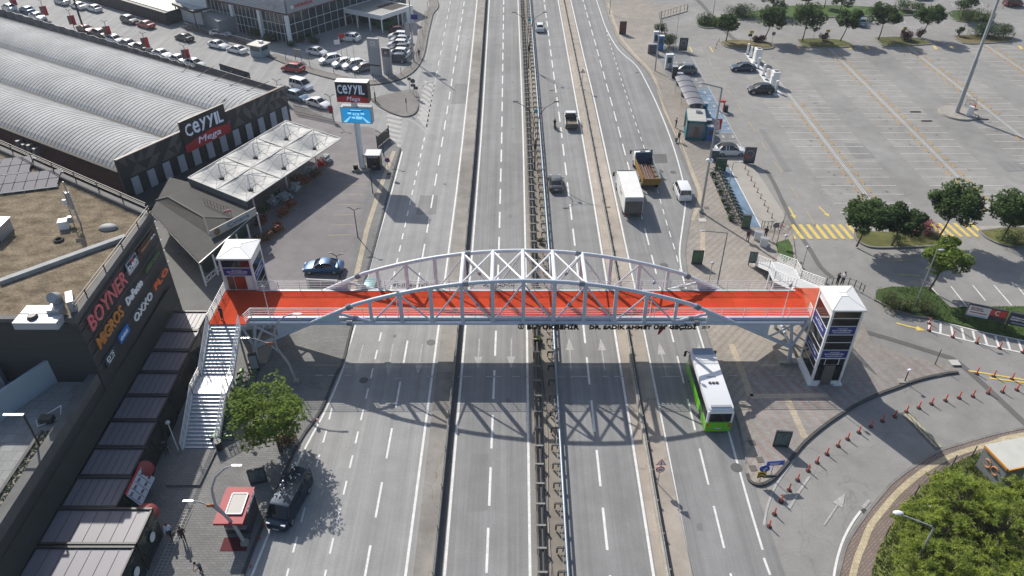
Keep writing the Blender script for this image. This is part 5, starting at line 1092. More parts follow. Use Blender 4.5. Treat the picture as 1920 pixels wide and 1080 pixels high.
# glass pavilion beside it
pv = thing('sales_pavilion', 'small white flat roofed pavilion with open front and green interior', 'pavilion', (-26.6, 156.6, .12)); e0 = Vector((-26.6, 156.6)); el = Vector((-8.6, 5.0)); er = Vector((4.9, 6.3))
def PV(a, b, z): p = e0 + el * a + er * b; return (p.x, p.y, z)
MB().prism([PV(a, b, 0)[:2] for a, b in ((0, 0), (0, 1.15), (1, 1.15), (1, 0))], 2.75, 3.65).build('fascia', white_c, pv, world=True)
MB().prism([PV(a, b, 0)[:2] for a, b in ((.03, .03), (.03, 1.1), (.97, 1.1), (.97, .03))], 3.65, 3.68).build('roof', mat('grey corrugated roof', (.27, .275, .25), .5, var=.2, scale=.5, stretch=(4, .3, 1)), pv, world=True)
MB().prism([PV(a, b, 0)[:2] for a, b in ((.08, .5), (.08, 1.05), (.5, 1.05), (.5, .5))], 3.68, 3.72).build('roof_opening', mat('dark roof well', (.05, .045, .04), .9), pv, world=True)
MB().prism([PV(a, b, 0)[:2] for a, b in ((.1, .45), (.1, 1.1), (.95, 1.1), (.95, .45))], .1, 2.75).build('glass_wall', glass_b, pv, world=True)
MB().prism([PV(a, b, 0)[:2] for a, b in ((.04, .2), (.04, .6), (.3, .6), (.3, .2))], .1, 1.6).build('green_counter', mat('deep green counter', (.01, .08, .025), .6), pv, world=True)
for a_, b_ in ((.01, .01), (.33, .01), (.66, .01), (.99, .01), (.01, .6), (.01, .75)): p = PV(a_, b_, 1.4); MB().box(p, (.25, .25, 2.75)).build('column', white_c, pv, world=True)
MB().prism([PV(a, b, 0)[:2] for a, b in ((-.0, .9), (-.0, 1.15), (.1, 1.15), (.1, .9))], .1, 2.75).build('wall', white_c, pv, world=True)
# dark building left of the showroom
db = thing('service_building', 'low dark building with pale ribbed roof and a canopy at the left of the showroom', 'building', (*P(330, 30), 0))
g0 = Vector(P(315, 48)); g1 = Vector(P(0, -50)); gd = (g0 - g1).normalized(); gn = Vector((-gd.y, gd.x)); gn = gn if gn.y > 0 else -gn
MB().prism([tuple(g0), tuple(g1), tuple(g1 + gn * 22), tuple(g0 + gn * 22)], 0, 2.6).build('wall', mat('dark plank wall', (.02, .022, .025), .6), db, world=True)
MB().prism([tuple(g0 + gn * .8), tuple(g1 + gn * .8), tuple(g1 + gn * 22), tuple(g0 + gn * 22)], 2.6, 2.75).build('roof', mat('pale ribbed roof', (.33, .33, .31), .5, var=.12, scale=.6, stretch=(3, .3, 1)), db, world=True)
k0 = Vector(P(345, 50)); MB().prism([tuple(k0 - gd * 4.2 + gn * 1), tuple(k0 + gd * 4.5), tuple(k0 + gd * 7 + gn * 6), tuple(k0 - gd * 2 + gn * 8)], 3.5, 4.0).build('canopy', dkf, db, world=True)
MB().prism([tuple(k0 - gd * 3.4 + gn * 1.4), tuple(k0 + gd * 3.9 + gn * .5), tuple(k0 + gd * 6.2 + gn * 5.6), tuple(k0 - gd * 1.7 + gn * 7.4)], 4.0, 4.05).build('canopy_top', mat('pale canopy top', (.42, .46, .46), .5), db, world=True)
for q in (k0 - gd * 3.8 + gn * 1.4, k0 + gd * 4 + gn * .5): MB().bar((q.x, q.y, 0), (q.x, q.y, 3.5), .18, .18).build('canopy_post', dkf, db, world=True)
text('lettering', 'Servis', db, (*(k0 + gd * 5.7 + gn * 2.6 + Vector((.1, -.1))), 3.75), (.6, .8, 0), (0, 0, 1), 2.2, .3, wht, .05, .02)
MB().prism([tuple(g0 + gd * 1 + gn * 6), tuple(g0 + gd * 16 + gn * 1.5), tuple(g0 + gd * 16 + gn * 10), tuple(g0 + gd * 1 + gn * 10)], 0, 3.3).build('wall', mat('plain grey wall', (.22, .235, .24), .8), db, world=True)  # side block wall in one even grey
# ------------------------------------------------------------------ vehicles
PAINTS = {'white': (.72, .73, .74), 'silver': (.42, .44, .46), 'grey': (.14, .15, .165), 'darkgrey': (.055, .06, .068), 'black': (.012, .013, .015), 'red': (.33, .012, .018), 'darkred': (.12, .01, .015), 'blue': (.018, .085, .21), 'navy': (.015, .035, .075), 'steelblue': (.13, .21, .29), 'teal': (.10, .24, .25)}
def paintm(c): return mat('car paint ' + c, PAINTS[c], .34, metal=.0 if c in ('white', 'red') else .35, coat=.7)
head_m = mat('headlight glass', (.62, .66, .7), .12); tail_m = mat('tail light', (.28, .01, .01), .25); plate_m = mat('number plate', (.6, .6, .6), .5); plast = mat('black plastic', (.02, .02, .022), .6)
KIND = {  # L, W, H, hood front z, hood back z, belt, deck z, windscreen base x, roof front x, roof rear x, rear glass base x, tumble
    'sedan': (4.6, 1.82, 1.45, .68, .92, .93, 1.0, 1.02, .22, -.85, -1.72, .69),
    'hatch': (4.15, 1.78, 1.5, .70, .94, .95, 1.0, 1.12, .30, -1.18, -1.86, .70),
    'suv': (4.4, 1.86, 1.66, .80, 1.04, 1.06, 1.12, 1.15, .32, -1.38, -1.98, .72),
    'van': (4.4, 1.82, 1.82, .82, 1.08, 1.1, 1.12, 1.4, .65, -1.9, -2.12, .80),
    'minivan': (5.1, 1.92, 1.97, .95, 1.15, 1.18, 1.18, 2.0, 1.35, -2.4, -2.5, .86),
    'coupe': (4.4, 1.84, 1.36, .68, .88, .9, 1.0, .75, .1, -.85, -1.7, .70)}
MESH = {}
def M_(key, fn):
    if key not in MESH: MESH[key] = fn()
    return MESH[key]
def place_mesh(name, me, parent, loc=(0, 0, 0)):
    o = bpy.data.objects.new(name, me); COL.objects.link(o); o.parent = parent; o.location = loc; MW[o] = MW[parent]; return o
def smoothme(me, ang=35):
    me.polygons.foreach_set('use_smooth', [True] * len(me.polygons))
    try: me.set_sharp_from_angle(angle=R(ang))
    except Exception: pass
    return me
def car_body(kind, black_roof=False):
    L, Wd, H, hf, hb, bz, dz, xw, xf, xr, xq, tb = KIND[kind]; w = Wd / 2; b = MB(); g = .2
    def sec(x, top, k, zb=g):
        ww = w * k; zm = zb + (top - zb) * .52
        return [(x, -ww * .86, zb), (x, -ww * .97, zb + .1), (x, -ww, zm), (x, -ww * .965, top - .09), (x, -ww * .86, top), (x, -ww * .4, top + .03), (x, ww * .4, top + .03), (x, ww * .86, top), (x, ww * .965, top - .09), (x, ww, zm), (x, ww * .97, zb + .1), (x, ww * .86, zb)]
    h = L / 2
    st = [(h, hf - .26, .66, .3), (h - .07, hf - .1, .82, .22), (h - .28, hf, .93, g), (h - .6, hf + (hb - hf) * .45, .985, g), (xw, hb, 1, g), (xw - .35, bz, 1, g), (0, bz, 1, g), (xq + .3, bz, 1, g), (xq, dz, .995, g), (-h + .28, dz - .02, .97, g), (-h + .07, dz - .12, .91, .25), (-h, dz - .3, .84, .32)]
    if xq < -h + .35: st = st[:8] + [(-h + .2, dz, .98, g), (-h + .05, dz - .04, .95, .24), (-h, dz - .2, .92, .3)]
    b.loft([sec(*s_) for s_ in st][::-1])
    # roof shell and pillars
    rw = w * tb; hz = H
    b.cur = 1 if black_roof else 0
    def rs(x, z, k): return [(x, -rw * k, z - .05), (x, -rw * k * .96, z), (x, -rw * .5 * k, z + .035), (x, rw * .5 * k, z + .035), (x, rw * k * .96, z), (x, rw * k, z - .05), (x, rw * .9 * k, z - .07), (x, -rw * .9 * k, z - .07)]
    b.loft([rs(xr - .08, hz - .09, .96), rs(xr + .1, hz - .045, 1), rs((xr + xf) / 2, hz - .02, 1.01), rs(xf - .12, hz - .045, 1), rs(xf + .05, hz - .085, .96)])
    b.cur = 0
    for s_ in (-1, 1):
        b.bar((xw, s_ * w * .88, bz), (xf + .02, s_ * rw * .95, hz - .08), .08, .06); b.bar((xq, s_ * w * .88, bz), (xr - .05, s_ * rw * .95, hz - .08), .13 if kind != 'sedan' else .1, .07)
        mx = (xf + xr) / 2 + .1; b.bar((mx, s_ * w * .925, bz), (mx, s_ * rw * .99, hz - .06), .09, .05)
        if kind in ('suv', 'van', 'minivan'): x3 = xr * .62; b.bar((x3, s_ * w * .925, bz), (x3, s_ * rw * .99, hz - .06), .12, .05)
    return b
def car_glass(kind):
    L, Wd, H, hf, hb, bz, dz, xw, xf, xr, xq, tb = KIND[kind]; w = Wd / 2; rw = w * tb; b = MB()
    lo = [(xw, -w * .84, hb), (xw, w * .84, hb), (xq, w * .86, dz), (xq, -w * .86, dz)]; 
    def ring(t):
        x1 = xw + (xf - xw) * t; x0 = xq + (xr - xq) * t; z = bz - .02 + (H - .07 - bz + .02) * t; ww = (w * .91) + (rw * .96 - w * .91) * t
        return [(x1 - .12, -ww, z), (x1 + .02, -ww * .82, z), (x1 + .07, 0, z), (x1 + .02, ww * .82, z), (x1 - .12, ww, z), (x0 + .1, ww, z), (x0, ww * .85, z), (x0 - .03, 0, z), (x0, -ww * .85, z), (x0 + .1, -ww, z)]
    b.loft([ring(0), ring(.5), ring(1)]); return b
def wheel_meshes(r=.33, wd=.21):
    t = MB(); t.tube([(0, -wd / 2, 0), (0, -wd / 2 + .03, 0), (0, wd / 2 - .03, 0), (0, wd / 2, 0)], [r * .88, r, r, r * .88], 16)
    k = MB(); 
    for s_ in (-1, 1): k.tube([(0, s_ * (wd / 2 - .01), 0), (0, s_ * (wd / 2 + .012), 0)], r * .62, 10)
    for a in range(5):
        for s_ in (-1, 1): k.bar((0, s_ * (wd / 2 + .014), 0), (r * .6 * cos(a * 1.2566), s_ * (wd / 2 + .014), r * .6 * sin(a * 1.2566)), .06, .02)
    return smoothme(t.mesh('tyre', rubber)), k.mesh('rim', chrome)
def build_car(kind, colour, loc, rz, label, group=None, name='parked_car', cat='car', black_roof=False):
    L, Wd, H, hf, hb, bz, dz, xw, xf, xr, xq, tb = KIND[kind]; w = Wd / 2; h = L / 2
    t = thing(name, label, cat, loc, rz, group)
    place_mesh('body', M_(('b', kind, colour, black_roof), lambda: smoothme(car_body(kind, black_roof).mesh('body', [paintm(colour), black_m]))), t)
    place_mesh('windows', M_(('g', kind), lambda: smoothme(car_glass(kind).mesh('windows', glass_d))), t)
    ty, ri = M_(('w', kind in ('suv', 'minivan')), lambda: wheel_meshes(.36 if kind in ('suv', 'minivan') else .32)); r = .36 if kind in ('suv', 'minivan') else .32
    for sx in (h * .63, -h * .6):
        for sy in (-1, 1):
            o = place_mesh('wheel', ty, t, (sx, sy * (w - .1), r)); place_mesh('rim', ri, o)
    hl = M_(('hl', kind), lambda: MB().box((0, 0, 0), (.16, .34, .13)).mesh('headlight', head_m)); tl = M_(('tl', kind), lambda: MB().box((0, 0, 0), (.12, .22, .22 if kind in ('suv', 'van', 'hatch', 'minivan') else .14)).mesh('tail_light', tail_m))
    mi = M_('mi', lambda: MB().box((0, 0, 0), (.12, .18, .13)).mesh('mirror', plast)); pl = M_('pl', lambda: MB().box((0, 0, 0), (.03, .5, .12)).mesh('number_plate', plate_m))
    for sy in (-1, 1):
        place_mesh('headlight', hl, t, (h - .15, sy * w * .66, hf - .1)); place_mesh('tail_light', tl, t, (-h + .08, sy * w * .76, dz - .2)); place_mesh('mirror', mi, t, (xw - .25, sy * (w + .1), bz + .04))
    place_mesh('number_plate', pl, t, (h - .01, 0, .42)); place_mesh('number_plate', pl, t, (-h - .005, 0, .62 if kind != 'sedan' else .6))
    bp = M_(('bp', kind), lambda: MB().box((h - .04, 0, .34), (.12, Wd * .82, .2)).box((-h + .05, 0, .36), (.12, Wd * .84, .2)).mesh('bumpers', plast))
    return t
def car(kind, colour, px, py, deg, label, group=None, z=0.0, name='parked_car', **k):
    x, y = P(px, py, z + .55); return build_car(kind, colour, (x, y, z), R(deg), label, group, name, **k)
SR = -33
CARS = [
 ('hatch', 'white', 17, 14, 147, 'white hatchback in the top left corner behind the sheet fence'), ('hatch', 'blue', 50, 19, 147, 'bright blue hatchback behind the sheet fence near the top left'), ('sedan', 'white', 71, 31, -33, 'white car between two red banners behind the sheet fence'),
 ('suv', 'silver', 116, 3, 147, 'silver car cut by the top edge at the left'), ('sedan', 'white', 147, 11, 147, 'white sedan at the far kerb next to the tall dark pole'), ('hatch', 'white', 176, 16, 147, 'white boxy hatchback following the white sedan at the far kerb'),
 ('sedan', 'darkred', 161, 55, -33, 'dark red sedan with pale bonnet behind the sheet fence'), ('suv', 'black', 190, 64, -33, 'black car behind the sheet fence beside the dark red one'), ('hatch', 'white', 216, 74, -33, 'white hatchback in the middle of the row behind the sheet fence'),
 ('sedan', 'grey', 242, 82, -33, 'mid grey sedan behind the sheet fence right of a white hatchback'), ('hatch', 'darkgrey', 268, 89, -33, 'dark grey hatchback in the row behind the sheet fence'), ('sedan', 'white', 304, 101, -33, 'white sedan behind the sheet fence near its right end'),
 ('sedan', 'silver', 336, 111, -33, 'silver sedan second to last behind the sheet fence'), ('hatch', 'white', 366, 119, -33, 'white car half hidden at the end of the sheet fence'),
 ('suv', 'darkgrey', 243, 38, -33, 'dark grey car parked before the low dark building'), ('sedan', 'red', 273, 46, 147, 'red sedan parked before the low dark building'), ('sedan', 'black', 345, 70, 147, 'black sedan on the side road before the showroom'),
 ('coupe', 'white', 413, 62, -20, 'white coupe inside the showroom yard behind the rail'), ('sedan', 'white', 409, 84, -30, 'white sedan facing the guard booth, the upper left of two'), ('sedan', 'white', 444, 93, 150, 'white sedan directly beside the guard booth'),
 ('suv', 'red', 549, 128, 160, 'bright red hatchback driving on the side road'), ('van', 'white', 565, 160, -33, 'white high roofed van on the side road above the store corner'), ('suv', 'steelblue', 558, 181, -33, 'blue grey car between the white van and the brown fence'),
 ('hatch', 'darkgrey', 533, 172, -33, 'dark car half hidden behind the store front corner'), ('sedan', 'white', 597, 193, -33, 'white sedan beside the brown bar fence'),
 ('hatch', 'white', 595, 97, -25, 'white hatchback standing alone in the showroom yard'), ('suv', 'white', 655, 71, 165, 'white car with a red and white flag in front of it'),
 ('suv', 'white', 619, 112, -150, 'white SUV at the left end of the front display row'), ('hatch', 'white', 643, 118, -150, 'white hatchback second in the front display row'), ('suv', 'white', 663, 122, -150, 'white SUV behind the flag poles, third in the front display row'), ('hatch', 'grey', 681, 127, -150, 'grey hatchback at the right end of the front display row'),
 ('hatch', 'darkred', 748, 57, 10, 'dark red car next to the pavilion columns'), ('suv', 'white', 748, 68, 170, 'white SUV at the top of the side display row'), ('suv', 'silver', 751, 76, 170, 'silver SUV second in the side display row'), ('suv', 'white', 747, 84, 170, 'white SUV between silver and dark ones in the side display row'), ('suv', 'darkgrey', 750, 92, 170, 'dark grey SUV in the side display row'), ('suv', 'white', 747, 100, 170, 'white SUV next to the navy one in the side display row'), ('suv', 'navy', 744, 110, 170, 'dark navy SUV at the bottom of the side display row')]
for k_, c_, x_, y_, d_, l_ in CARS:
    inyard = l_.find('display row') > 0 or 'yard' in l_ or 'flag in front' in l_ or 'pavilion' in l_
    car(k_, c_, x_, y_, d_, l_, 'cars of the display rows at the showroom' if 'display row' in l_ else ('cars parked behind the sheet fence' if 'sheet fence' in l_ else None), z=.125 if inyard else 0)
car('hatch', 'white', 1012, 51, 90, 'white hatchback driving away in the far lane near the top', name='driving_car')
car('coupe', 'darkgrey', 1042, 342, 90, 'dark grey coupe driving away beside the median guard rail', name='driving_car')
car('van', 'white', 1279, 358, 91, 'white compact van standing on the right edge line of the road', name='driving_car')
car('sedan', 'blue', 606, 500, 180, 'metallic blue sedan parked on the forecourt behind the arch', z=.127)
car('hatch', 'teal', 694, 548, -92, 'pale teal car seen through the truss at the left road edge', name='driving_car')
car('suv', 'grey', 1283, 131, 180, 'grey SUV parked in a charging bay on the left of the car park'); car('suv', 'white', 1369, 283, 0, 'white SUV with black roof and side stickers beside the black frame', black_roof=True)
car('sedan', 'navy', 1393, 126, 180, 'dark sedan with bright windscreen at the upper charging posts'); car('suv', 'black', 1426, 168, 180, 'black SUV at the lower charging posts')
car('van', 'darkred', 1900, 6, 10, 'dark red van in the top right corner'); car('hatch', 'steelblue', 1611, 41, 92, 'blue grey car half hidden behind a tree in the far car park row')
car('hatch', 'silver', 1730, -6, 0, 'silver car at the top edge of the car park')
# big dark van parked lower left
a = P(541, 952, .6); PAINTS['ink'] = (.012, .03, .055); paintm('ink').node_tree.nodes['Principled BSDF'].inputs['Coat Weight'].default_value = .15; v = build_car('minivan', 'ink', (-17.72, 38.5, 0), R(-90 - 12), 'dark blue minibus parked in the bus lane under the tree shadow', name='parked_minibus', cat='minibus')
m = MB()
for k in range(5): m.box((-.6, -.5 + .25 * k, 1.985), (3.2, .03, .03))
m.build('roof_ribs', paintm('ink'), v)
# pickup
def wheels(t, xs, w, r=.36, wd=.24, dual=False):
    ty, ri = M_(('w', r, wd), lambda: wheel_meshes(r, wd))
    for x in xs:
        for s_ in (-1, 1): o = place_mesh('wheel', ty, t, (x, s_ * (w - wd / 2), r)); place_mesh('rim', ri, o)
x, y = P(1071, 236, .3); t = thing('pickup_truck', 'white pickup truck with open cargo bed driving away', 'pickup', (x, y + 1.3, 0), R(90))
def secr(x, top, w, zb=.35, k=.9): return [(x, -w * .9, zb), (x, -w, zb + .1), (x, -w, top - .12), (x, -w * k, top), (x, w * k, top), (x, w, top - .12), (x, w, zb + .1), (x, w * .9, zb)]
MB().loft([secr(x_, z_, w_) for x_, z_, w_ in ((.45, 1.05, .92), (.5, 1.1, .93), (1.7, 1.1, .93), (2.5, .98, .9), (2.65, .8, .82))]).build('body', paintm('white'), t, smooth=True)
MB().loft([[(x_, -w_, z_) for x_, w_, z_ in ()] or [(a_, b_, c_) for a_, b_, c_ in ((.5, -.86, 1.08), (1.75, -.86, 1.08), (1.75, .86, 1.08), (.5, .86, 1.08))], [(.6, -.74, 1.62), (1.25, -.74, 1.62), (1.25, .74, 1.62), (.6, .74, 1.62)]]).build('windows', glass_d, t)
MB().box((.93, 0, 1.66), (.85, 1.55, .09)).build('roof', paintm('white'), t)
bed = MB(); bed.box((-1.05, 0, .62), (3.0, 1.9, .12)); bed.build('cargo_bed', mat('worn bed floor', (.16, .13, .10), .8, var=.3, scale=.4), t)
for nm, c, d in (('side_panel', (-1.05, -.94, .92), (3.0, .07, .5)), ('side_panel', (-1.05, .94, .92), (3.0, .07, .5)), ('tailgate', (-2.53, 0, .92), (.07, 1.9, .5)), ('front_panel', (.43, 0, 1.0), (.07, 1.9, .7))): MB().box(c, d).build(nm, paintm('white') if 'side' in nm else paintm('darkgrey'), t)
wheels(t, (1.7, -1.5), .94)
for s_ in (-1, 1): place_mesh('tail_light', M_('tlp', lambda: MB().box((0, 0, 0), (.06, .16, .16)).mesh('tail_light', tail_m)), t, (-2.58, s_ * .8, .7)); place_mesh('mirror', MESH['mi'], t, (1.5, s_ * 1.05, 1.2))
# box truck
t = thing('box_truck', 'white box truck with dirty rear doors in the right hand lane', 'truck', (15.28, 86.6, 0), R(90 + 1))
MB().box((-.2, 0, 2.0), (7.0, 2.35, 2.35)).build('cargo_box', mat('truck box white', (.70, .70, .68), .5, var=.08, scale=1.2), t, bevel=.03)
MB().box((-3.72, 0, 1.85), (.05, 2.2, 2.0)).build('rear_doors', mat('grimy rear doors', (.12, .11, .10), .8, var=.3, scale=.8), t); m = MB()
for y_ in (-.5, -.15, .15, .5): m.box((-3.76, y_, 1.9), (.04, .04, 2.1))
m.build('door_bars', galv_d, t); MB().box((-3.75, 0, 2.85), (.05, 2.2, .45)).build('door_header', mat('pale door panel', (.35, .36, .37), .6), t)
MB().loft([secr(3.4, 2.5, 1.05, .5), secr(3.5, 2.6, 1.08, .5), secr(4.7, 2.5, 1.08, .5), secr(5.2, 1.6, 1.05, .5), secr(5.3, 1.2, 1.0, .55)]).build('cab', paintm('white'), t, smooth=True)
MB().box((5.02, 0, 2.05), (.12, 1.9, .7)).build('windscreen', glass_d, t); MB().box((0, 0, .6), (7.4, .9, .25)).build('chassis', char_m, t); MB().box((3.5, 0, 2.95), (.5, 2.2, .15)).build('header_rail', char_m, t)
wheels(t, (4.2, -2.2), 1.12, .46, .3)
for s_ in (-1, 1):
    MB().tube([(4.7, s_ * 1.05, 2.2), (4.9, s_ * 1.45, 2.25), (4.9, s_ * 1.45, 1.6)], .03).box((4.88, s_ * 1.45, 1.9), (.1, .25, .55)).build('mirror', plast, t)
    MB().box((-3.75, s_ * .95, .75), (.06, .3, .18)).build('tail_light', tail_m, t)
MB().box((-3.7, 0, .45), (.12, 2.2, .12)).build('bumper', char_m, t)
for i in range(3): MB().box((-.8 + i * .7, 1.185, 2.2 - .2 * (i % 2)), (.5, .02, .45)).build('side_lettering', mat('faded box print', (.30, .28, .32), .6), t)
# dump truck
yel = mat('worn yellow paint metal', (.25, .135, .025), .6, var=.25, scale=.5); t = thing('dump_truck', 'yellow open truck loaded with rusty pipes beside the white box truck', 'truck', (18.55, 94.2, 0), R(90 + 3))
MB().box((-1.0, 0, 1.05), (6.0, 2.3, .15)).build('bed_floor', mat('rusty floor', (.12, .06, .04), .9, var=.3, scale=.4), t)
for nm, c, d, m_ in (('side_panel', (-1.0, -1.18, 1.55), (6.0, .08, .95), mat('pale blue side', (.22, .27, .29), .6, var=.3, scale=.6)), ('side_panel', (-1.0, 1.18, 1.55), (6.0, .08, .95), yel), ('tailgate', (-4.03, 0, 1.45), (.1, 2.4, .95), yel), ('headboard', (2.02, 0, 1.95), (.12, 2.4, 1.75), mat('dark blue headboard', (.02, .06, .11), .6, var=.2, scale=.6))): MB().box(c, d).build(nm, m_, t)
for i in range(8): y_ = .95 - .2 * i; MB().tube([(-3.8 + random.uniform(0, .3), y_, 1.3 + .1 * (i % 2)), (1.3 + random.uniform(-.4, .4), y_ - .06, 1.32 + .12 * (i % 3))], .085, 8).build('pipe', mat('rusty pipe', (.16, .07, .04), .85, var=.35, scale=.5) if i % 2 else mat('grey pipe', (.17, .155, .15), .8), t)
for i in range(4): MB().box((-3.4 + i * 1.3, -.9, 1.35), (1.0, .4, .35), .08 * i).build('scrap_block', mat('scrap brown', (.14, .10, .075), .9, var=.3, scale=.3), t)
MB().loft([secr(2.2, 2.3, 1.1, .6), secr(2.3, 2.45, 1.12, .6), secr(3.4, 2.4, 1.12, .6), secr(3.9, 1.7, 1.1, .6), secr(4.0, 1.2, 1.05, .6)]).build('cab', paintm('white'), t, smooth=True); MB().box((2.8, .0, 2.5), (.5, .7, .08)).build('roof_hatch', char_m, t); MB().box((3.76, 0, 2.05), (.12, 1.9, .6)).build('windscreen', glass_d, t)
wheels(t, (3.2, -1.6, -2.8), 1.15, .5, .32); MB().box((-.5, 0, .75), (6.5, .9, .3)).build('chassis', char_m, t)
for s_ in (-1, 1): MB().tube([(3.6, s_ * 1.1, 2.2), (3.8, s_ * 1.5, 2.3)], .03).box((3.8, s_ * 1.5, 2.0), (.1, .24, .5)).build('mirror', plast, t)
# bus
lime = mat('lime green paint', (.16, .52, .02), .35, coat=.4); t = thing('city_bus', 'white roofed city bus with lime green flanks passing under the bridge', 'bus', (18.05, 50.5, 0), R(90 + .8)); LB = 8.3; h = LB / 2; wb = 1.16
def bsec(x, zt, zb, w, k=.93): return [(x, -w, zb), (x, -w, zt - .18), (x, -w * k, zt), (x, w * k, zt), (x, w, zt - .18), (x, w, zb)]
MB().loft([bsec(-h + .0, 1.35, .35, wb * .97), bsec(-h + .12, 1.4, .3, wb), bsec(h - .5, 1.4, .3, wb), bsec(h, 1.3, .35, wb * .93)]).build('lower_body', lime, t, smooth=True)
MB().loft([bsec(-h + .1, 2.55, 1.38, wb * .985), bsec(-h + .25, 2.6, 1.38, wb * .99), bsec(h - .7, 2.6, 1.38, wb * .99), bsec(h - .15, 2.4, 1.3, wb * .93)]).build('window_band', glass_d, t, smooth=True)
MB().loft([bsec(-h + .05, 2.86, 2.5, wb * .93, .9), bsec(-h + .3, 2.98, 2.5, wb, .93), bsec(h - 1.0, 2.98, 2.5, wb, .93), bsec(h - .35, 2.82, 2.45, wb * .94, .9)]).build('roof', mat('bus roof white', (.74, .75, .76), .35, coat=.3), t, smooth=True)
MB().box((h - .75, 0, 2.99), (.9, 1.9, .03)).build('roof_front', mat('blue grey bus roof', (.30, .36, .45), .4), t)
for s_ in (-1, 1): MB().box((-h + .08, s_ * wb * .90, 2.0), (.2, .2, 1.3)).build('rear_pillar', white_c, t); MB().box((-h - .03, s_ * .95, 1.05), (.06, .16, .4)).build('tail_light', mat('bus tail lamp', (.55, .09, .02), .3), t)
MB().box((-h + .0, 0, 2.0), (.12, 1.9, .95)).build('rear_window', glass_d, t); MB().box((-h + .35, 0, 2.98), (.25, 1.8, .12)).build('roof_spoiler', sil, t); MB().box((-h + .05, 0, 2.62), (.2, 2.1, .28)).build('rear_header', white_c, t)
for k in range(3): MB().tube([(-.9, -.32 + .32 * k, 2.97), (-.9, -.32 + .32 * k, 3.06)], .14, 12).build('roof_vent', char_m, t)
MB().box((-.1, 0, 2.995), (.05, .8, .02)).build('roof_seam', char_m, t); MB().box((-h - .02, 0, .62), (.04, .55, .13)).build('number_plate', plate_m, t); MB().box((-h - .01, 0, .42), (.1, 2.1, .22)).build('bumper', lime, t)
wheels(t, (2.5, -2.2), 1.16, .46, .28)
for s_ in (-1, 1): MB().tube([(h - .3, s_ * 1.05, 2.4), (h - .05, s_ * 1.4, 2.45)], .04).box((h - .05, s_ * 1.42, 2.1), (.12, .2, .6)).build('mirror', plast, t)
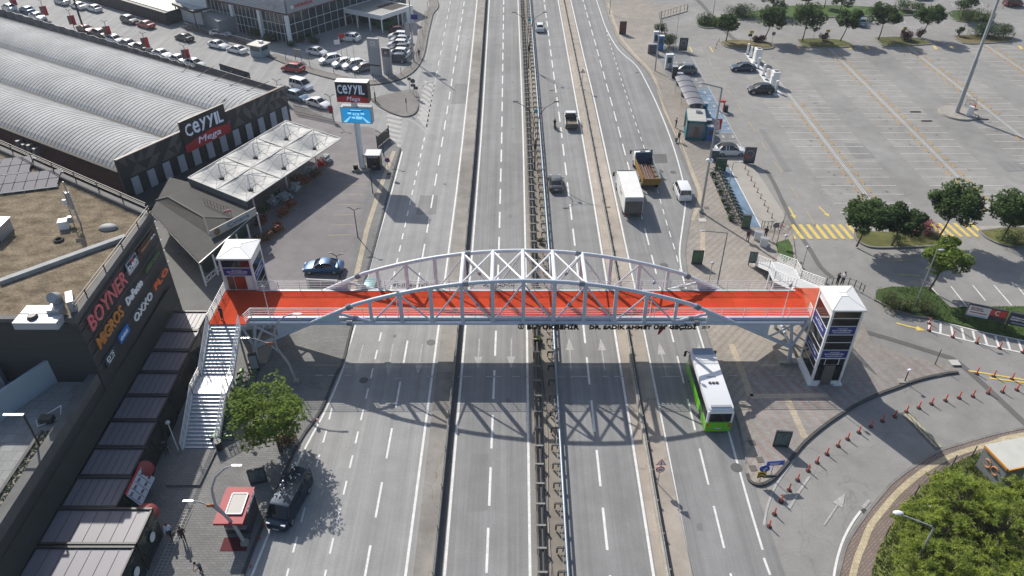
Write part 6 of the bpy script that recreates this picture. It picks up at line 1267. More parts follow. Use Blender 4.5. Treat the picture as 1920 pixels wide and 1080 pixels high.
# ------------------------------------------------------------------ people
def person(label, px, py, z, rz, shirt, legs, hair=(.02, .015, .012), pose='stand', skin=(.32, .19, .13), at=None, hold=None, h=1.74, cat='person'):
    x, y = at if at else P(px, py, z)
    t = thing('person', label, cat, (x, y, z), rz); k = h / 1.74
    J = {'pel': (0, 0, .94), 'wai': (0, 0, 1.1), 'che': (.0, 0, 1.34), 'nec': (.01, 0, 1.49), 'hea': (.03, 0, 1.60), 'top': (.02, 0, 1.70)}
    if pose == 'walk': lg = {1: ((.20, .09, .50), (.02 + .2, .09, .07), (.36, .09, .04)), -1: ((.06, -.09, .50), (-.30, -.09, .14), (-.2, -.09, .03))}; ar = {1: ((-.10, .22, 1.12), (-.12, .24, .86)), -1: ((.08, -.22, 1.12), (.26, -.22, .93))}
    elif pose == 'hold': lg = {s: ((.03, s * .10, .50), (0, s * .11, .08), (.16, s * .12, .03)) for s in (-1, 1)}; ar = {s: ((.02, s * .23, 1.14), (.25, s * .12, 1.16)) for s in (-1, 1)}
    elif pose == 'lean': 
        lg = {s: ((.02, s * .10, .50), (-.02, s * .12, .08), (.14, s * .13, .03)) for s in (-1, 1)}; ar = {s: ((.22, s * .22, 1.08), (.40, s * .12, .92)) for s in (-1, 1)}; J.update({'wai': (.04, 0, 1.1), 'che': (.14, 0, 1.30), 'nec': (.2, 0, 1.42), 'hea': (.26, 0, 1.50), 'top': (.29, 0, 1.60)})
    else: lg = {s: ((.02, s * .10, .50), (-.01, s * .11, .08), (.15, s * .13, .03)) for s in (-1, 1)}; ar = {s: ((-.01, s * .25, 1.14), (.05, s * .26, .88)) for s in (-1, 1)}
    V = []; E_ = []; Rr = []
    def av(p, r, link=None):
        V.append(tuple(q * k for q in p)); Rr.append(r * k)
        if link is not None: E_.append((link, len(V) - 1))
        return len(V) - 1
    pel = av(J['pel'], .145); wai = av(J['wai'], .13, pel); che = av(J['che'], .155, wai); nec = av(J['nec'], .06, che); hea = av(J['hea'], .095, nec); top = av(J['top'], .075, hea)
    cx = J['che'][0]; czv = J['che'][2]
    for s in (-1, 1):
        hp_ = av((0, s * .09, .88), .10, pel); kn = av(lg[s][0], .068, hp_); an = av(lg[s][1], .042, kn); av(lg[s][2], .04, an)
        sh = av((cx, s * .17, czv + .07), .065, che); el = av(ar[s][0], .044, sh); av(ar[s][1], .032, el)
    me = bpy.data.meshes.new('sk'); me.from_pydata(V, E_, []); o = bpy.data.objects.new('sk', me); COL.objects.link(o)
    sk = o.modifiers.new('s', 'SKIN'); o.modifiers.new('u', 'SUBSURF').levels = 1
    for i, r in enumerate(Rr): me.skin_vertices[0].data[i].radius = (r, r * (1.25 if i in (0, 1, 2) else 1)); me.skin_vertices[0].data[i].use_root = (i == 0)
    bpy.context.view_layer.update(); nm = bpy.data.meshes.new_from_object(o.evaluated_get(bpy.context.evaluated_depsgraph_get())); bpy.data.objects.remove(o)
    key = ''.join('%02x' % int(q * 255) for q in (*shirt, *legs))
    sm = mat('cloth ' + key[:6], shirt, .8); lm = mat('cloth ' + key[6:], legs, .85); km = mat('skin', skin, .6); fm = mat('shoe', (.03, .03, .03), .6)
    nm.materials.clear(); [nm.materials.append(q) for q in (sm, lm, km, fm)]
    for f in nm.polygons:
        c = f.center / k; f.use_smooth = True; f.material_index = 3 if c.z < .1 else (1 if c.z < .95 and abs(c.y) < .2 and not (c.x > .3) else (2 if c.z > 1.46 + (-.08 if pose == 'lean' else 0) or (abs(c.y) > .2 and c.z < .98) or (pose in ('hold', 'lean') and c.x > .2 and c.z < 1.25) else 0))
    nm.name = 'body'; bo = bpy.data.objects.new('body', nm); COL.objects.link(bo); bo.parent = t; MW[bo] = MW[t]
    hx, _, hz = J['hea']; MB().ball(((hx - .015) * k, 0, (hz + .045) * k), .105 * k, .095 * k, .10 * k, 10, 6).build('hair', mat('hair %02x' % int(hair[0] * 255), hair, .9), t, smooth=True)
    f = MB(); f.ball(((hx + .10) * k, 0, (hz - .005) * k), .018, .013, .022, 6, 4); f.ball(((hx + .02) * k, .09 * k, hz * k), .02, .012, .03, 6, 4); f.ball(((hx + .02) * k, -.09 * k, hz * k), .02, .012, .03, 6, 4); f.build('face', km, t)
    for s in (-1, 1):
        e, w_ = Vector(ar[s][0]) * k, Vector(ar[s][1]) * k; d = (w_ - e).normalized(); sd = d.cross(Vector((1, 0, .2))).normalized(); hd = MB(); hd.tube([w_ - d * .01, w_ + d * .045, w_ + d * .085], [.028, .04, .034], 8)
        for q, (off, ln) in enumerate(((-.028, .06), (-.01, .075), (.01, .07), (.027, .055))): a_ = w_ + d * .08 + sd * off; hd.tube([a_, a_ + d * ln * .6, a_ + d * ln + Vector((.012, 0, -.004))], [.0095, .009, .007], 5)
        hd.tube([w_ + d * .03 + sd * .03, w_ + d * .06 + sd * .055, w_ + d * .085 + sd * .06], [.011, .01, .008], 5); hd.build('hand', km, t, smooth=True)
    return t
dk = (.02, .02, .024); jean = (.05, .07, .12)
person('person in a black jacket looking down at the top of the left stairs', 417, 606, DZ, R(-120), dk, dk, pose='hold', at=(-27.2, 55.6))
person('person with a white shirt and dark bag walking on the lower left pavement', 321, 1008, .12, R(-70), (.55, .62, .75), dk, pose='walk')
person('person dressed all in black walking beside the drain grate', 346, 1014, .12, R(-60), dk, dk, pose='walk')
person('person in a blue grey jacket walking at the bottom edge of the photo', 379, 1074, .12, R(-120), (.10, .13, .20), dk, pose='lean')
person('person in a dark blue coat beside the foot of the staircase', 314, 851, .12, R(-80), (.03, .045, .07), dk, pose='stand')
person('person in dark clothes standing alone on the plaza by the white cabinets', 1401, 452, .12, R(-100), (.10, .03, .03), dk, pose='walk')
person('person in black standing behind the two white cabinets', 1434, 447, .12, R(60), dk, dk, pose='hold')
person('person in a black outfit behind the tower roof, the left of two', 1568, 535, .12, R(20), dk, dk, pose='hold')
person('person in a white top behind the tower roof, the right of two', 1579, 533, .12, R(200), (.6, .6, .62), dk, pose='hold')
person('person in dark clothes waiting upright near the bus shelter', 1267, 240, .12, R(150), dk, dk, pose='hold')
person('person in black pulling a suitcase on the right pavement', 1272, 266, .12, R(100), dk, dk, pose='walk')
person('person in a red top leaning at the black ring frame', 1398, 306, .12, R(-90), (.5, .03, .03), dk, pose='lean')
person('person walking on the kerbside path by the display cars', 786, 108, .125, R(-95), (.10, .09, .09), jean, pose='walk')
a = P(1267, 266, .12); t = thing('suitcase', 'black suitcase held by the person on the right pavement', 'suitcase', (*a, .12)); MB().box((0, 0, .35), (.25, .4, .6)).build('case', char_m, t, bevel=.03); MB().tube([(0, -.1, .6), (0, -.1, .95), (0, .1, .95), (0, .1, .6)], .012).build('handle', galv, t)
a = P(326, 1004, .5); t = thing('shoulder_bag', 'black bag hanging beside the person in the white shirt', 'bag', (a[0], a[1], .55)); MB().box((0, 0, .15), (.12, .3, .28)).build('pouch', char_m, t); MB().tube([(0, -.12, .28), (0, 0, .55), (0, .12, .28)], .012).build('strap', char_m, t)
# motorcycle with rider
x, y = P(1040, 236, .3); t = thing('motorcycle', 'dark scooter driving away left of the pickup', 'motorcycle', (x, y, 0), R(90)); ty, ri = M_('mc', lambda: wheel_meshes(.28, .12))
for q in (.62, -.62): o = place_mesh('wheel', ty, t, (q, 0, .28)); place_mesh('rim', ri, o)
MB().loft([[(x_, -w_, z0_), (x_, -w_, z1_), (x_, w_, z1_), (x_, w_, z0_)] for x_, w_, z0_, z1_ in ((-.85, .08, .6, .8), (-.6, .15, .4, .85), (-.1, .14, .35, .8), (.2, .1, .3, .45), (.45, .12, .4, 1.0), (.6, .08, .6, .95))]).build('body', plast, t, smooth=True); MB().tube([(.45, -.33, 1.05), (.5, 0, 1.0), (.45, .33, 1.05)], .02).build('handlebar', galv, t); MB().box((-.9, 0, .75), (.08, .2, .1)).build('tail_light', tail_m, t); MB().box((-.4, 0, .87), (.6, .26, .08)).build('seat', plast, t)
r = person('rider in black with helmet sitting on the scooter', 0, 0, 0, R(90), dk, dk, pose='hold', at=(x, y - .28)); r.location.z = -.10; r['label'] = 'person in black with a helmet riding the scooter away from the camera'
# ------------------------------------------------------------------ bollards and posts
def bollard_proto():
    t = thing('bollard', 'x', 'bollard', (0, 0, 0), 0, 'orange bollards along the ramp'); MB().tube([(0, 0, 0), (0, 0, .05), (0, 0, .06)], [.2, .2, .08], 12).build('base', plast, t); MB().tube([(0, 0, .05), (0, 0, .82)], [.07, .045], 8).build('post', orange_m, t)
    for z in (.42, .62): MB().tube([(0, 0, z), (0, 0, z + .07)], .062, 8).build('band', mat('reflective band', (.6, .2, .12), .4), t)
    return t
B0 = None
ramp = [(220, 738), (255, 655), (300, 572), (353, 495), (410, 428), (480, 365), (540, 310), (605, 255), (680, 200), (743, 155), (818, 110), (898, 72), (975, 35)]
bl = [(1380 + a / 3.556, 780 + b / 3.556) for a, b in ramp] + [(1440 + a / 4, 560 + b / 4) for a, b in ((950, 885), (1037, 850), (1130, 820), (1225, 790), (1330, 765), (1432, 745), (1535, 733), (1650, 710), (1757, 700), (1865, 685))]
def put(pxs, labs, grp):
    global B0
    for i, (px, py) in enumerate(pxs):
        a = P(px, py); lab = labs(i)
        if B0 is None: B0 = bollard_proto(); B0.location = (*a, 0); B0['label'] = lab; B0['group'] = grp
        else: dup(B0, (*a, 0), 0, lab, grp)
cnt = ['first', 'second', 'third', 'fourth', 'fifth', 'sixth', 'seventh', 'eighth', 'ninth', 'tenth', 'eleventh', 'twelfth', 'thirteenth', 'fourteenth', 'fifteenth', 'sixteenth', 'seventeenth', 'eighteenth', 'nineteenth', 'twentieth', 'twenty first', 'twenty second', 'twenty third', 'twenty fourth']
put(bl, lambda i: f'orange bollard on the curved ramp line, {cnt[i]} counted from the bottom of the photo', 'orange bollards along the curved ramp')
put([(1831, 701), (1863, 706), (1897, 711)], lambda i: f'orange bollard on the double yellow line at the right edge, {cnt[i]} from the left', 'orange bollards on the double yellow line')
put([(1742, 607), (1742, 620), (1786, 632), (1831, 643), (1874, 653), (1917, 661)], lambda i: f'orange bollard at the white ladder marking, {cnt[i]} from the left', 'orange bollards at the white ladder marking')
for o in list(bpy.data.objects):
    if o.get('group') == 'orange bollards at the white ladder marking': pass
def rb_proto():
    t = thing('bollard', 'x', 'bollard', (0, 0, 0), 0, 'g'); MB().tube([(0, 0, 0), (0, 0, .75)], .05, 8).build('post', mat('dark red post', (.30, .03, .02), .5), t); MB().tube([(0, 0, .55), (0, 0, .65)], .055, 8).build('band', white_m, t); MB().box((0, 0, .02), (.2, .2, .04)).build('foot', plast, t); return t
R0 = rb_proto(); q = [(1397, 317), (1402, 328), (1408, 339), (1414, 350), (1420, 361), (1426, 372), (1433, 385), (1439, 397), (1447, 409)]
for i, (px, py) in enumerate(q):
    lab = f'red post in the zigzag row beside the concrete apron, {cnt[i]} from the top'; a = P(px, py, .12)
    if i == 0: R0.location = (*a, .12); R0['label'] = lab; R0['group'] = 'red posts beside the concrete apron'
    else: dup(R0, (*a, .12), 0, lab, 'red posts beside the concrete apron')
for px, py, lab in ((1344, 84, 'red post left of the charging area, the nearest of three'), (1342, 91, 'red post left of the charging area, the lowest of three'), (1348, 78, 'red post left of the charging area, the farthest of three')): dup(R0, (*P(px, py), 0), 0, lab, 'red posts left of the charging area')
# wheel stops
RN_ = {47.5: 'leftmost', 62.3: 'second', 78.2: 'third', 94: 'fourth', 109.8: 'rightmost'}
W0 = tag(MB().loft([[(x_, -.07, 0), (x_, -.045, .1), (x_, .045, .1), (x_, .07, 0)] for x_ in (-.85, .85)]).build('wheel_stop', mat('wheel stop ochre', (.40, .24, .07), .7, var=.3, scale=.5)), 'x', 'wheel stop', 'ochre wheel stops along the car park rows'); first = True; nw = 0
for xr, y0, y1 in rows:
    y = y0 + 1.5 + 1.21
    while y < y1 - .5:
        for s_ in (-1, 1):
            if (47 < xr < 48 and y > 121 ) or (xr > 62 and xr < 95 and math.hypot(xr + s_ * .62 - 75, y - 113) < 5) or random.random() < .04: continue
            o = W0 if first else W0.copy()
            if not first: COL.objects.link(o)
            first = False; o.location = (xr + s_ * .85, y, .005); o.rotation_euler = (0, 0, R(90) + random.uniform(-.03, .03)); o['label'] = f'ochre wheel stop, {"left" if s_ < 0 else "right"} side of {RN_[xr]} car park row, {ORD(int((y - y0) / 2.42) + 1)} from near end'; nw += 1
        y += 2.42
# ------------------------------------------------------------------ trees and shrubs
def leaf_mat(name, col, tr=.3, var=.35):
    if name in MATS: return MATS[name]
    m = bpy.data.materials.new(name); m.use_nodes = True; n = m.node_tree; b = n.nodes['Principled BSDF']; out = n.nodes['Material Output']; K = n.links.new
    g = n.nodes.new('ShaderNodeNewGeometry'); z = n.nodes.new('ShaderNodeTexNoise'); z.inputs['Scale'].default_value = .9; z.inputs['Detail'].default_value = 5; K(g.outputs['Position'], z.inputs['Vector'])
    r = n.nodes.new('ShaderNodeValToRGB'); e = r.color_ramp.elements; e[0].position = .32; e[1].position = .68
    e[0].color = (*[c * (1 - var) for c in col], 1); e[1].color = (col[0] * (1 + var * 1.5), col[1] * (1 + var), col[2] * (1 + var * .4), 1); K(z.outputs[0], r.inputs[0])
    K(r.outputs[0], b.inputs['Base Color']); b.inputs['Roughness'].default_value = .7; b.inputs['Specular IOR Level'].default_value = .12
    t = n.nodes.new('ShaderNodeBsdfTranslucent'); K(r.outputs[0], t.inputs[0]); mx = n.nodes.new('ShaderNodeMixShader'); mx.inputs[0].default_value = tr
    K(b.outputs[0], mx.inputs[1]); K(t.outputs[0], mx.inputs[2]); K(mx.outputs[0], out.inputs[0]); MATS[name] = m; return m
bark = mat('bark', (.075, .058, .045), .95, var=.3, scale=.3)
def leaves(mb, c, r, n, s, rnd, flat=.8):
    for _ in range(n):
        th = rnd.uniform(0, 6.283); ph = math.acos(rnd.uniform(-1, 1)); rr = r * rnd.uniform(.35, 1) ** .45
        p = Vector((c[0] + rr * sin(ph) * cos(th), c[1] + rr * sin(ph) * sin(th), c[2] + rr * cos(ph) * flat))
        a = Vector((rnd.uniform(-1, 1), rnd.uniform(-1, 1), rnd.uniform(-.5, .5))).normalized(); b = a.cross(Vector((rnd.uniform(-.6, .6), rnd.uniform(-.6, .6), 1))).normalized(); q = s * rnd.uniform(.6, 1.25)
        mb.add([p - a * q, p + b * q * .5, p + a * q, p - b * q * .5], [(0, 1, 2, 3)])
def tree(label, x, y, z, h, cr, seed, m, name='street_tree', leaf=.17, clumps=42, per=70, trunk_r=.13, stems=1, crown_z=.62, lean=(0, 0), group=None, flat=.75, cat='tree', gap=.0):
    rnd = random.Random(seed); t = thing(name, label, cat, (x, y, z), 0, group)
    tb = MB(); cm = MB(); cz_ = h * crown_z
    for s in range(stems):
        o = Vector((rnd.uniform(-.2, .2) * (stems > 1), rnd.uniform(-.2, .2) * (stems > 1), 0)); tp = Vector((lean[0], lean[1], cz_)) + o * 3
        tb.tube([o, o + tp * .4 + Vector((.06, -.04, 0)), tp], [trunk_r, trunk_r * .75, trunk_r * .45], 8)
    pts = []
    for i in range(clumps):
        th = rnd.uniform(0, 6.283); u = rnd.uniform(-1, 1); rr = cr * rnd.uniform(.25, 1) ** .5 * rnd.uniform(.8, 1.12); sq = math.sqrt(1 - u * u * .85)
        c = Vector((lean[0] * 1.1 + rr * sq * cos(th), lean[1] * 1.1 + rr * sq * sin(th), cz_ + .15 * h + rr * u * flat * .8)); pts.append(c)
        if c.z < cz_ * .55: c.z = cz_ * .6
        leaves(cm, c, cr * rnd.uniform(.2, .36), int(per * 1.5 * rnd.uniform(.6, 1.2)), leaf, rnd)
    for c in pts[::3]: st_ = Vector((lean[0] * .7, lean[1] * .7, cz_ * .75)); tb.tube([st_, st_ + (c - st_) * .55 + Vector((0, 0, .15)), c], [trunk_r * .42, trunk_r * .25, .015], 5)
    tb.build('trunk', bark, t, smooth=True); cm.build('crown', m, t); return t
def shrub(label, x, y, z, r, h, seed, m, n=420, leaf=.12, name='shrub', group=None, hx=1.0):
    rnd = random.Random(seed); t = thing(name, label, 'shrub', (x, y, z), 0, group); cm = MB(); tb = MB(); n = int(n * (1.9 if r > 1.3 else 1))
    for i in range(9):
        c = Vector((rnd.uniform(-.6, .6) * r * hx, rnd.uniform(-.6, .6) * r, h * rnd.uniform(.3, .75))); leaves(cm, c, r * rnd.uniform(.4, .6), int(n * 1.9) // 9, leaf * .85, rnd, .9); tb.tube([(c.x * .2, c.y * .2, 0), c], [.03, .01], 4)
    tb.build('stems', bark, t); cm.build('foliage', m, t); return t
lf_mid = leaf_mat('street tree leaf', (.066, .12, .038)); lf_yel = leaf_mat('yellow green leaf', (.14, .215, .045), .4); lf_dk = leaf_mat('dark leaf', (.045, .085, .03), .2); lf_pine = leaf_mat('pine needle', (.30, .40, .10), .5, .35); lf_ol = leaf_mat('olive bush leaf', (.08, .105, .045), .25); lf_pur = leaf_mat('purple bush leaf', (.05, .02, .03), .2); lf_pink = leaf_mat('pink blossom', (.24, .08, .11), .3)  # yellow green leaf colour for the two brighter trees
a = P(520, 858, .12); tree('large leafy green tree beside the foot of the white staircase', a[0] + .1, a[1] + .8, .12, 6.6, 3.15, 11, lf_yel, leaf=.17, clumps=62, per=80, trunk_r=.2, crown_z=.48, flat=.95, lean=(-.2, -.1))
g_ = 'trees along the near edge of the car park'
for i, (px, py, tp, cr, ln, lab, m) in enumerate(((1606, 462, 385, 2.6, (.3, 0), 'dense round tree at the left end of the planted island by the yellow crossing', lf_mid), (1672, 460, 395, 2.3, (.2, 0), 'dark dense tree right behind the left one on the planted island', lf_dk), (1757, 449, 358, 3.1, (.7, 0), 'wide spreading tree on the right end of the planted island', lf_mid), (1878, 450, 370, 3.0, (.2, 0), 'wide tree cut by the right edge above the shaded road', lf_mid), (1742, 543, 458, 2.5, (.5, 0), 'bright open crowned tree beside the leaning lamp post on the lawn', lf_yel))):
    a = P(px, py, .15); H_ = HT(px, py, tp, .15); tree(lab, a[0], a[1], .15, H_, cr * .95, 20 + i, m, leaf=.2, clumps=62 if i != 4 else 34, per=95, trunk_r=.13, crown_z=.6, lean=ln, group=g_, flat=.75)
g_ = 'small trees along the far islands of the car park'
for i, (px, py, tp, cr, lab) in enumerate(((1361, 77, 31, 2.0, 'leftmost small tree on the dry island near the charging posts'), (1432, 75, 20, 2.7, 'leaning tree at the right end of the dry island near the charging posts'), (1504, 77, 13, 3.2, 'broadest tree of the far row, on the left end of its island'), (1575, 77, 20, 2.3, 'slim tree before the blue grey car at the far row'), (1647, 74, 12, 2.9, 'round tree left of two purple bushes on the far island'), (1725, 70, 16, 2.7, 'flat topped tree beside the purple bushes'))):
    a = P(px, py, .15); tree(lab, a[0], a[1], .15, HT(px, py, tp, .15), cr * 1.05, 40 + i, lf_mid, leaf=.24, clumps=44, per=75, trunk_r=.14, crown_z=.6, lean=((.9, 0) if i in (1, 3, 5) else (.1, 0)), group=g_)
for i, (px, py, tp, cr, lab) in enumerate(((1448, 30, -4, 2.6, 'dark conifer shaped tree behind the clipped hedge'), (1508, 16, -12, 1.6, 'thin young tree at the top edge left of the pair'), (1573, 28, -10, 2.6, 'tree on the lawn cut by the top edge of the photo'), (1545, 14, -14, 1.6, 'twin stemmed young tree at the top edge'), (1800, 38, -10, 2.7, 'light loose tree near the top right hedge'))):
    a = P(px, py, .15); tree(lab, a[0], a[1], .15, max(3.5, HT(px, py, tp, .15)), cr, 60 + i, lf_dk if i == 0 else lf_mid, leaf=.24, clumps=28, per=50, trunk_r=.13, crown_z=.5 if i == 0 else .65, group='trees at the top edge beyond the car park', flat=1.1 if i == 0 else .75)
SHR = [(1237, 62, 1.4, 2.2, lf_dk, 'dark green shrub at the fence corner of the plaza, the upper one'), (1254, 88, 1.9, 2.6, lf_dk, 'large dark green shrub above the charging bays'), (1325, 45, 2.2, 2.0, lf_dk, 'dark shrub at the left tip of the long lawn'), (1345, 50, 1.5, 1.6, lf_dk, 'smaller dark shrub beside the left tip of the long lawn'), (1395, 30, 2.6, 2.2, lf_dk, 'clipped dark hedge on the long lawn'), (1378, 30, 2.3, 2.0, lf_dk, 'left part of the clipped hedge on the long lawn'),
 (1418, 78, .9, 1.2, lf_pur, 'small purple bush on the dry island, left of two'), (1430, 78, .9, 1.2, lf_pur, 'small purple bush on the dry island, right of two'), (1543, 76, 1.0, 1.3, lf_pur, 'purple bush below the sign on the second island'), (1698, 75, 1.4, 2.2, lf_pur, 'larger purple bush on the third island'), (1722, 70, 1.2, 1.8, lf_pur, 'purple bush under the flat topped tree'),
 (1797, 67, .9, 2.0, lf_dk, 'slim green bush on the right island'), (1835, 68, 2.4, 2.2, lf_dk, 'left bush of the dark clump on the right island'), (1858, 70, 2.6, 2.2, lf_dk, 'middle bush of the dark clump on the right island'), (1880, 68, 2.0, 2.3, lf_ol, 'right bush of the dark clump on the right island'), (1694, 20, 2.0, 2.3, lf_mid, 'round clipped bush on the long lawn, the larger'), (1720, 20, 1.7, 1.8, lf_mid, 'round clipped bush on the long lawn, the smaller'), (1815, 38, 2.4, 2.2, lf_ol, 'hedge bush left of the tall mast at the top'), (1840, 38, 2.4, 2.2, lf_ol, 'hedge bush nearest the tall mast at the top'),
 (1662, 570, 1.2, 1.5, lf_ol, 'olive green bush at the left tip of the lawn island'), (1677, 578, 1.1, 1.2, lf_ol, 'olive green bush second from the lawn tip'), (1704, 583, 1.1, 1.3, lf_ol, 'olive green bush left of the leaning lamp post'), (1732, 585, 1.1, 1.3, lf_ol, 'olive green bush right of the leaning lamp post'), (1712, 440, 1.3, 1.6, lf_pink, 'pink flowering oleander left one on the planted island'), (1732, 437, 1.5, 1.9, lf_pink, 'pink flowering oleander right one on the planted island'), (1895, 455, 1.8, 1.5, lf_dk, 'dark bush below the tree at the right edge'), (1685, 455, 1.2, 1.6, lf_dk, 'dark bush under the dense tree on the planted island'), (540, 828, 1.0, .9, leaf_mat('dry bush leaf', (.13, .10, .06), .2), 'dry brown bush at the kerb under the large tree'),
 (590, 80, 1.3, 1.2, lf_dk, 'dark shrub in front of the showroom glass, right wing'), (480, 70, 1.5, 2.0, lf_dk, 'dark shrub before the showroom beside the white unit'), (510, 78, 1.5, 1.6, lf_dk, 'dark shrub at the showroom corner column'), (1009, 640, .5, .8, lf_ol, 'small weed bush growing in the median below the bridge'), (1014, 455, .4, .6, lf_ol, 'small weed bush growing in the median above the bridge')]
for i, (px, py, r, h_, m, lab) in enumerate(SHR):
    a = P(px, py, .13); shrub(lab, a[0], a[1], .13, r, h_, 100 + i, m, leaf=.17 if py < 200 else .12, n=520 if r > 1.8 else 380)
for i in range(13):
    a = P(552 - 3 + i * 8, 86 - i * 4.2, .13)
    if i % 2 == 0: shrub(f'low green bush in the planting strip along the showroom glass, {cnt[i // 2]} from the corner', a[0], a[1], .13, 1.1, .9, 160 + i, lf_mid, n=200, leaf=.17, group='low bushes along the showroom glass')
# pines bottom right
rnd = random.Random(5)
pines = [(1725, 985, 3.6, 2.1), (1775, 1015, 4.2, 2.5), (1715, 1060, 3.8, 2.3), (1825, 965, 4.8, 2.9), (1890, 990, 5.4, 2.9), (1805, 925, 2.6, 1.9), (1865, 955, 3.8, 2.4), (1935, 960, 4.4, 2.5), (1790, 1080, 4.5, 2.6), (1870, 1085, 4.8, 3.0), (1950, 1040, 5.0, 2.9), (1730, 1120, 4.2, 2.6), (1960, 950, 4.6, 2.6)]
PL_ = ['bushy green pine at the upper left side beside the tactile paving', 'bushy green pine inside the left half', 'bushy green pine at the lower left end near the lamp', 'tall bushy pine in the middle', 'tallest bushy pine right of the middle', 'small low pine nearest to the white box', 'pine directly in front of the grey cabin', 'pine at the right edge just below the cabin', 'pine at the bottom edge right of the lamp', 'wide pine at the bottom edge farther right', 'wide pine at the lower right corner', 'pine below the lamp cut by the bottom edge', 'pine at the right edge between cabin and corner']
for i, (px, py, h_, cr) in enumerate(pines):
    a = P(px, py, h_ * .5); t = thing('pine_tree', PL_[i] + ' of the right grove', 'tree', (*a, .13), 0, 'pines in the bottom right grove'); tb = MB(); cm = MB(); r2 = random.Random(300 + i)
    lean = Vector((r2.uniform(-.9, .9), r2.uniform(-.9, .9), 0)); tb.tube([(0, 0, 0), Vector((0, 0, h_ * .35)) + lean * .3, Vector((0, 0, h_ * .7)) + lean], [.15, .11, .05], 7)
    for k in range(34):
        th = r2.uniform(0, 6.283); rr = cr * math.sqrt(r2.uniform(.03, 1)); zz = h_ * (.92 - .5 * (rr / cr) ** 1.6) + r2.uniform(-.45, .25); c = lean * .8 + Vector((rr * cos(th), rr * sin(th), zz)); b0 = Vector((0, 0, zz * .55)) + lean * .5
        tb.tube([b0, (b0 + c) * .5 + Vector((0, 0, .2)), c], [.055, .035, .012], 5)
        for q in range(9):
            cc = c + Vector((r2.gauss(0, .28), r2.gauss(0, .28), r2.gauss(0, .12)))
            for s_ in range(24):
                d = Vector((r2.gauss(0, 1), r2.gauss(0, 1), r2.gauss(.55, .6))).normalized(); L_ = r2.uniform(.16, .34); sd = d.cross(Vector((r2.uniform(-1, 1), r2.uniform(-1, 1), .3))).normalized() * .03
                cm.add([cc - sd, cc + sd, cc + d * L_ + sd * .4, cc + d * L_ - sd * .4], [(0, 1, 2, 3)])
    tb.build('trunk', mat('pale pine bark', (.14, .11, .085), .95), t); cm.build('crown', lf_pine, t)
# grass tufts on the lawns
def tufts(poly, n, z, m, s=.12, seed=1):
    r2 = random.Random(seed); b = MB(); xs = [p[0] for p in poly]; ys = [p[1] for p in poly]
    def inside(x, y):
        c = False; j = len(poly) - 1
        for i in range(len(poly)):
            if (poly[i][1] > y) != (poly[j][1] > y) and x < (poly[j][0] - poly[i][0]) * (y - poly[i][1]) / (poly[j][1] - poly[i][1]) + poly[i][0]: c = not c
            j = i
        return c
    k = 0
    while k < n:
        x, y = r2.uniform(min(xs), max(xs)), r2.uniform(min(ys), max(ys)); k += 1
        if not inside(x, y): continue
        for q in range(3): th = r2.uniform(0, 3.14); dx, dy = cos(th) * .03, sin(th) * .03; l = r2.uniform(.5, 1.3) * s; ox, oy = r2.uniform(-.08, .08), r2.uniform(-.08, .08); b.add([(x + ox - dx, y + oy - dy, z), (x + ox + dx, y + oy + dy, z), (x + ox + r2.uniform(-.06, .06), y + oy + r2.uniform(-.06, .06), z + l)], [(0, 1, 2)])
    return b
struct('grass', tufts([p for p in oi if p[0] < 44] + [(44, 28)], 14000, .13, lf_ol, .22), leaf_mat('grass blade', (.08, .12, .03), .3), kind='stuff')
struct('grass', tufts(medisl[2:13], 9000, .13, lf_mid, .12, 3), MATS['grass blade'], kind='stuff')
# ------------------------------------------------------------------ lamps, signs and small street furniture
def post(name, label, cat, base, top_y, r=.06, z=.12, m=galv, head=None, arm=None, h=None, group=None):
    a = P(*base, z); H_ = h or (HT(*base, top_y, z) - z); t = thing(name, label, cat, (*a, z), 0, group); MB().tube([(0, 0, 0), (0, 0, H_)], [r, r * .65], 8).build('pole', m, t)
    if arm: MB().tube([(0, 0, H_), (arm[0], arm[1], H_ + arm[2])], r * .55, 6).build('arm', m, t); MB().ball((arm[0], arm[1], H_ + arm[2]), .32, .16, .08).build('lamp_head', mat('lamp head grey', (.45, .46, .48), .4), t, smooth=True)
    if head == 'Y':
        for s_ in (-1, 1): MB().bar((0, 0, H_ - .02), (s_ * .62, -s_ * .1, H_ + .34), .07, .06).build('arm', m, t); MB().box((s_ * .66, -s_ * .1, H_ + .37), (.42, .2, .07)).build('lamp_head', m, t)
    if head == 'ball': MB().ball((0, 0, H_ + .05), .2, .2, .16).build('lamp_head', mat('lamp head grey', (.45, .46, .48), .4), t, smooth=True)
    return t
for bx_, ty_, lab in (((671, 445), 394, 'black twin armed lamp at the forecourt edge above the blue sedan'), ((699, 362), 316, 'black twin armed lamp beside the forecourt below the sign tower'), ((720, 293), 250, 'black twin armed lamp behind the black kiosk'), ((638, 522), 480, 'black twin armed lamp at the navy billboard by the arch'), ((522, 172), 152, 'black twin armed lamp at the far store corner'), ((625, 226), 181, 'black twin armed lamp with red flag left of the sign tower')):
    post('street_lamp', lab, 'street lamp', bx_, ty_, .07, m=lampg, head='Y', group='black twin armed lamps of the forecourt')
for i, (px, py) in enumerate(((88, 37), (140, 55), (206, 76), (277, 98), (353, 121), (30, 18))):
    t = post('street_lamp', f'dark twin armed lamp with red banner above the sheet fence, {("second", "third", "fourth", "fifth", "rightmost", "leftmost")[i]} along it', 'street lamp', (px, py), py - 35, .07, m=lampg, head='Y', group='banner lamps along the sheet fence', z=0)
    MB().box((.35, 0, 1.9), (.75, .05, 2.0), .5).build('banner', red_b, t); MB().box((-.4, 0, 1.9), (.6, .05, 1.8), .5).build('banner', mat('faded banner', (.22, .17, .15), .7), t)
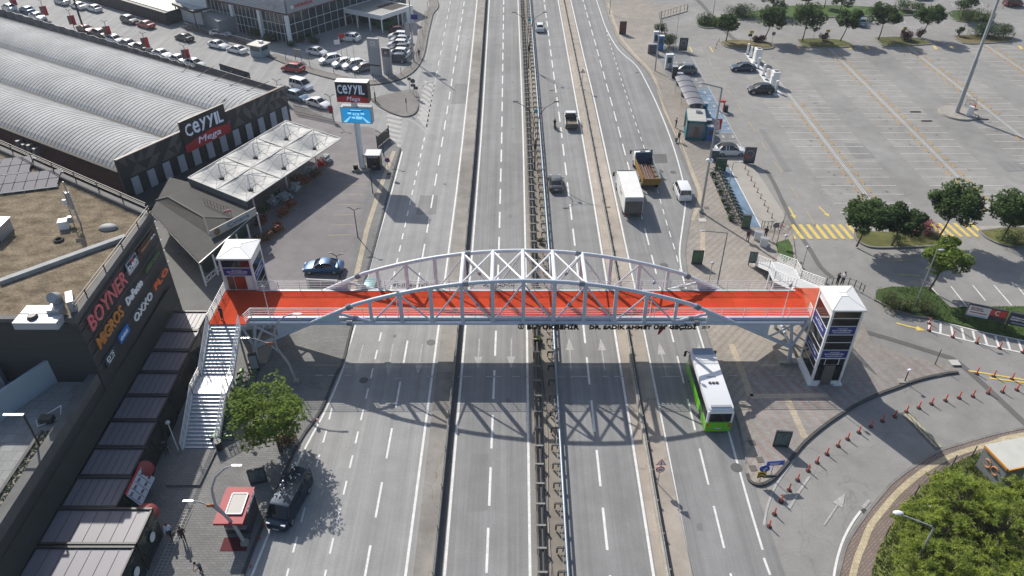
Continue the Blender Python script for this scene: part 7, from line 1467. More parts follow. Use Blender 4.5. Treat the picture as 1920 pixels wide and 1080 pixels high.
post('mast', 'tall dark pole rising behind the store roof at the upper left', 'pole', (156, 52), -20, .22, m=lampg, z=0, h=12)
a = P(617, 226, .12); t = thing('flag', 'small red flag on the lamp left of the sign tower', 'flag', (a[0] + .5, a[1], 1.6)); MB().box((0, 0, .4), (.7, .04, 1.2)).build('cloth', red_b, t)
lm = post('street_lamp', 'tall grey street lamp on the plaza beside the white van', 'street lamp', (1314, 398), 165, .16, arm=(-2.4, .3, .5)); MB().box((0, 0, .25), (.5, .5, .5)).build('base', galv, lm); MB().ball((.0, 0, 7.4), .5, .3, .25).build('camera_box', white_m, lm)
post('street_lamp', 'grey street lamp at the top of the plaza near the bus shelter', 'street lamp', (1228, 133), 20, .13)
post('street_lamp', 'thin dark lamp with horizontal arm beside the green advertising panel', 'street lamp', (1345, 533), 437, .08, arm=(-2.6, .3, .1), m=galv_d)
post('lamp_post', 'short white lamp with round head near the bridge and the advertising panel', 'lamp post', (1329, 530), 494, .05, head='ball')
post('street_lamp', 'thin lamp at the hedge with head pointing to the car park', 'street lamp', (1362, 373), 305, .07, arm=(1.0, 0, .1), m=galv)
post('lamp_post', 'white lamp post behind the right staircase, left one', 'lamp post', (1465, 478), 443, .05, head='ball'); post('lamp_post', 'grey lamp post behind the right staircase, right one', 'lamp post', (1504, 502), 464, .05, head='ball', m=galv)
post('street_lamp', 'leaning grey lamp post standing on the lawn island between olive bushes', 'street lamp', (1717, 570), 468, .09, arm=(.3, -.2, .1)); post('lamp_post', 'thin rod in the charging area at the top', 'lamp post', (1266, 85), 20, .05, z=0)
post('street_lamp', 'thin grey pole at the top left of the car park entrance', 'street lamp', (1336, 33), -5, .09, z=0); post('street_lamp', 'thin dark pole at the top edge of the plaza', 'street lamp', (1143, 25), -15, .09)
post('post', 'thin dark post at the tip of the red striped paving', 'post', (1753, 683), 655, .05, m=char_m)
t = post('camera_post', 'short dark post with white camera at the kerb of the red paving', 'post', (1696, 715), 694, .06, m=char_m); MB().box((-.1, -.1, 1.55), (.35, .2, .15), .4).build('camera', white_m, t); MB().box((-.2, 0, .05), (.9, .6, .1)).build('base', slab_c, t)
post('lamp_post', 'white ball lamp beside the upper part of the left staircase', 'lamp post', (361, 708), 670, .05, head='ball', m=white_m); post('lamp_post', 'white ball lamp at the foot of the left staircase', 'lamp post', (335, 846), 793, .05, head='ball', m=white_m); post('lamp_post', 'thin lamp in front of the right side of the left staircase', 'lamp post', (440, 762), 682, .05, head='ball', m=galv)
a = P(1690, 1100, .13); t = thing('street_lamp', 'grey street lamp with pale oval head over the bottom right pavement', 'street lamp', (a[0] + 1.0, a[1] + 1, .13)); MB().tube([(0, 0, 0), (0, 0, 5.4), (-.2, .1, 5.6)], [.1, .07, .06], 8).build('pole', galv, t); MB().tube([(-.2, .1, 5.6), (-1.9, .9, 5.75)], .05, 6).build('arm', galv, t); MB().ball((-2.15, 1.05, 5.8), .38, .2, .1).build('lamp_head', white_m, t, smooth=True)
def curved_lamp(px, py, label, pts, pts2):
    a = P(px, py, .12); t = thing('street_lamp', label, 'street lamp', (*a, .12), 0, 'curved grey street lamps on the left pavement'); MB().tube(pts, [.16, .13, .11, .09, .08, .07, .06][:len(pts)], 8).build('pole', galv, t, smooth=True); MB().tube(pts2, [.08, .07, .06, .05][:len(pts2)], 8).build('arm', galv, t, smooth=True)
    for p in (pts[-1], pts2[-1]): q = Vector(p); MB().box(q + Vector((-.3 if p == pts2[-1] else .3, .0, 0)), (.75, .16, .08)).build('lamp_head', sil, t)
    c = Vector(pts2[1]); MB().ball(tuple(c + Vector((.1, 0, .1))), .28, .1, .2).box(tuple(c + Vector((-.25, 0, .1))), (.3, .08, .3)).build('ornament', mat('orange ornament', (.42, .14, .05), .6), t); MB().box((0, 0, .2), (.5, .5, .4)).build('base', conc_m, t)
curved_lamp(460, 1020, 'curved double arm lamp in front of the red kiosk', [(0, 0, 0), (-.5, .2, 2.2), (-1.5, .5, 4.0), (-1.6, .9, 5.3), (-1.2, 1.2, 6.3), (-.5, 1.5, 6.9), (.1, 1.6, 7.1)], [(-1.0, .35, 3.0), (-1.9, .7, 3.6), (-2.8, .8, 4.0), (-3.3, .8, 4.1)])
curved_lamp(556, 718, 'curved double arm lamp below the left half of the footbridge', [(0, 0, 0), (-.4, .2, 2.2), (-1.3, .5, 4.0), (-1.4, .9, 5.3), (-1.0, 1.2, 6.3), (-.3, 1.5, 6.9), (.6, 1.6, 7.1)], [(-.6, .3, 2.8), (-1.9, .7, 4.2), (-3.2, .8, 4.8), (-3.8, .8, 4.9)])
def panel(name, label, cat, px, py, w, h, rz, face, z=.12, lift=0.0, d=.16, frame=char_m, top=None, back=None):
    a = P(px, py, z); t = thing(name, label, cat, (*a, z), rz); MB().box((0, 0, lift + h / 2), (w, d, h)).build('frame', frame, t); mf = face if not isinstance(face, tuple) else mat(name + str(face), face, .35, var=.3, scale=.5)
    MB().box((0, -d / 2 - .01, lift + h * .55), (w * .84, .03, h * .76)).build('poster', mf, t)
    if lift:
        for s_ in (-1, 1): MB().box((s_ * w * .42, 0, lift / 2), (.09, .09, lift)).build('leg', frame, t)
    return t
post_g = mat('green poster', (.05, .12, .065), .3, var=.4, scale=.4); post_n = mat('night poster', (.10, .15, .15), .3, var=.6, scale=.35)
panel('advertising_panel', 'green lit advertising panel on the plaza before the right arch end', 'advertising panel', 1306, 495, 1.25, 1.9, R(-4), post_g); panel('advertising_panel', 'grey advertising panel with picture poster on the plaza tip', 'advertising panel', 1463, 837, 1.35, 1.9, R(-6), post_n)
panel('advertising_panel', 'dark red advertising panel at the top of the plaza', 'advertising panel', 1167, 64, 1.4, 2.6, 0, mat('dark red poster', (.12, .03, .03), .5, var=.3, scale=.5)); t = panel('advertising_panel', 'black frame with a grey ring above the charging bays', 'advertising panel', 1280, 95, 1.6, 2.5, R(-6), mat('grey ring poster', (.09, .095, .10), .5)); MB().tube([(.5 * cos(i * pi / 8), -.12, 1.5 + .5 * sin(i * pi / 8)) for i in range(17)], .05).build('ring', mat('ring grey', (.3, .31, .32), .5), t)
t = panel('advertising_panel', 'black frame with a grey ring beside the white SUV', 'advertising panel', 1403, 306, 1.6, 2.5, R(-6), mat('grey ring poster', (.09, .095, .10), .5)); MB().tube([(.5 * cos(i * pi / 8), -.12, 1.5 + .5 * sin(i * pi / 8)) for i in range(17)], .05).build('ring', mat('ring grey', (.3, .31, .32), .5), t)
panel('advertising_panel', 'green glass advertising panel in front of the hedge row', 'advertising panel', 1350, 320, 1.5, 1.9, R(-10), post_g); panel('advertising_panel', 'slim green panel at the lower end of the cycle bay', 'advertising panel', 1397, 428, 1.0, 1.9, R(-12), post_g, d=.4)
panel('advertising_panel', 'dark advertising panel behind the red kiosk', 'advertising panel', 486, 905, 1.4, 1.7, R(14), post_n); t = panel('info_panel', 'narrow black and white information panel under the left bridge end', 'information panel', 480, 694, .8, 2.1, R(14), mat('white info poster', (.35, .38, .42), .5), d=.3)
panel('billboard', 'navy billboard with pale top on the forecourt behind the left arch', 'billboard', 609, 556, 3.4, 1.5, R(-4), mat('navy orange poster', (.02, .035, .075), .5, var=.4, scale=.5), z=.127, lift=.8, frame=mat('pale board frame', (.38, .38, .36), .6))
t = panel('phone_box', 'dark telephone box at the lower end of the right staircase', 'phone box', 1409, 498, .9, 1.5, R(-10), post_n, lift=.4)
# big billboards right
def bb_(label, pxl, pyl, pxr, pyr, h, lift, kind):
    a = P3(pxl, pyl, .14); b = P3(pxr, pyr, .14); d = (b - a); w = d.length; rz = math.atan2(d.y, d.x); t = thing('billboard', label, 'billboard', tuple((a + b) / 2), rz)
    MB().box((0, 0, lift + h / 2), (w - .06, .25, h)).build('frame', char_m, t)
    for s_ in (-1, 1): MB().box((s_ * w * .45, .05, (lift + h) / 2), (.12, .12, lift + h)).build('leg', char_m, t)
    if kind:
        MB().box((-w * .2, -.14, lift + h / 2), (w * .54, .03, h * .84)).build('poster', mat('white poster', (.62, .62, .62), .5), t); MB().box((w * .27, -.14, lift + h * .66), (w * .40, .034, h * .5)).build('poster', mat('flag red poster', (.5, .045, .03), .5), t); MB().box((w * .27, -.14, lift + h * .25), (w * .40, .03, h * .34)).build('poster', mat('dark suit poster', (.03, .03, .04), .5), t)
        MB().bar((w * .12, -.17, lift + h * .42), (w * .38, -.17, lift + h * .22), .03, .16).build('poster_figure', mat('dark suit poster', (.03, .03, .04), .5), t)
        MB().tube([(w * .26 + .24 * cos(q), -.175, lift + h * .7 + .24 * sin(q)) for q in [R(60) + i * R(24) for i in range(11)]], .045, 6).build('crescent', white_m, t)
        text('lettering', 'BAYRAK', t, (-w * .26, -.16, lift + h * .76), (1, 0, 0), (0, 0, 1), w * .3, h * .15, mat('red lettering', (.35, .02, .02), .5), .01, .03, world=False); text('lettering', 'AÇIYORUM!', t, (-w * .26, -.16, lift + h * .60), (1, 0, 0), (0, 0, 1), w * .34, h * .11, black_m, .01, .03, world=False)
        MB().box((-w * .2, -.16, lift + h * .4), (w * .42, .02, h * .07)).build('text_band', mat('red lettering', (.35, .02, .02), .5), t); MB().box((-w * .22, -.16, lift + h * .16), (w * .48, .02, h * .12)).build('text_band', mat('logo band', (.30, .42, .5), .5), t)
    else:
        MB().box((0, -.14, lift + h / 2), (w * .94, .03, h * .84)).build('poster', mat('dark blue poster', (.03, .035, .055), .5), t); text('lettering', 'Gülümse', t, (-w * .28, -.16, lift + h * .66), (1, 0, 0), (0, 0, 1), w * .34, h * .14, letter_w, .01, .02, world=False); text('lettering', "İZMİT'tesin", t, (-w * .24, -.16, lift + h * .48), (1, 0, 0), (0, 0, 1), w * .42, h * .14, letter_w, .01, .03, world=False)
        MB().box((-w * .2, -.16, lift + h * .2), (w * .4, .02, h * .06)).build('text_band', mat('logo band', (.30, .42, .5), .5), t)
bb_('large billboard with red flag poster and the word BAYRAK on the lawn island', 1803, 600, 1877, 615, 1.5, .75, True); bb_('large dark blue billboard cut by the right edge of the photo', 1880, 616, 1960, 633, 1.5, .75, False)
# signs on the islands
def rsign(label, px, py, top, kind, z=.1, m=galv):
    a = P(px, py, z); H_ = HT(px, py, top, z) - z; t = thing('road_sign', label, 'road sign', (*a, z)); MB().tube([(0, 0, 0), (0, 0, H_)], .035, 6).build('post', m, t); return t, H_
def tri(t, z, s=.42):
    for k, m_, o in ((1, red_m, 0), (.72, letter_w, -.012)): MB().add([(-s * k, -.05 + o, z - s * .55 * k), (s * k, -.05 + o, z - s * .55 * k), (0, -.05 + o, z + s * 1.15 * k), (-s * k, -.03 + o, z - s * .55 * k), (s * k, -.03 + o, z - s * .55 * k), (0, -.03 + o, z + s * 1.15 * k)], [(0, 1, 2), (5, 4, 3), (0, 3, 4, 1), (1, 4, 5, 2), (2, 5, 3, 0)]).build('sign_plate' if k == 1 else 'sign_face', m_, t)
    MB().box((0, -.075, z), (.08, .01, .3)).build('symbol', black_m, t)
t, H_ = rsign('triangular warning sign above a round 50 sign on the lower right median strip', 1233, 907, 866, 1); tri(t, H_ - .1); MB().disc((0, -.06, H_ - .85), .36, (0, 1, 0), 20, .03).build('sign_plate', red_m, t); MB().disc((0, -.08, H_ - .85), .26, (0, 1, 0), 20, .03).build('sign_face', letter_w, t); text('lettering', '50', t, (0, -.1, H_ - .85), (1, 0, 0), (0, 0, 1), .34, .26, black_m, .01, .02, world=False)
t, H_ = rsign('small triangular warning sign on the upper part of the right median strip', 1091, 166, 134, 1); tri(t, H_, .45)
t, H_ = rsign('round blue and red no parking sign beside the black kiosk', 729, 326, 300, 1, .12); MB().disc((0, -.05, H_), .36, (0, 1, 0), 20, .04).build('sign_plate', red_m, t); MB().disc((0, -.08, H_), .28, (0, 1, 0), 20, .03).build('sign_face', mat('sign blue', (.02, .07, .35), .4), t); MB().bar((-.2, -.1, H_ - .2), (.2, -.1, H_ + .2), .02, .07).build('cross_bar', red_m, t); MB().box((0, 0, .05), (.5, .5, .1)).build('foot', plast, t)
blu = mat('sign blue', (.02, .07, .35), .4)
t, H_ = rsign('rectangular blue direction sign at the tip of the plaza', 1444, 893, 866, 1, .12); MB().box((.1, -.05, H_ - .1), (1.5, .05, .5), .1).build('sign_plate', blu, t); MB().box((0, -.09, H_ - .05), (.9, .02, .06), .1).box((0, -.09, H_ - .2), (.7, .02, .06), .1).build('sign_text', letter_w, t); MB().box((0, 0, .08), (1.0, .1, .12)).build('foot', char_m, t)
t, H_ = rsign('round blue arrow sign above a yellow chevron board at the tip of the plaza', 1424, 902, 880, 1, .12); MB().disc((0.1, -.06, H_ + .15), .42, (0, 1, 0), 20, .04).build('sign_plate', blu, t); MB().bar((0, -.1, H_), (.25, -.1, H_ + .3), .02, .08).box((.1, -.1, H_ + .02), (.08, .02, .3)).build('symbol', letter_w, t); MB().box((0, -.06, H_ - .55), (.7, .05, .7)).build('chevron_board', mat('sign yellow', (.55, .38, .03), .5), t)
m = MB()
for z_ in (-.32, .02):
    for s_ in (-1, 1): m.bar((s_ * .32, -.1, H_ - .62 + z_), (0, -.1, H_ - .38 + z_), .02, .13)
m.build('chevrons', black_m, t)
t, H_ = rsign('grey sign back on the exit island', 781, 184, 165, 1, .13); MB().box((0, 0, H_), (.7, .05, .5)).build('sign_plate', char_m, t); t, H_ = rsign('round sign seen from behind on the exit island', 776, 180, 152, 1, .13); MB().disc((0, 0, H_), .4, (0, 1, 0), 16, .04).build('sign_plate', char_m, t); MB().box((0, 0, H_ - .75), (.8, .05, .45)).build('sign_plate', char_m, t)
t, H_ = rsign('grey square sign left of the round one on the exit island', 769, 172, 148, 1, .13); MB().box((0, 0, H_), (.6, .05, .5)).build('sign_plate', char_m, t)
t, H_ = rsign('dark delineator post on the exit island', 763, 210, 184, 1, .13, char_m); MB().box((0, 0, H_ - .4), (.18, .1, .8)).build('marker', char_m, t); t, H_ = rsign('dark wide bollard post at the left end of the exit island', 704, 190, 163, 1, .13, char_m); MB().box((0, 0, .8), (.2, .2, 1.6)).build('marker', char_m, t)
for i, (px, py, tp, lab) in enumerate(((1406, 80, 60, 'yellow and black sign on the dry island'), (1447, 82, 63, 'grey round sign at the right end of the dry island'), (1548, 78, 58, 'black and yellow sign above a purple bush on the second island'), (1524, 74, 56, 'thin round sign on the second island'), (1692, 70, 53, 'black and yellow sign on the third island'), (1803, 66, 47, 'thin white sign on the right island'), (1448, 452, 422, 'round mirror post at the lawn beside the zebra crossing'), (1455, 462, 424, 'triangle sign seen from behind at the zebra crossing'))):
    t, H_ = rsign(lab, px, py, tp, 1, .14, char_m if i > 5 else galv)
    if i in (0, 2, 4): MB().box((0, -.04, H_), (.75, .05, .55)).build('sign_plate', mat('sign yellow', (.55, .38, .03), .5), t); MB().box((-.2, -.04, H_ - .6), (.75, .05, .5)).build('sign_plate', black_m, t)
    elif i == 7: tri(t, H_, .35)
    elif i == 5: MB().box((0, 0, H_ - .3), (.25, .05, 1.0)).build('sign_plate', white_m, t)
    else: MB().disc((0, -.04, H_), .38, (0, 1, 0), 16, .05).build('sign_plate', galv_d, t)
# kiosks
a = P(702, 318, .12); t = thing('security_kiosk', 'black security kiosk with silver ribbed roof beside the sign tower', 'kiosk', (a[0], a[1] + .6, .12), 0); MB().box((0, 0, 1.1), (1.9, 1.6, 2.2)).build('cabin', black_m, t); MB().box((.3, -.82, 1.3), (.7, .03, .9)).build('window', glass_d, t); MB().box((0, 0, 2.3), (2.1, 1.9, .16)).build('roof', mat('silver roof', (.48, .5, .53), .4, metal=.3), t); text('lettering', 'GÜVENLİK', t, (0, -.86, 2.02), (1, 0, 0), (0, 0, 1), 1.4, .2, letter_w, .01, .02, world=False)
m = MB(); [m.box((-.9 + .45 * i, 0, 2.39), (.05, 1.9, .04)) for i in range(5)]; m.build('roof_ribs', sil, t); MB().tube([(-1.2, -.2, 0), (-1.2, -.2, 1.9)], .05).box((-1.2, -.2, 2.0), (.3, .3, .3)).build('lamp', sil, t)
a = P(668, 320, .12); t = thing('speaker_box', 'small black box unit at the foot of the sign tower', 'box', (*a, .12)); MB().box((0, 0, .5), (.6, .5, .9)).build('housing', black_m, t); MB().box((0, 0, .05), (1.2, .8, .1)).build('base', conc_m, t)
a = P(448, 985, .12); t = thing('red_kiosk', 'small red roofed sales kiosk beside the curved lamp', 'kiosk', (-21.1, 36.1, .12), 0); redk = mat('worn red roof', (.33, .03, .04), .6, var=.25, scale=1.0)
MB().box((0, .9, 1.1), (1.9, 2.3, 2.2)).build('cabin', mat('dark grey cabin', (.05, .055, .065), .5), t); MB().box((-.05, .55, 2.35), (2.2, 3.4, .22)).build('roof', redk, t); MB().box((.15, .6, 2.5), (1.15, 1.9, .1)).build('skylight', mat('grey skylight', (.30, .29, .27), .5), t); m = MB()
for y_ in (-.35, 1.55): m.box((.15, y_, 2.55), (1.25, .07, .1))
for x_ in (-.45, .75): m.box((x_, .6, 2.55), (.07, 1.95, .1))
m.build('skylight_frame', white_m, t); MB().box((.05, -.32, 1.0), (1.6, .5, .08)).build('counter', sil, t); MB().box((0, -.27, 1.45), (1.3, .04, .6)).build('window', glass_d, t); MB().box((0, -.27, .55), (1.7, .05, .7)).build('front_panel', mat('dark front', (.03, .03, .035), .5), t)
for x_ in (-.75, -.3, .1, .5): MB().box((x_, -.31, 1.45), (.06, .05, .65)).build('window_bar', white_m, t)
text('lettering', 'DÖNERCİ', t, (1.06, .9, 2.35), (0, 1, 0), (0, 0, 1), 1.9, .28, letter_w, .04, .03, world=False)
MB().box((0, -1.2, .012), (2.0, 1.2, .02)).build('doormat', mat('dark red mat', (.10, .015, .018), .9), t)
# bus shelter etc on the right pavement
t = thing('bus_shelter', 'bus shelter with long curved grey ribbed roof beside the cycle path', 'bus shelter', (29.2, 119.5, .12), 0); b = MB(); secs = []
for j in range(2):
    q = []
    for i in range(9): an = -1 + 2 * i / 8; q.append((an * 1.35, (-6.2, 6.2)[j], 2.4 + .35 * (1 - an * an)))
    secs.append(q)
b.loft(secs, cap=False, closed=False); b.build('roof', mat('smoked roof', (.17, .165, .18), .35), t); m = MB()
for k in range(6):
    y_ = -6.2 + 2.48 * k; m.tube([(an * 1.36, y_, 2.43 + .35 * (1 - an * an)) for an in [-1 + .25 * i for i in range(9)]], .045, 5)
m.build('roof_ribs', sil, t)
for y_ in (-5.5, 0, 5.5): MB().tube([(1.1, y_, 0), (1.1, y_, 2.5)], .05).build('post', galv, t); MB().tube([(-1.1, y_, 0), (-1.1, y_, 2.4)], .04).build('post', galv, t)
MB().box((1.15, 0, 1.1), (.04, 11, 1.4)).build('glass_wall', glass_b, t); MB().box((.7, 0, .5), (.4, 8, .06)).build('bench', sil, t)
t = thing('station_kiosk', 'teal framed glass kiosk with striped white roof on the right pavement', 'kiosk', (*P(1302, 262, .12), .12), R(-8)); teal = mat('teal frame', (.01, .13, .15), .4)
MB().box((0, 2.2, 1.5), (2.6, 4.6, 2.7)).build('glass', mat('kiosk glass', (.14, .16, .17), .08, spec=.8), t); m = MB()
for x_ in (-1.3, 1.3):
    for y_ in (-.1, 4.5): m.box((x_, y_, 1.5), (.3, .3, 3.0))
for y_ in (-.1, 4.5): m.box((0, y_, 2.9), (2.9, .3, .3)); m.box((0, y_, .15), (2.9, .3, .3))
for x_ in (-1.3, 1.3): m.box((x_, 2.2, 2.9), (.3, 4.9, .3)); m.box((x_, 2.2, .15), (.3, 4.9, .3))
m.build('frame', teal, t); MB().box((0, 2.2, 3.06), (2.7, 4.6, .06)).build('roof', mat('cream roof', (.45, .44, .40), .6), t); m = MB(); [m.box((0, .2 + .5 * i, 3.1), (2.6, .1, .05)) for i in range(9)]; m.build('roof_slats', mat('roof slat', (.62, .61, .57), .6), t)
MB().box((.3, 3.2, 3.3), (.8, .7, .45)).build('air_unit', sil, t); MB().box((.1, -.2, 1.3), (.6, .1, 1.4), 0).build('poster', mat('brown poster', (.16, .09, .06), .6), t)
for i, (px, py, rz, c, w_, h_, lab) in enumerate(((1330, 262, -8, (.03, .12, .35), 1.2, 2.2, 'blue panel box right of the teal kiosk'), (1318, 215, -8, (.02, .30, .50), 1.0, 2.0, 'bright blue charging station totem above the teal kiosk'), (1322, 240, 0, (.10, .14, .18), 1.6, 1.4, 'grey box behind the teal kiosk'), (1300, 198, 0, (.35, .37, .38), 1.4, 1.2, 'pale box between the bus shelter and the teal kiosk'), (1237, 92, 0, (.02, .16, .42), 1.2, 2.6, 'bright blue panel booth above the charging bays'), (1229, 88, 0, (.45, .47, .5), 1.2, 3.0, 'white tall booth frame behind the blue panel booth'), (1222, 100, 0, (.10, .11, .12), 1.6, 1.8, 'grey ribbed stand left of the blue panel booth'), (1253, 128, 0, (.60, .61, .62), 1.3, 2.6, 'white fast charger cabinet at the top of the bays'), (1282, 180, 0, (.03, .034, .036), .9, 2.0, 'dark charging pillar, lowest beside the blue bays'), (1273, 158, 0, (.03, .034, .036), .9, 2.0, 'dark charging pillar, middle beside the blue bays'), (1264, 145, 0, (.03, .034, .036), .9, 2.0, 'dark charging pillar, topmost beside the blue bays'), (1338, 300, -8, (.05, .09, .10), 1.3, 1.6, 'dark teal box below the grey street lamp'))):
    a = P(px, py, .12); t = thing('charging_cabinet', lab, 'cabinet', (*a, .12), R(rz)); MB().box((0, 0, h_ / 2), (w_, .7, h_)).build('housing', mat('cab' + str(i), c, .5, var=.1, scale=.5), t); MB().box((0, 0, h_ + .03), (w_ + .08, .78, .06)).build('cap', white_m if i in (4, 5, 7) else sil, t); MB().box((0, -.36, h_ * .62), (w_ * .6, .02, h_ * .4)).build('screen', mat('cabinet screen', (.06, .08, .1), .2), t)
a = P(1337, 262, .12); t = thing('banner_sign', 'red REKLAM banner on the pole below the blue panels', 'banner', (a[0] + .3, a[1] - .2, .12)); MB().tube([(-.6, 0, 0), (-.6, 0, 3.4)], .04).build('post', galv, t); MB().box((0, 0, 2.6), (1.1, .06, 1.7)).build('panel', red_b, t); MB().box((0, 0, 1.5), (1.1, .05, .45)).build('panel', white_m, t); text('lettering', 'REKLAM', t, (0, -.04, 2.6), (-.12, 0, 1), (-1, 0, 0), 1.4, .45, letter_w, .01, .03, world=False)
a = P(1351, 208, .0); t = thing('fuel_hose_stand', 'red stand beside the grey bays', 'stand', (*a, 0)); MB().box((0, 0, 1.7), (1.1, .6, .3)).build('top', mat('coral red', (.5, .08, .06), .5), t); [MB().box((s_ * .4, 0, .8), (.14, .3, 1.6)).build('leg', red_m, t) for s_ in (-1, 1)]
a = P(1360, 209, .0); t = thing('waste_bin', 'black round bin beside the red stand', 'bin', (*a, 0)); MB().tube([(0, 0, 0), (0, 0, .9)], .38, 12).build('drum', plast, t); MB().tube([(0, 0, .9), (0, 0, 1.0)], .4, 12).build('lid', char_m, t)
for px, py, lab in ((1420, 449, 'white utility cabinet on the plaza, the upper left of two'), (1431, 461, 'white utility cabinet on the plaza, the lower right of two')): a = P(px, py, .12); t = thing('utility_cabinet', lab, 'cabinet', (*a, .12), R(-20)); MB().box((0, 0, .55), (.9, .5, 1.1)).build('housing', white_c, t, bevel=.02); MB().box((0, 0, 1.12), (1.0, .6, .06)).build('lid', sil, t); MB().box((0, -.26, .55), (.7, .02, .85)).build('door', mat('cabinet door', (.6, .6, .6), .5), t)
a = P(1796, 215, .0)
# EV chargers
for i, (px, py) in enumerate(((1401, 101), (1407, 107), (1415, 117), (1421, 128), (1431, 141), (1437, 149), (1446, 162), (1454, 172))):
    a = P(px, py, .05); t = thing('charging_post', f'slim white charging post in the diagonal row, {cnt[i]} from the top', 'charging post', (*a, .02), R(-15), 'slim white charging posts'); MB().box((0, 0, 1.05), (.38, .5, 1.9)).build('body', white_c, t, bevel=.05); MB().box((.2, 0, 1.05), (.03, .4, 1.7)).build('side', black_m, t); MB().box((0, 0, .06), (.5, .6, .12)).build('foot', char_m, t)
for px, py, lab in ((1418, 116, 'large white charger cabinet, the upper of two'), (1450, 160, 'large white charger cabinet, the lower of two')): a = P(px, py, .05); t = thing('charger_cabinet', lab, 'cabinet', (*a, .02), 0); MB().box((0, 0, 1.35), (1.15, 1.5, 2.5)).build('body', white_c, t, bevel=.04); MB().box((.1, 0, 2.62), (.7, .8, .05)).build('top_grille', char_m, t); MB().box((.59, 0, 1.3), (.03, 1.2, 2.0)).build('side', sil, t)
struct('charging_pad', MB().sheet(pp([(1396, 100), (1405, 98), (1424, 120), (1468, 178), (1452, 180)]), .016), mat('white pad paint', (.6, .6, .6), .6))
# tall mast with cabinet
a = P(1793, 213, .0); t = thing('light_mast', 'very tall grey light mast leaning out of the top right of the photo on a round kerbed base', 'light mast', (*a, 0)); t['label'] = 'very tall grey light mast on a round kerbed base in the car park'; MB().tube([(0, 0, 0), (0, 0, 9), (0, 0, 9.1), (0, 0, 26)], [.36, .30, .24, .16], 14).build('pole', galv, t, smooth=True); MB().tube([(.3, 0, 0), (.3, 0, .25)], [3.0, 2.9], 28).build('round_base', conc_m, t)
MB().box((1.3, -1.3, 1.0), (.8, .6, 1.5), -.3).build('cabinet', white_c, t); MB().box((2.2, -.5, 1.0), (.3, .3, 1.3)).build('post', red_m, t); m = MB()
for z in (1.4, 2.0, 2.6): m.tube([(1.7 + .75 * cos(i * pi / 4), -.1 + .75 * sin(i * pi / 4), z) for i in range(9)], .03, 5)
for i in range(8): m.bar((1.7 + .75 * cos(i * pi / 4), -.1 + .75 * sin(i * pi / 4), 1.4), (1.7 + .75 * cos(i * pi / 4), -.1 + .75 * sin(i * pi / 4), 2.6), .03, .03)
m.build('cage', galv_d, t)
# dark car park kerb stones beside the mast base
for i, (px, py) in enumerate(((1716, 210), (1737, 227), (1823, 206), (1843, 224))): a = P(px, py); o = MB().box((a[0], a[1], .06), (1.7, .2, .12)).build('kerb_stone', mat('kerb stone brown', (.09, .065, .055), .9)); tag(o, 'loose brown kerb stone near the mast base, ' + ('upper left', 'lower left', 'upper right', 'lower right')[i] + ' of four', 'kerb stone', 'loose kerb stones near the light mast')
# showroom totems, booth, flags
for px, py, tp, w_, m_, lab in ((706, 141, 73, 2.1, sil, 'tall grey totem with square logo at the corner of the showroom yard'), (728, 138, 91, 1.6, mat('dark totem', (.12, .13, .14), .4), 'shorter dark topped totem right of the tall grey one')):
    a = P(px, py, .13); H_ = HT(px, py, tp, .13); t = thing('brand_totem', lab, 'totem', (*a, .13), R(-15)); MB().box((0, 0, H_ / 2), (w_, .5, H_)).build('body', mat('totem grey', (.32, .33, .35), .4), t); MB().box((0, -.26, H_ - .8), (w_ * .98, .04, 1.5)).build('head', m_, t)
    e_ = MB(); e_.box((0, -.3, H_ - .8), (.75, .03, .7)); e_.build('emblem_plate', white_m if w_ > 2 else mat('dark red plate', (.2, .03, .03), .5), t); MB().box((0, -.32, H_ - .8), (.5, .03, .45)).build('emblem', sil, t)
    if w_ > 2: MB().box((0, -.27, 1.9), (w_ * .98, .03, .25)).build('band', black_m, t)
a = P(489, 104, .0); t = thing('guard_booth', 'pale blue guard booth with flat roof beside the white sedans', 'booth', (*a, 0), R(-25)); MB().box((0, 0, .6), (2.6, 2.3, 1.2)).build('base', mat('booth blue', (.26, .34, .37), .6), t); MB().box((0, 0, 1.6), (2.4, 2.1, .9)).build('windows', glass_b, t); MB().box((0, 0, 2.25), (3.3, 3.0, .16)).build('roof', mat('booth roof', (.45, .44, .40), .6), t); MB().box((.2, .5, 2.5), (.7, .6, .4)).build('air_unit', white_m, t)
for sx in (-1, 1):
    for sy in (-1, 1): MB().box((sx * 1.2, sy * 1.05, 1.1), (.25, .25, 2.2)).build('corner_post', mat('booth blue', (.26, .34, .37), .6), t)
for i, (px, py, c) in enumerate(((644, 130, white_m), (655, 133, red_b), (668, 138, white_m))): t = post('flag_pole', ('thin flag pole with white flag left of the red flag', 'thin flag pole with red flag in the showroom yard', 'thin flag pole right of the red flag')[i], 'flag pole', (px, py), (74, 62, 75)[i], .05, m=sil); z_ = HT(px, py, (74, 62, 75)[i], .12) - .6; MB().box((-.55, 0, z_), (1.0, .04, .8), .3).build('flag', c, t) if i < 2 else None
a = P(560, 113, .13); t = thing('notice_board', 'small pale notice board on legs at the showroom entrance', 'notice board', (*a, .13), R(-20)); MB().box((0, 0, 1.5), (1.5, .12, 1.2)).build('board', mat('beige board', (.3, .28, .25), .6), t); [MB().box((s_ * .65, 0, .6), (.08, .08, 1.2)).build('leg', char_m, t) for s_ in (-1, 1)]
t = post('banner_pole', 'grey pole with blue sign and two vertical picture banners beside the display cars', 'banner pole', (776, 115), -20, .14); [MB().box((dx, 0, 6.0), (.9, .05, 2.3)).build('banner', mat('picture banner', (.40, .36, .38), .6, var=.3, scale=.4), t) for dx in (-.75, .65)]; MB().box((.7, 0, 8.2), (1.2, .06, .9)).build('sign', navy, t)
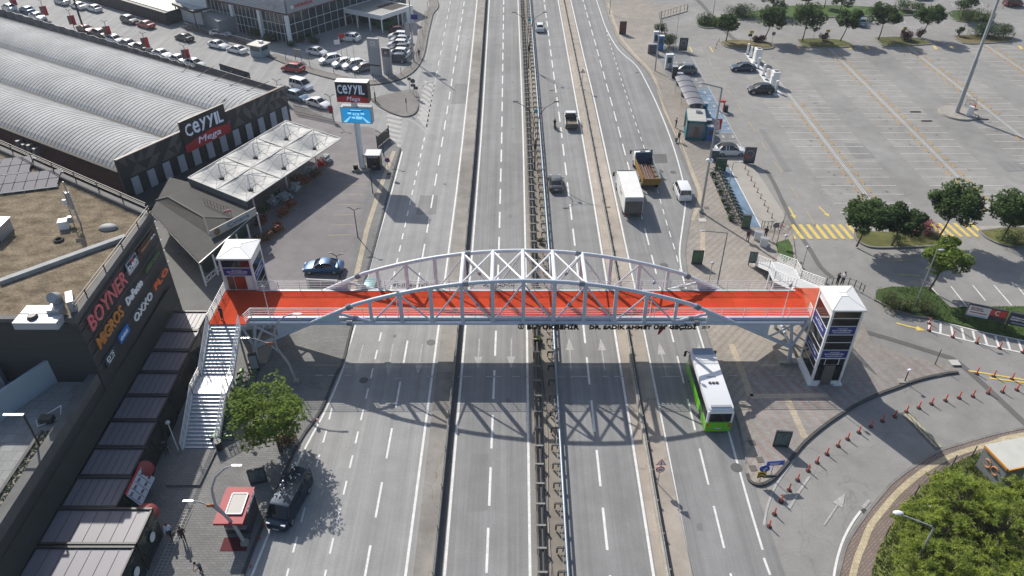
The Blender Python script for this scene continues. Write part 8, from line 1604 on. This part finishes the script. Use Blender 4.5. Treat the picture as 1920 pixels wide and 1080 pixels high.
fe2 = thing('yard_fence', 'dark posts with thin rails around the showroom yard', 'fence', (*P(640, 140), .12)); fl_ = smooth_line(pp([(500, 98), (567, 122), (640, 140), (700, 150), (745, 143), (775, 122), (788, 90), (795, 50), (803, 10)], .12), 5); m = MB()
for i, p in enumerate(fl_):
    if i % 3 == 0: MB().bar((*p, .12), (*p, 1.5), .08, .08).build('post', char_m, fe2, world=True)
for z in (.5, .9): m.tube([(*p, z) for p in fl_], .02, 4)
m.build('rails', galv, fe2, world=True)
rl_ = thing('yard_rail', 'brown double handrail between the side road and the showroom yard', 'railing', (*P(420, 75), .12)); a_, b_ = P3(348, 54, .12), P3(478, 88, .12); m = MB()
for z in (.6, 1.2): m.bar(a_ + Vector((0, 0, z)), b_ + Vector((0, 0, z)), .1, .1)
for i in range(9): q = a_ + (b_ - a_) * i / 8; m.bar(q, q + Vector((0, 0, 1.2)), .1, .1)
m.bar(a_ + Vector((0, 0, .3)), b_ + Vector((0, 0, .3)), .3, .6)
m.build('rails', mat('brown rail', (.11, .09, .08), .7), rl_, world=True)
# fences on the plaza and the grove
def fence_line(label, pts, z, hh, m_, step=1, rails=(.3, .9), name='fence', mesh_=None):
    l = smooth_line(pp(pts, z), 3); t = thing(name, label, 'fence', (*l[len(l) // 2], z)); m = MB()
    for i, p in enumerate(l):
        if i % step == 0: MB().bar((*p, z), (*p, z + hh), .07, .07).build('post', m_, t, world=True)
    for r_ in rails: m.tube([(*p, z + hh * r_) for p in l], .02, 4)
    m.build('rails', m_, t, world=True); return t
fence_line('dark low fence at the top of the plaza', [(1236, 35), (1252, 30), (1268, 25), (1288, 19)], .13, 1.4, char_m); fence_line('short dark fence beside the upper shrubs', [(1238, 40), (1243, 58), (1252, 80), (1262, 96)], .13, 1.4, char_m)
fence_line('grey railing between the cycle bay and the zebra crossing', [(1427, 427), (1445, 430), (1464, 428), (1470, 412)], .13, 1.0, galv_d); fence_line('dark fence posts along the inner edge of the curved pavement', [(1661, 1005), (1686, 966), (1715, 929), (1745, 901), (1785, 873), (1822, 856)], .13, 1.3, char_m, step=3, rails=(.55,)); fence_line('thin dark railing behind the tower roof', [(1548, 535), (1590, 535), (1618, 548)], .13, 1.0, char_m)
fence_line('dark bar fence along the charging bays', [(1247, 118), (1262, 140), (1290, 186), (1316, 222), (1330, 262), (1345, 318)], .13, 1.1, char_m); fence_line('low rail at the foot of the bike hedge', [(1343, 318), (1362, 355), (1380, 395), (1392, 426)], .13, .8, char_m)
# folding gate near the kiosk
a_, b_ = P3(708, 277, .12), P3(730, 258, .12); t = thing('gate_panel', 'brown mesh gate panel beside the black twin lamp', 'gate', tuple(a_)); m = MB(); m.bar(a_ + Vector((0, 0, .9)), b_ + Vector((0, 0, .9)), .05, 1.6); m.build('panel', mat('brown mesh panel', (.11, .09, .075), .8), t, world=True); [MB().bar(q, q + Vector((0, 0, 2)), .12, .12).build('post', char_m, t, world=True) for q in (a_, b_)]
# kiosk building bottom right
f0, f1 = P3(1833, 872, .14), P3(1885, 898, .14); t = thing('cabin', 'grey cabin with pale roof and orange trim at the right edge', 'cabin', tuple(f0)); dx_ = (f1 - f0); dn_ = Vector((-dx_.y, dx_.x, 0)).normalized(); dn_ = dn_ if dn_.x > 0 else -dn_
f0 = P3(1848, 837, 2.5); f1 = P3(1891, 881, 2.5); f0.z = f1.z = .14; dx_ = f1 - f0; dn_ = Vector((-dx_.y, dx_.x, 0)).normalized(); dn_ = dn_ if dn_.x > 0 else -dn_; q4 = [f0, f1, f1 + dn_ * 7, f0 + dn_ * 7]
MB().prism([(q.x, q.y) for q in q4], .14, 2.45).build('wall', mat('cabin grey', (.22, .23, .25), .6), t, world=True); MB().prism([(q.x, q.y) for q in [f0 - dx_.normalized() * .1 - dn_ * .1, f1 + dx_.normalized() * .1 - dn_ * .1, f1 + dx_.normalized() * .1 + dn_ * 7, f0 - dx_.normalized() * .1 + dn_ * 7]], 2.45, 2.6).build('roof', mat('cabin roof', (.50, .50, .46), .7, var=.1, scale=1), t, world=True)
m = MB(); m.bar(f0 - dn_ * .12 + Vector((0, 0, 2.4)), f1 - dn_ * .12 + Vector((0, 0, 2.4)), .1, .2); m.bar(f1 + dx_.normalized() * .12 - dn_ * .1 + Vector((0, 0, 2.4)), f1 + dx_.normalized() * .12 + dn_ * 7 + Vector((0, 0, 2.4)), .1, .2); m.build('trim', mat('orange trim', (.60, .27, .04), .5), t, world=True)
mid = (f0 + f1) / 2 - dn_ * .06 + Vector((0, 0, 1.25)); ex = dx_.normalized()
for s_ in (-1, 1): MB().tube([mid + ex * (s_ * .42 + .36 * cos(q) * s_ * -1) + Vector((0, 0, .36 * sin(q))) for q in [R(-140) + i * R(28) for i in range(11)]], .06, 6).build('emblem', mat('orange emblem', (.55, .24, .10), .5), t, world=True)
a = P(1738, 958, .2); o = MB().box((a[0], a[1], .35), (.9, .7, .3), .5).build('white_box', white_c); tag(o, 'white flat box lying in the grass beside the pines', 'box')
a = P(1618, 957, .0); o = MB().box((a[0] + .1, a[1] - .1, .02), (.45, .45, .03), .3).build('drain_cover', char_m); tag(o, 'dark drain cover on the white line of the ramp', 'drain cover')
# manholes
for i, (px, py, r_) in enumerate(((1381, 877, .5), (808, 642, .45), (682, 713, .42), (1262, 323, .45), (1195, 136, .4), (1245, 498, .5))):
    a = P(px, py); o = MB().tube([(a[0], a[1], .0), (a[0], a[1], .018)], [r_, r_], 24).build('manhole_cover', mat('manhole iron', (.10, .10, .098), .7, var=.3, scale=.2)); tag(o, ('round manhole cover on the edge line below the bus', 'round manhole cover left of the concrete strip below the bridge', 'round manhole cover in the bridge shadow at the left', 'round manhole cover at the bend of the right edge line', 'round manhole cover near the top of the plaza', 'large round manhole cover just above the right part of the bridge')[i], 'manhole cover')
for i, (px, py, lab) in enumerate(((1317, 413, 'pale square slab at the end of the tactile strip'), (1790, 680, 'pale square slab beside the post of the red paving'))): a = P(px, py, .12); o = MB().box((a[0], a[1], .14), (.9, .8, .05)).build('slab', mat('pale slab', (.45, .45, .42), .8)); tag(o, lab, 'slab')
for i, (px, py) in enumerate(((1410, 830), (1425, 862), (1412, 878), (1325, 390), (1316, 405))): a = P(px, py, .12); o = MB().box((a[0], a[1], .135), (.6, .6, .03), .1).build('access_cover', mat('access cover', (.12, .11, .10), .8, var=.2, scale=.2)); tag(o, 'square access cover in the plaza paving, ' + ('the one left of the picture poster panel', 'the upper one near the plaza tip', 'the lower one near the plaza tip', 'the upper one at the tall street lamp', 'the lower one at the tall street lamp')[i], 'access cover')
# drain grate
g0_, g1_ = P3(358, 946, .12), P3(288, 1095, .12); t = thing('drain_grate', 'long pale steel drain grate crossing the lower left pavement', 'drain grate', tuple((g0_ + g1_) / 2)); d = (g1_ - g0_).normalized(); r_ = Vector((d.y, -d.x, 0)); m = MB(); L_ = (g1_ - g0_).length
for o_ in (-.32, -.0, .32): m.bar(g0_ + r_ * o_ + Vector((0, 0, .02)), g1_ + r_ * o_ + Vector((0, 0, .02)), .05, .03)
for i in range(int(L_ / .28)): q = g0_ + d * i * .28 + Vector((0, 0, .02)); m.bar(q - r_ * .32, q + r_ * .32, .045, .03)
m.build('grid', mat('pale grate', (.36, .36, .33), .6), t, world=True)
# bins
a = P(412, 842, .12); t = thing('waste_bin', 'black round bin at the foot of the left staircase', 'bin', (*a, .12)); MB().tube([(0, 0, 0), (0, 0, .9)], .3, 12).build('drum', plast, t); MB().tube([(0, 0, .9), (0, 0, .98)], .32, 12).build('lid', char_m, t)
# shared bikes
bg_ = mat('bike green', (.20, .42, .10), .5); bdk = mat('bike dark green', (.012, .05, .032), .5)
def bike(loc, rz, lab, grp, gm, basket=True):
    t = thing('shared_bike', lab, 'bicycle', loc, rz, grp); wm = M_('bw', lambda: (lambda b: (b.tube([(.32 * cos(i * pi / 7), 0, .32 * sin(i * pi / 7)) for i in range(15)], .03, 5), b)[1])(MB()).mesh('wheel', rubber))
    for x_ in (-.52, .52): place_mesh('wheel', wm, t, (x_, 0, .33))
    place_mesh('frame', M_(('bf', gm.name), lambda: MB().tube([(-.5, 0, .34), (-.1, 0, .38), (.38, 0, .78), (.52, 0, .34)], .035, 5).tube([(-.1, 0, .38), (-.2, 0, .88)], .03, 5).box((-.5, 0, .68), (.5, .12, .04)).mesh('frame', gm)), t); place_mesh('saddle', M_('bs', lambda: MB().box((-.22, 0, .92), (.26, .15, .07)).mesh('saddle', plast)), t); place_mesh('handlebar', M_('bh', lambda: MB().tube([(.3, -.28, 1.02), (.4, 0, .98), (.3, .28, 1.02)], .02, 5).tube([(.4, 0, .98), (.46, 0, .6)], .02, 5).mesh('handlebar', galv_d)), t)
    if basket: place_mesh('basket', M_(('bb', gm.name), lambda: MB().box((.56, 0, .84), (.34, .36, .26)).mesh('basket', gm)), t); place_mesh('dock', M_('bd', lambda: MB().box((.9, 0, .4), (.25, .3, .8)).mesh('dock', plast)), t)
    return t
for i in range(12):
    f = i / 11; a = P(466 - 46 * f + 4 * sin(f * 6), 706 + 122 * f, .12); bike((a[0] + .1, a[1], .12), R(190), f'shared bike with bright green basket beside the left staircase, {cnt[i]} from the top', 'shared bikes beside the left staircase', bg_)
for i in range(15):
    f = i / 14; a = P(1350 + 42 * f, 326 + 92 * f, .12); bike((a[0] - .75, a[1], .14), R(-15), f'dark green bike in the rack at the blue cycle bay, {cnt[i]} from the top', 'dark green bikes at the cycle bay', bdk)
for i in range(6):
    f = i / 5; a = P(1352 + 36 * f, 332 + 82 * f, .12); shrub(f'low dark hedge plant in the row beside the bikes, {cnt[i]} from the top', a[0] - 1.2, a[1], .12, .4, .8, 780 + i, lf_dk, n=260, leaf=.1, group='hedge plants beside the cycle bay')
# cones near the booth and kerb reflectors
for i, (px, py) in enumerate(((475, 112), (440, 96), (428, 93), (636, 112))): dup(R0, (*P(px, py), 0), 0, ('small red post at the guard booth', 'small red post between the two white sedans, right one', 'small red post between the two white sedans, left one', 'small red post in front of the display row')[i], 'small red posts near the showroom', .8)
for i, (px, py) in enumerate(((495, 985), (487, 1008), (470, 1062), (595, 788))): a = P(px, py, .12); o = MB().box((a[0], a[1], .2), (.1, .14, .18), .3).build('kerb_reflector', red_m); tag(o, 'small red reflector block on the left kerb, ' + ('first below the kiosk', 'second below the kiosk', 'nearest to the bottom edge', 'the one above the large tree')[i], 'reflector', 'red reflectors on the left kerb')
for i, (px, py) in enumerate(((1880, 16), (1745, 12), (1640, 14), (1866, 14), (1852, 13), (1755, 22))): dup(R0, (*P(px, py), 0), 0, ('red post near the dark red van', 'red post above the clipped bushes, left', 'red post at the top middle of the car park', 'second red post from the dark red van', 'third red post from the dark red van', 'red post at the right tip of the long lawn')[i], 'red posts at the top edge of the car park')
# rooftops leftovers, goods and low dock
# repairs, oil stains and darker tyre lanes on the asphalt
r9 = random.Random(9)
pt_ = MB()
for x0, y0, w_, l_ in ((-12.4, 84, 2.6, 5), (-1.2, 96, 2.8, 9), (6.2, 120, 2.4, 12), (-10.2, 120, 2.8, 9), (8.4, 62, 1.6, 6), (14.6, 70, 1.8, 5), (-3.6, 38, 1.7, 6), (50, 100, 3, 5), (70, 96, 4, 3), (38.5, 96, 1.2, 14)): pt_.sheet([(x0, y0), (x0 + w_, y0 + .1), (x0 + w_ - .1, y0 + l_), (x0 + .1, y0 + l_)], .0085)
struct('asphalt_patch', pt_, ground_mat('newer asphalt', (.215, .214, .21), lanes=.12, blotch=.12))
st9 = MB()
for i in range(110):
    x, y = (r9.choice([-12.2, -9.2, -3.3, -.1, 5.6, 9, 15, 17.8]) + r9.gauss(0, .25), r9.uniform(32, 170)) if i < 30 else (r9.choice([44.7, 50.3, 59.5, 65, 75.4, 81]) + r9.gauss(0, .5), r9.uniform(85, 148)); q = r9.uniform(.08, .3)
    st9.sheet([(x + q * r9.uniform(.6, 1.2) * cos(k * pi / 5), y + q * 1.3 * r9.uniform(.6, 1.2) * sin(k * pi / 5)) for k in range(10)], .0098)
struct('oil_stains', st9, ground_mat('oil stained asphalt', (.185, .183, .177), blotch=.2))
# thin summer haze in the air
hz = bpy.data.materials.new('haze'); hz.use_nodes = True; n = hz.node_tree; n.nodes.remove(n.nodes['Principled BSDF']); vp = n.nodes.new('ShaderNodeVolumePrincipled'); vp.inputs['Density'].default_value = .0002; vp.inputs['Color'].default_value = (.80, .88, 1, 1); vp.inputs['Anisotropy'].default_value = .2; n.links.new(vp.outputs[0], n.nodes['Material Output'].inputs['Volume'])
o = MB().box((0, 300, 25.25), (1420, 1220, 53.5)).build('haze', hz); o['kind'] = 'stuff'
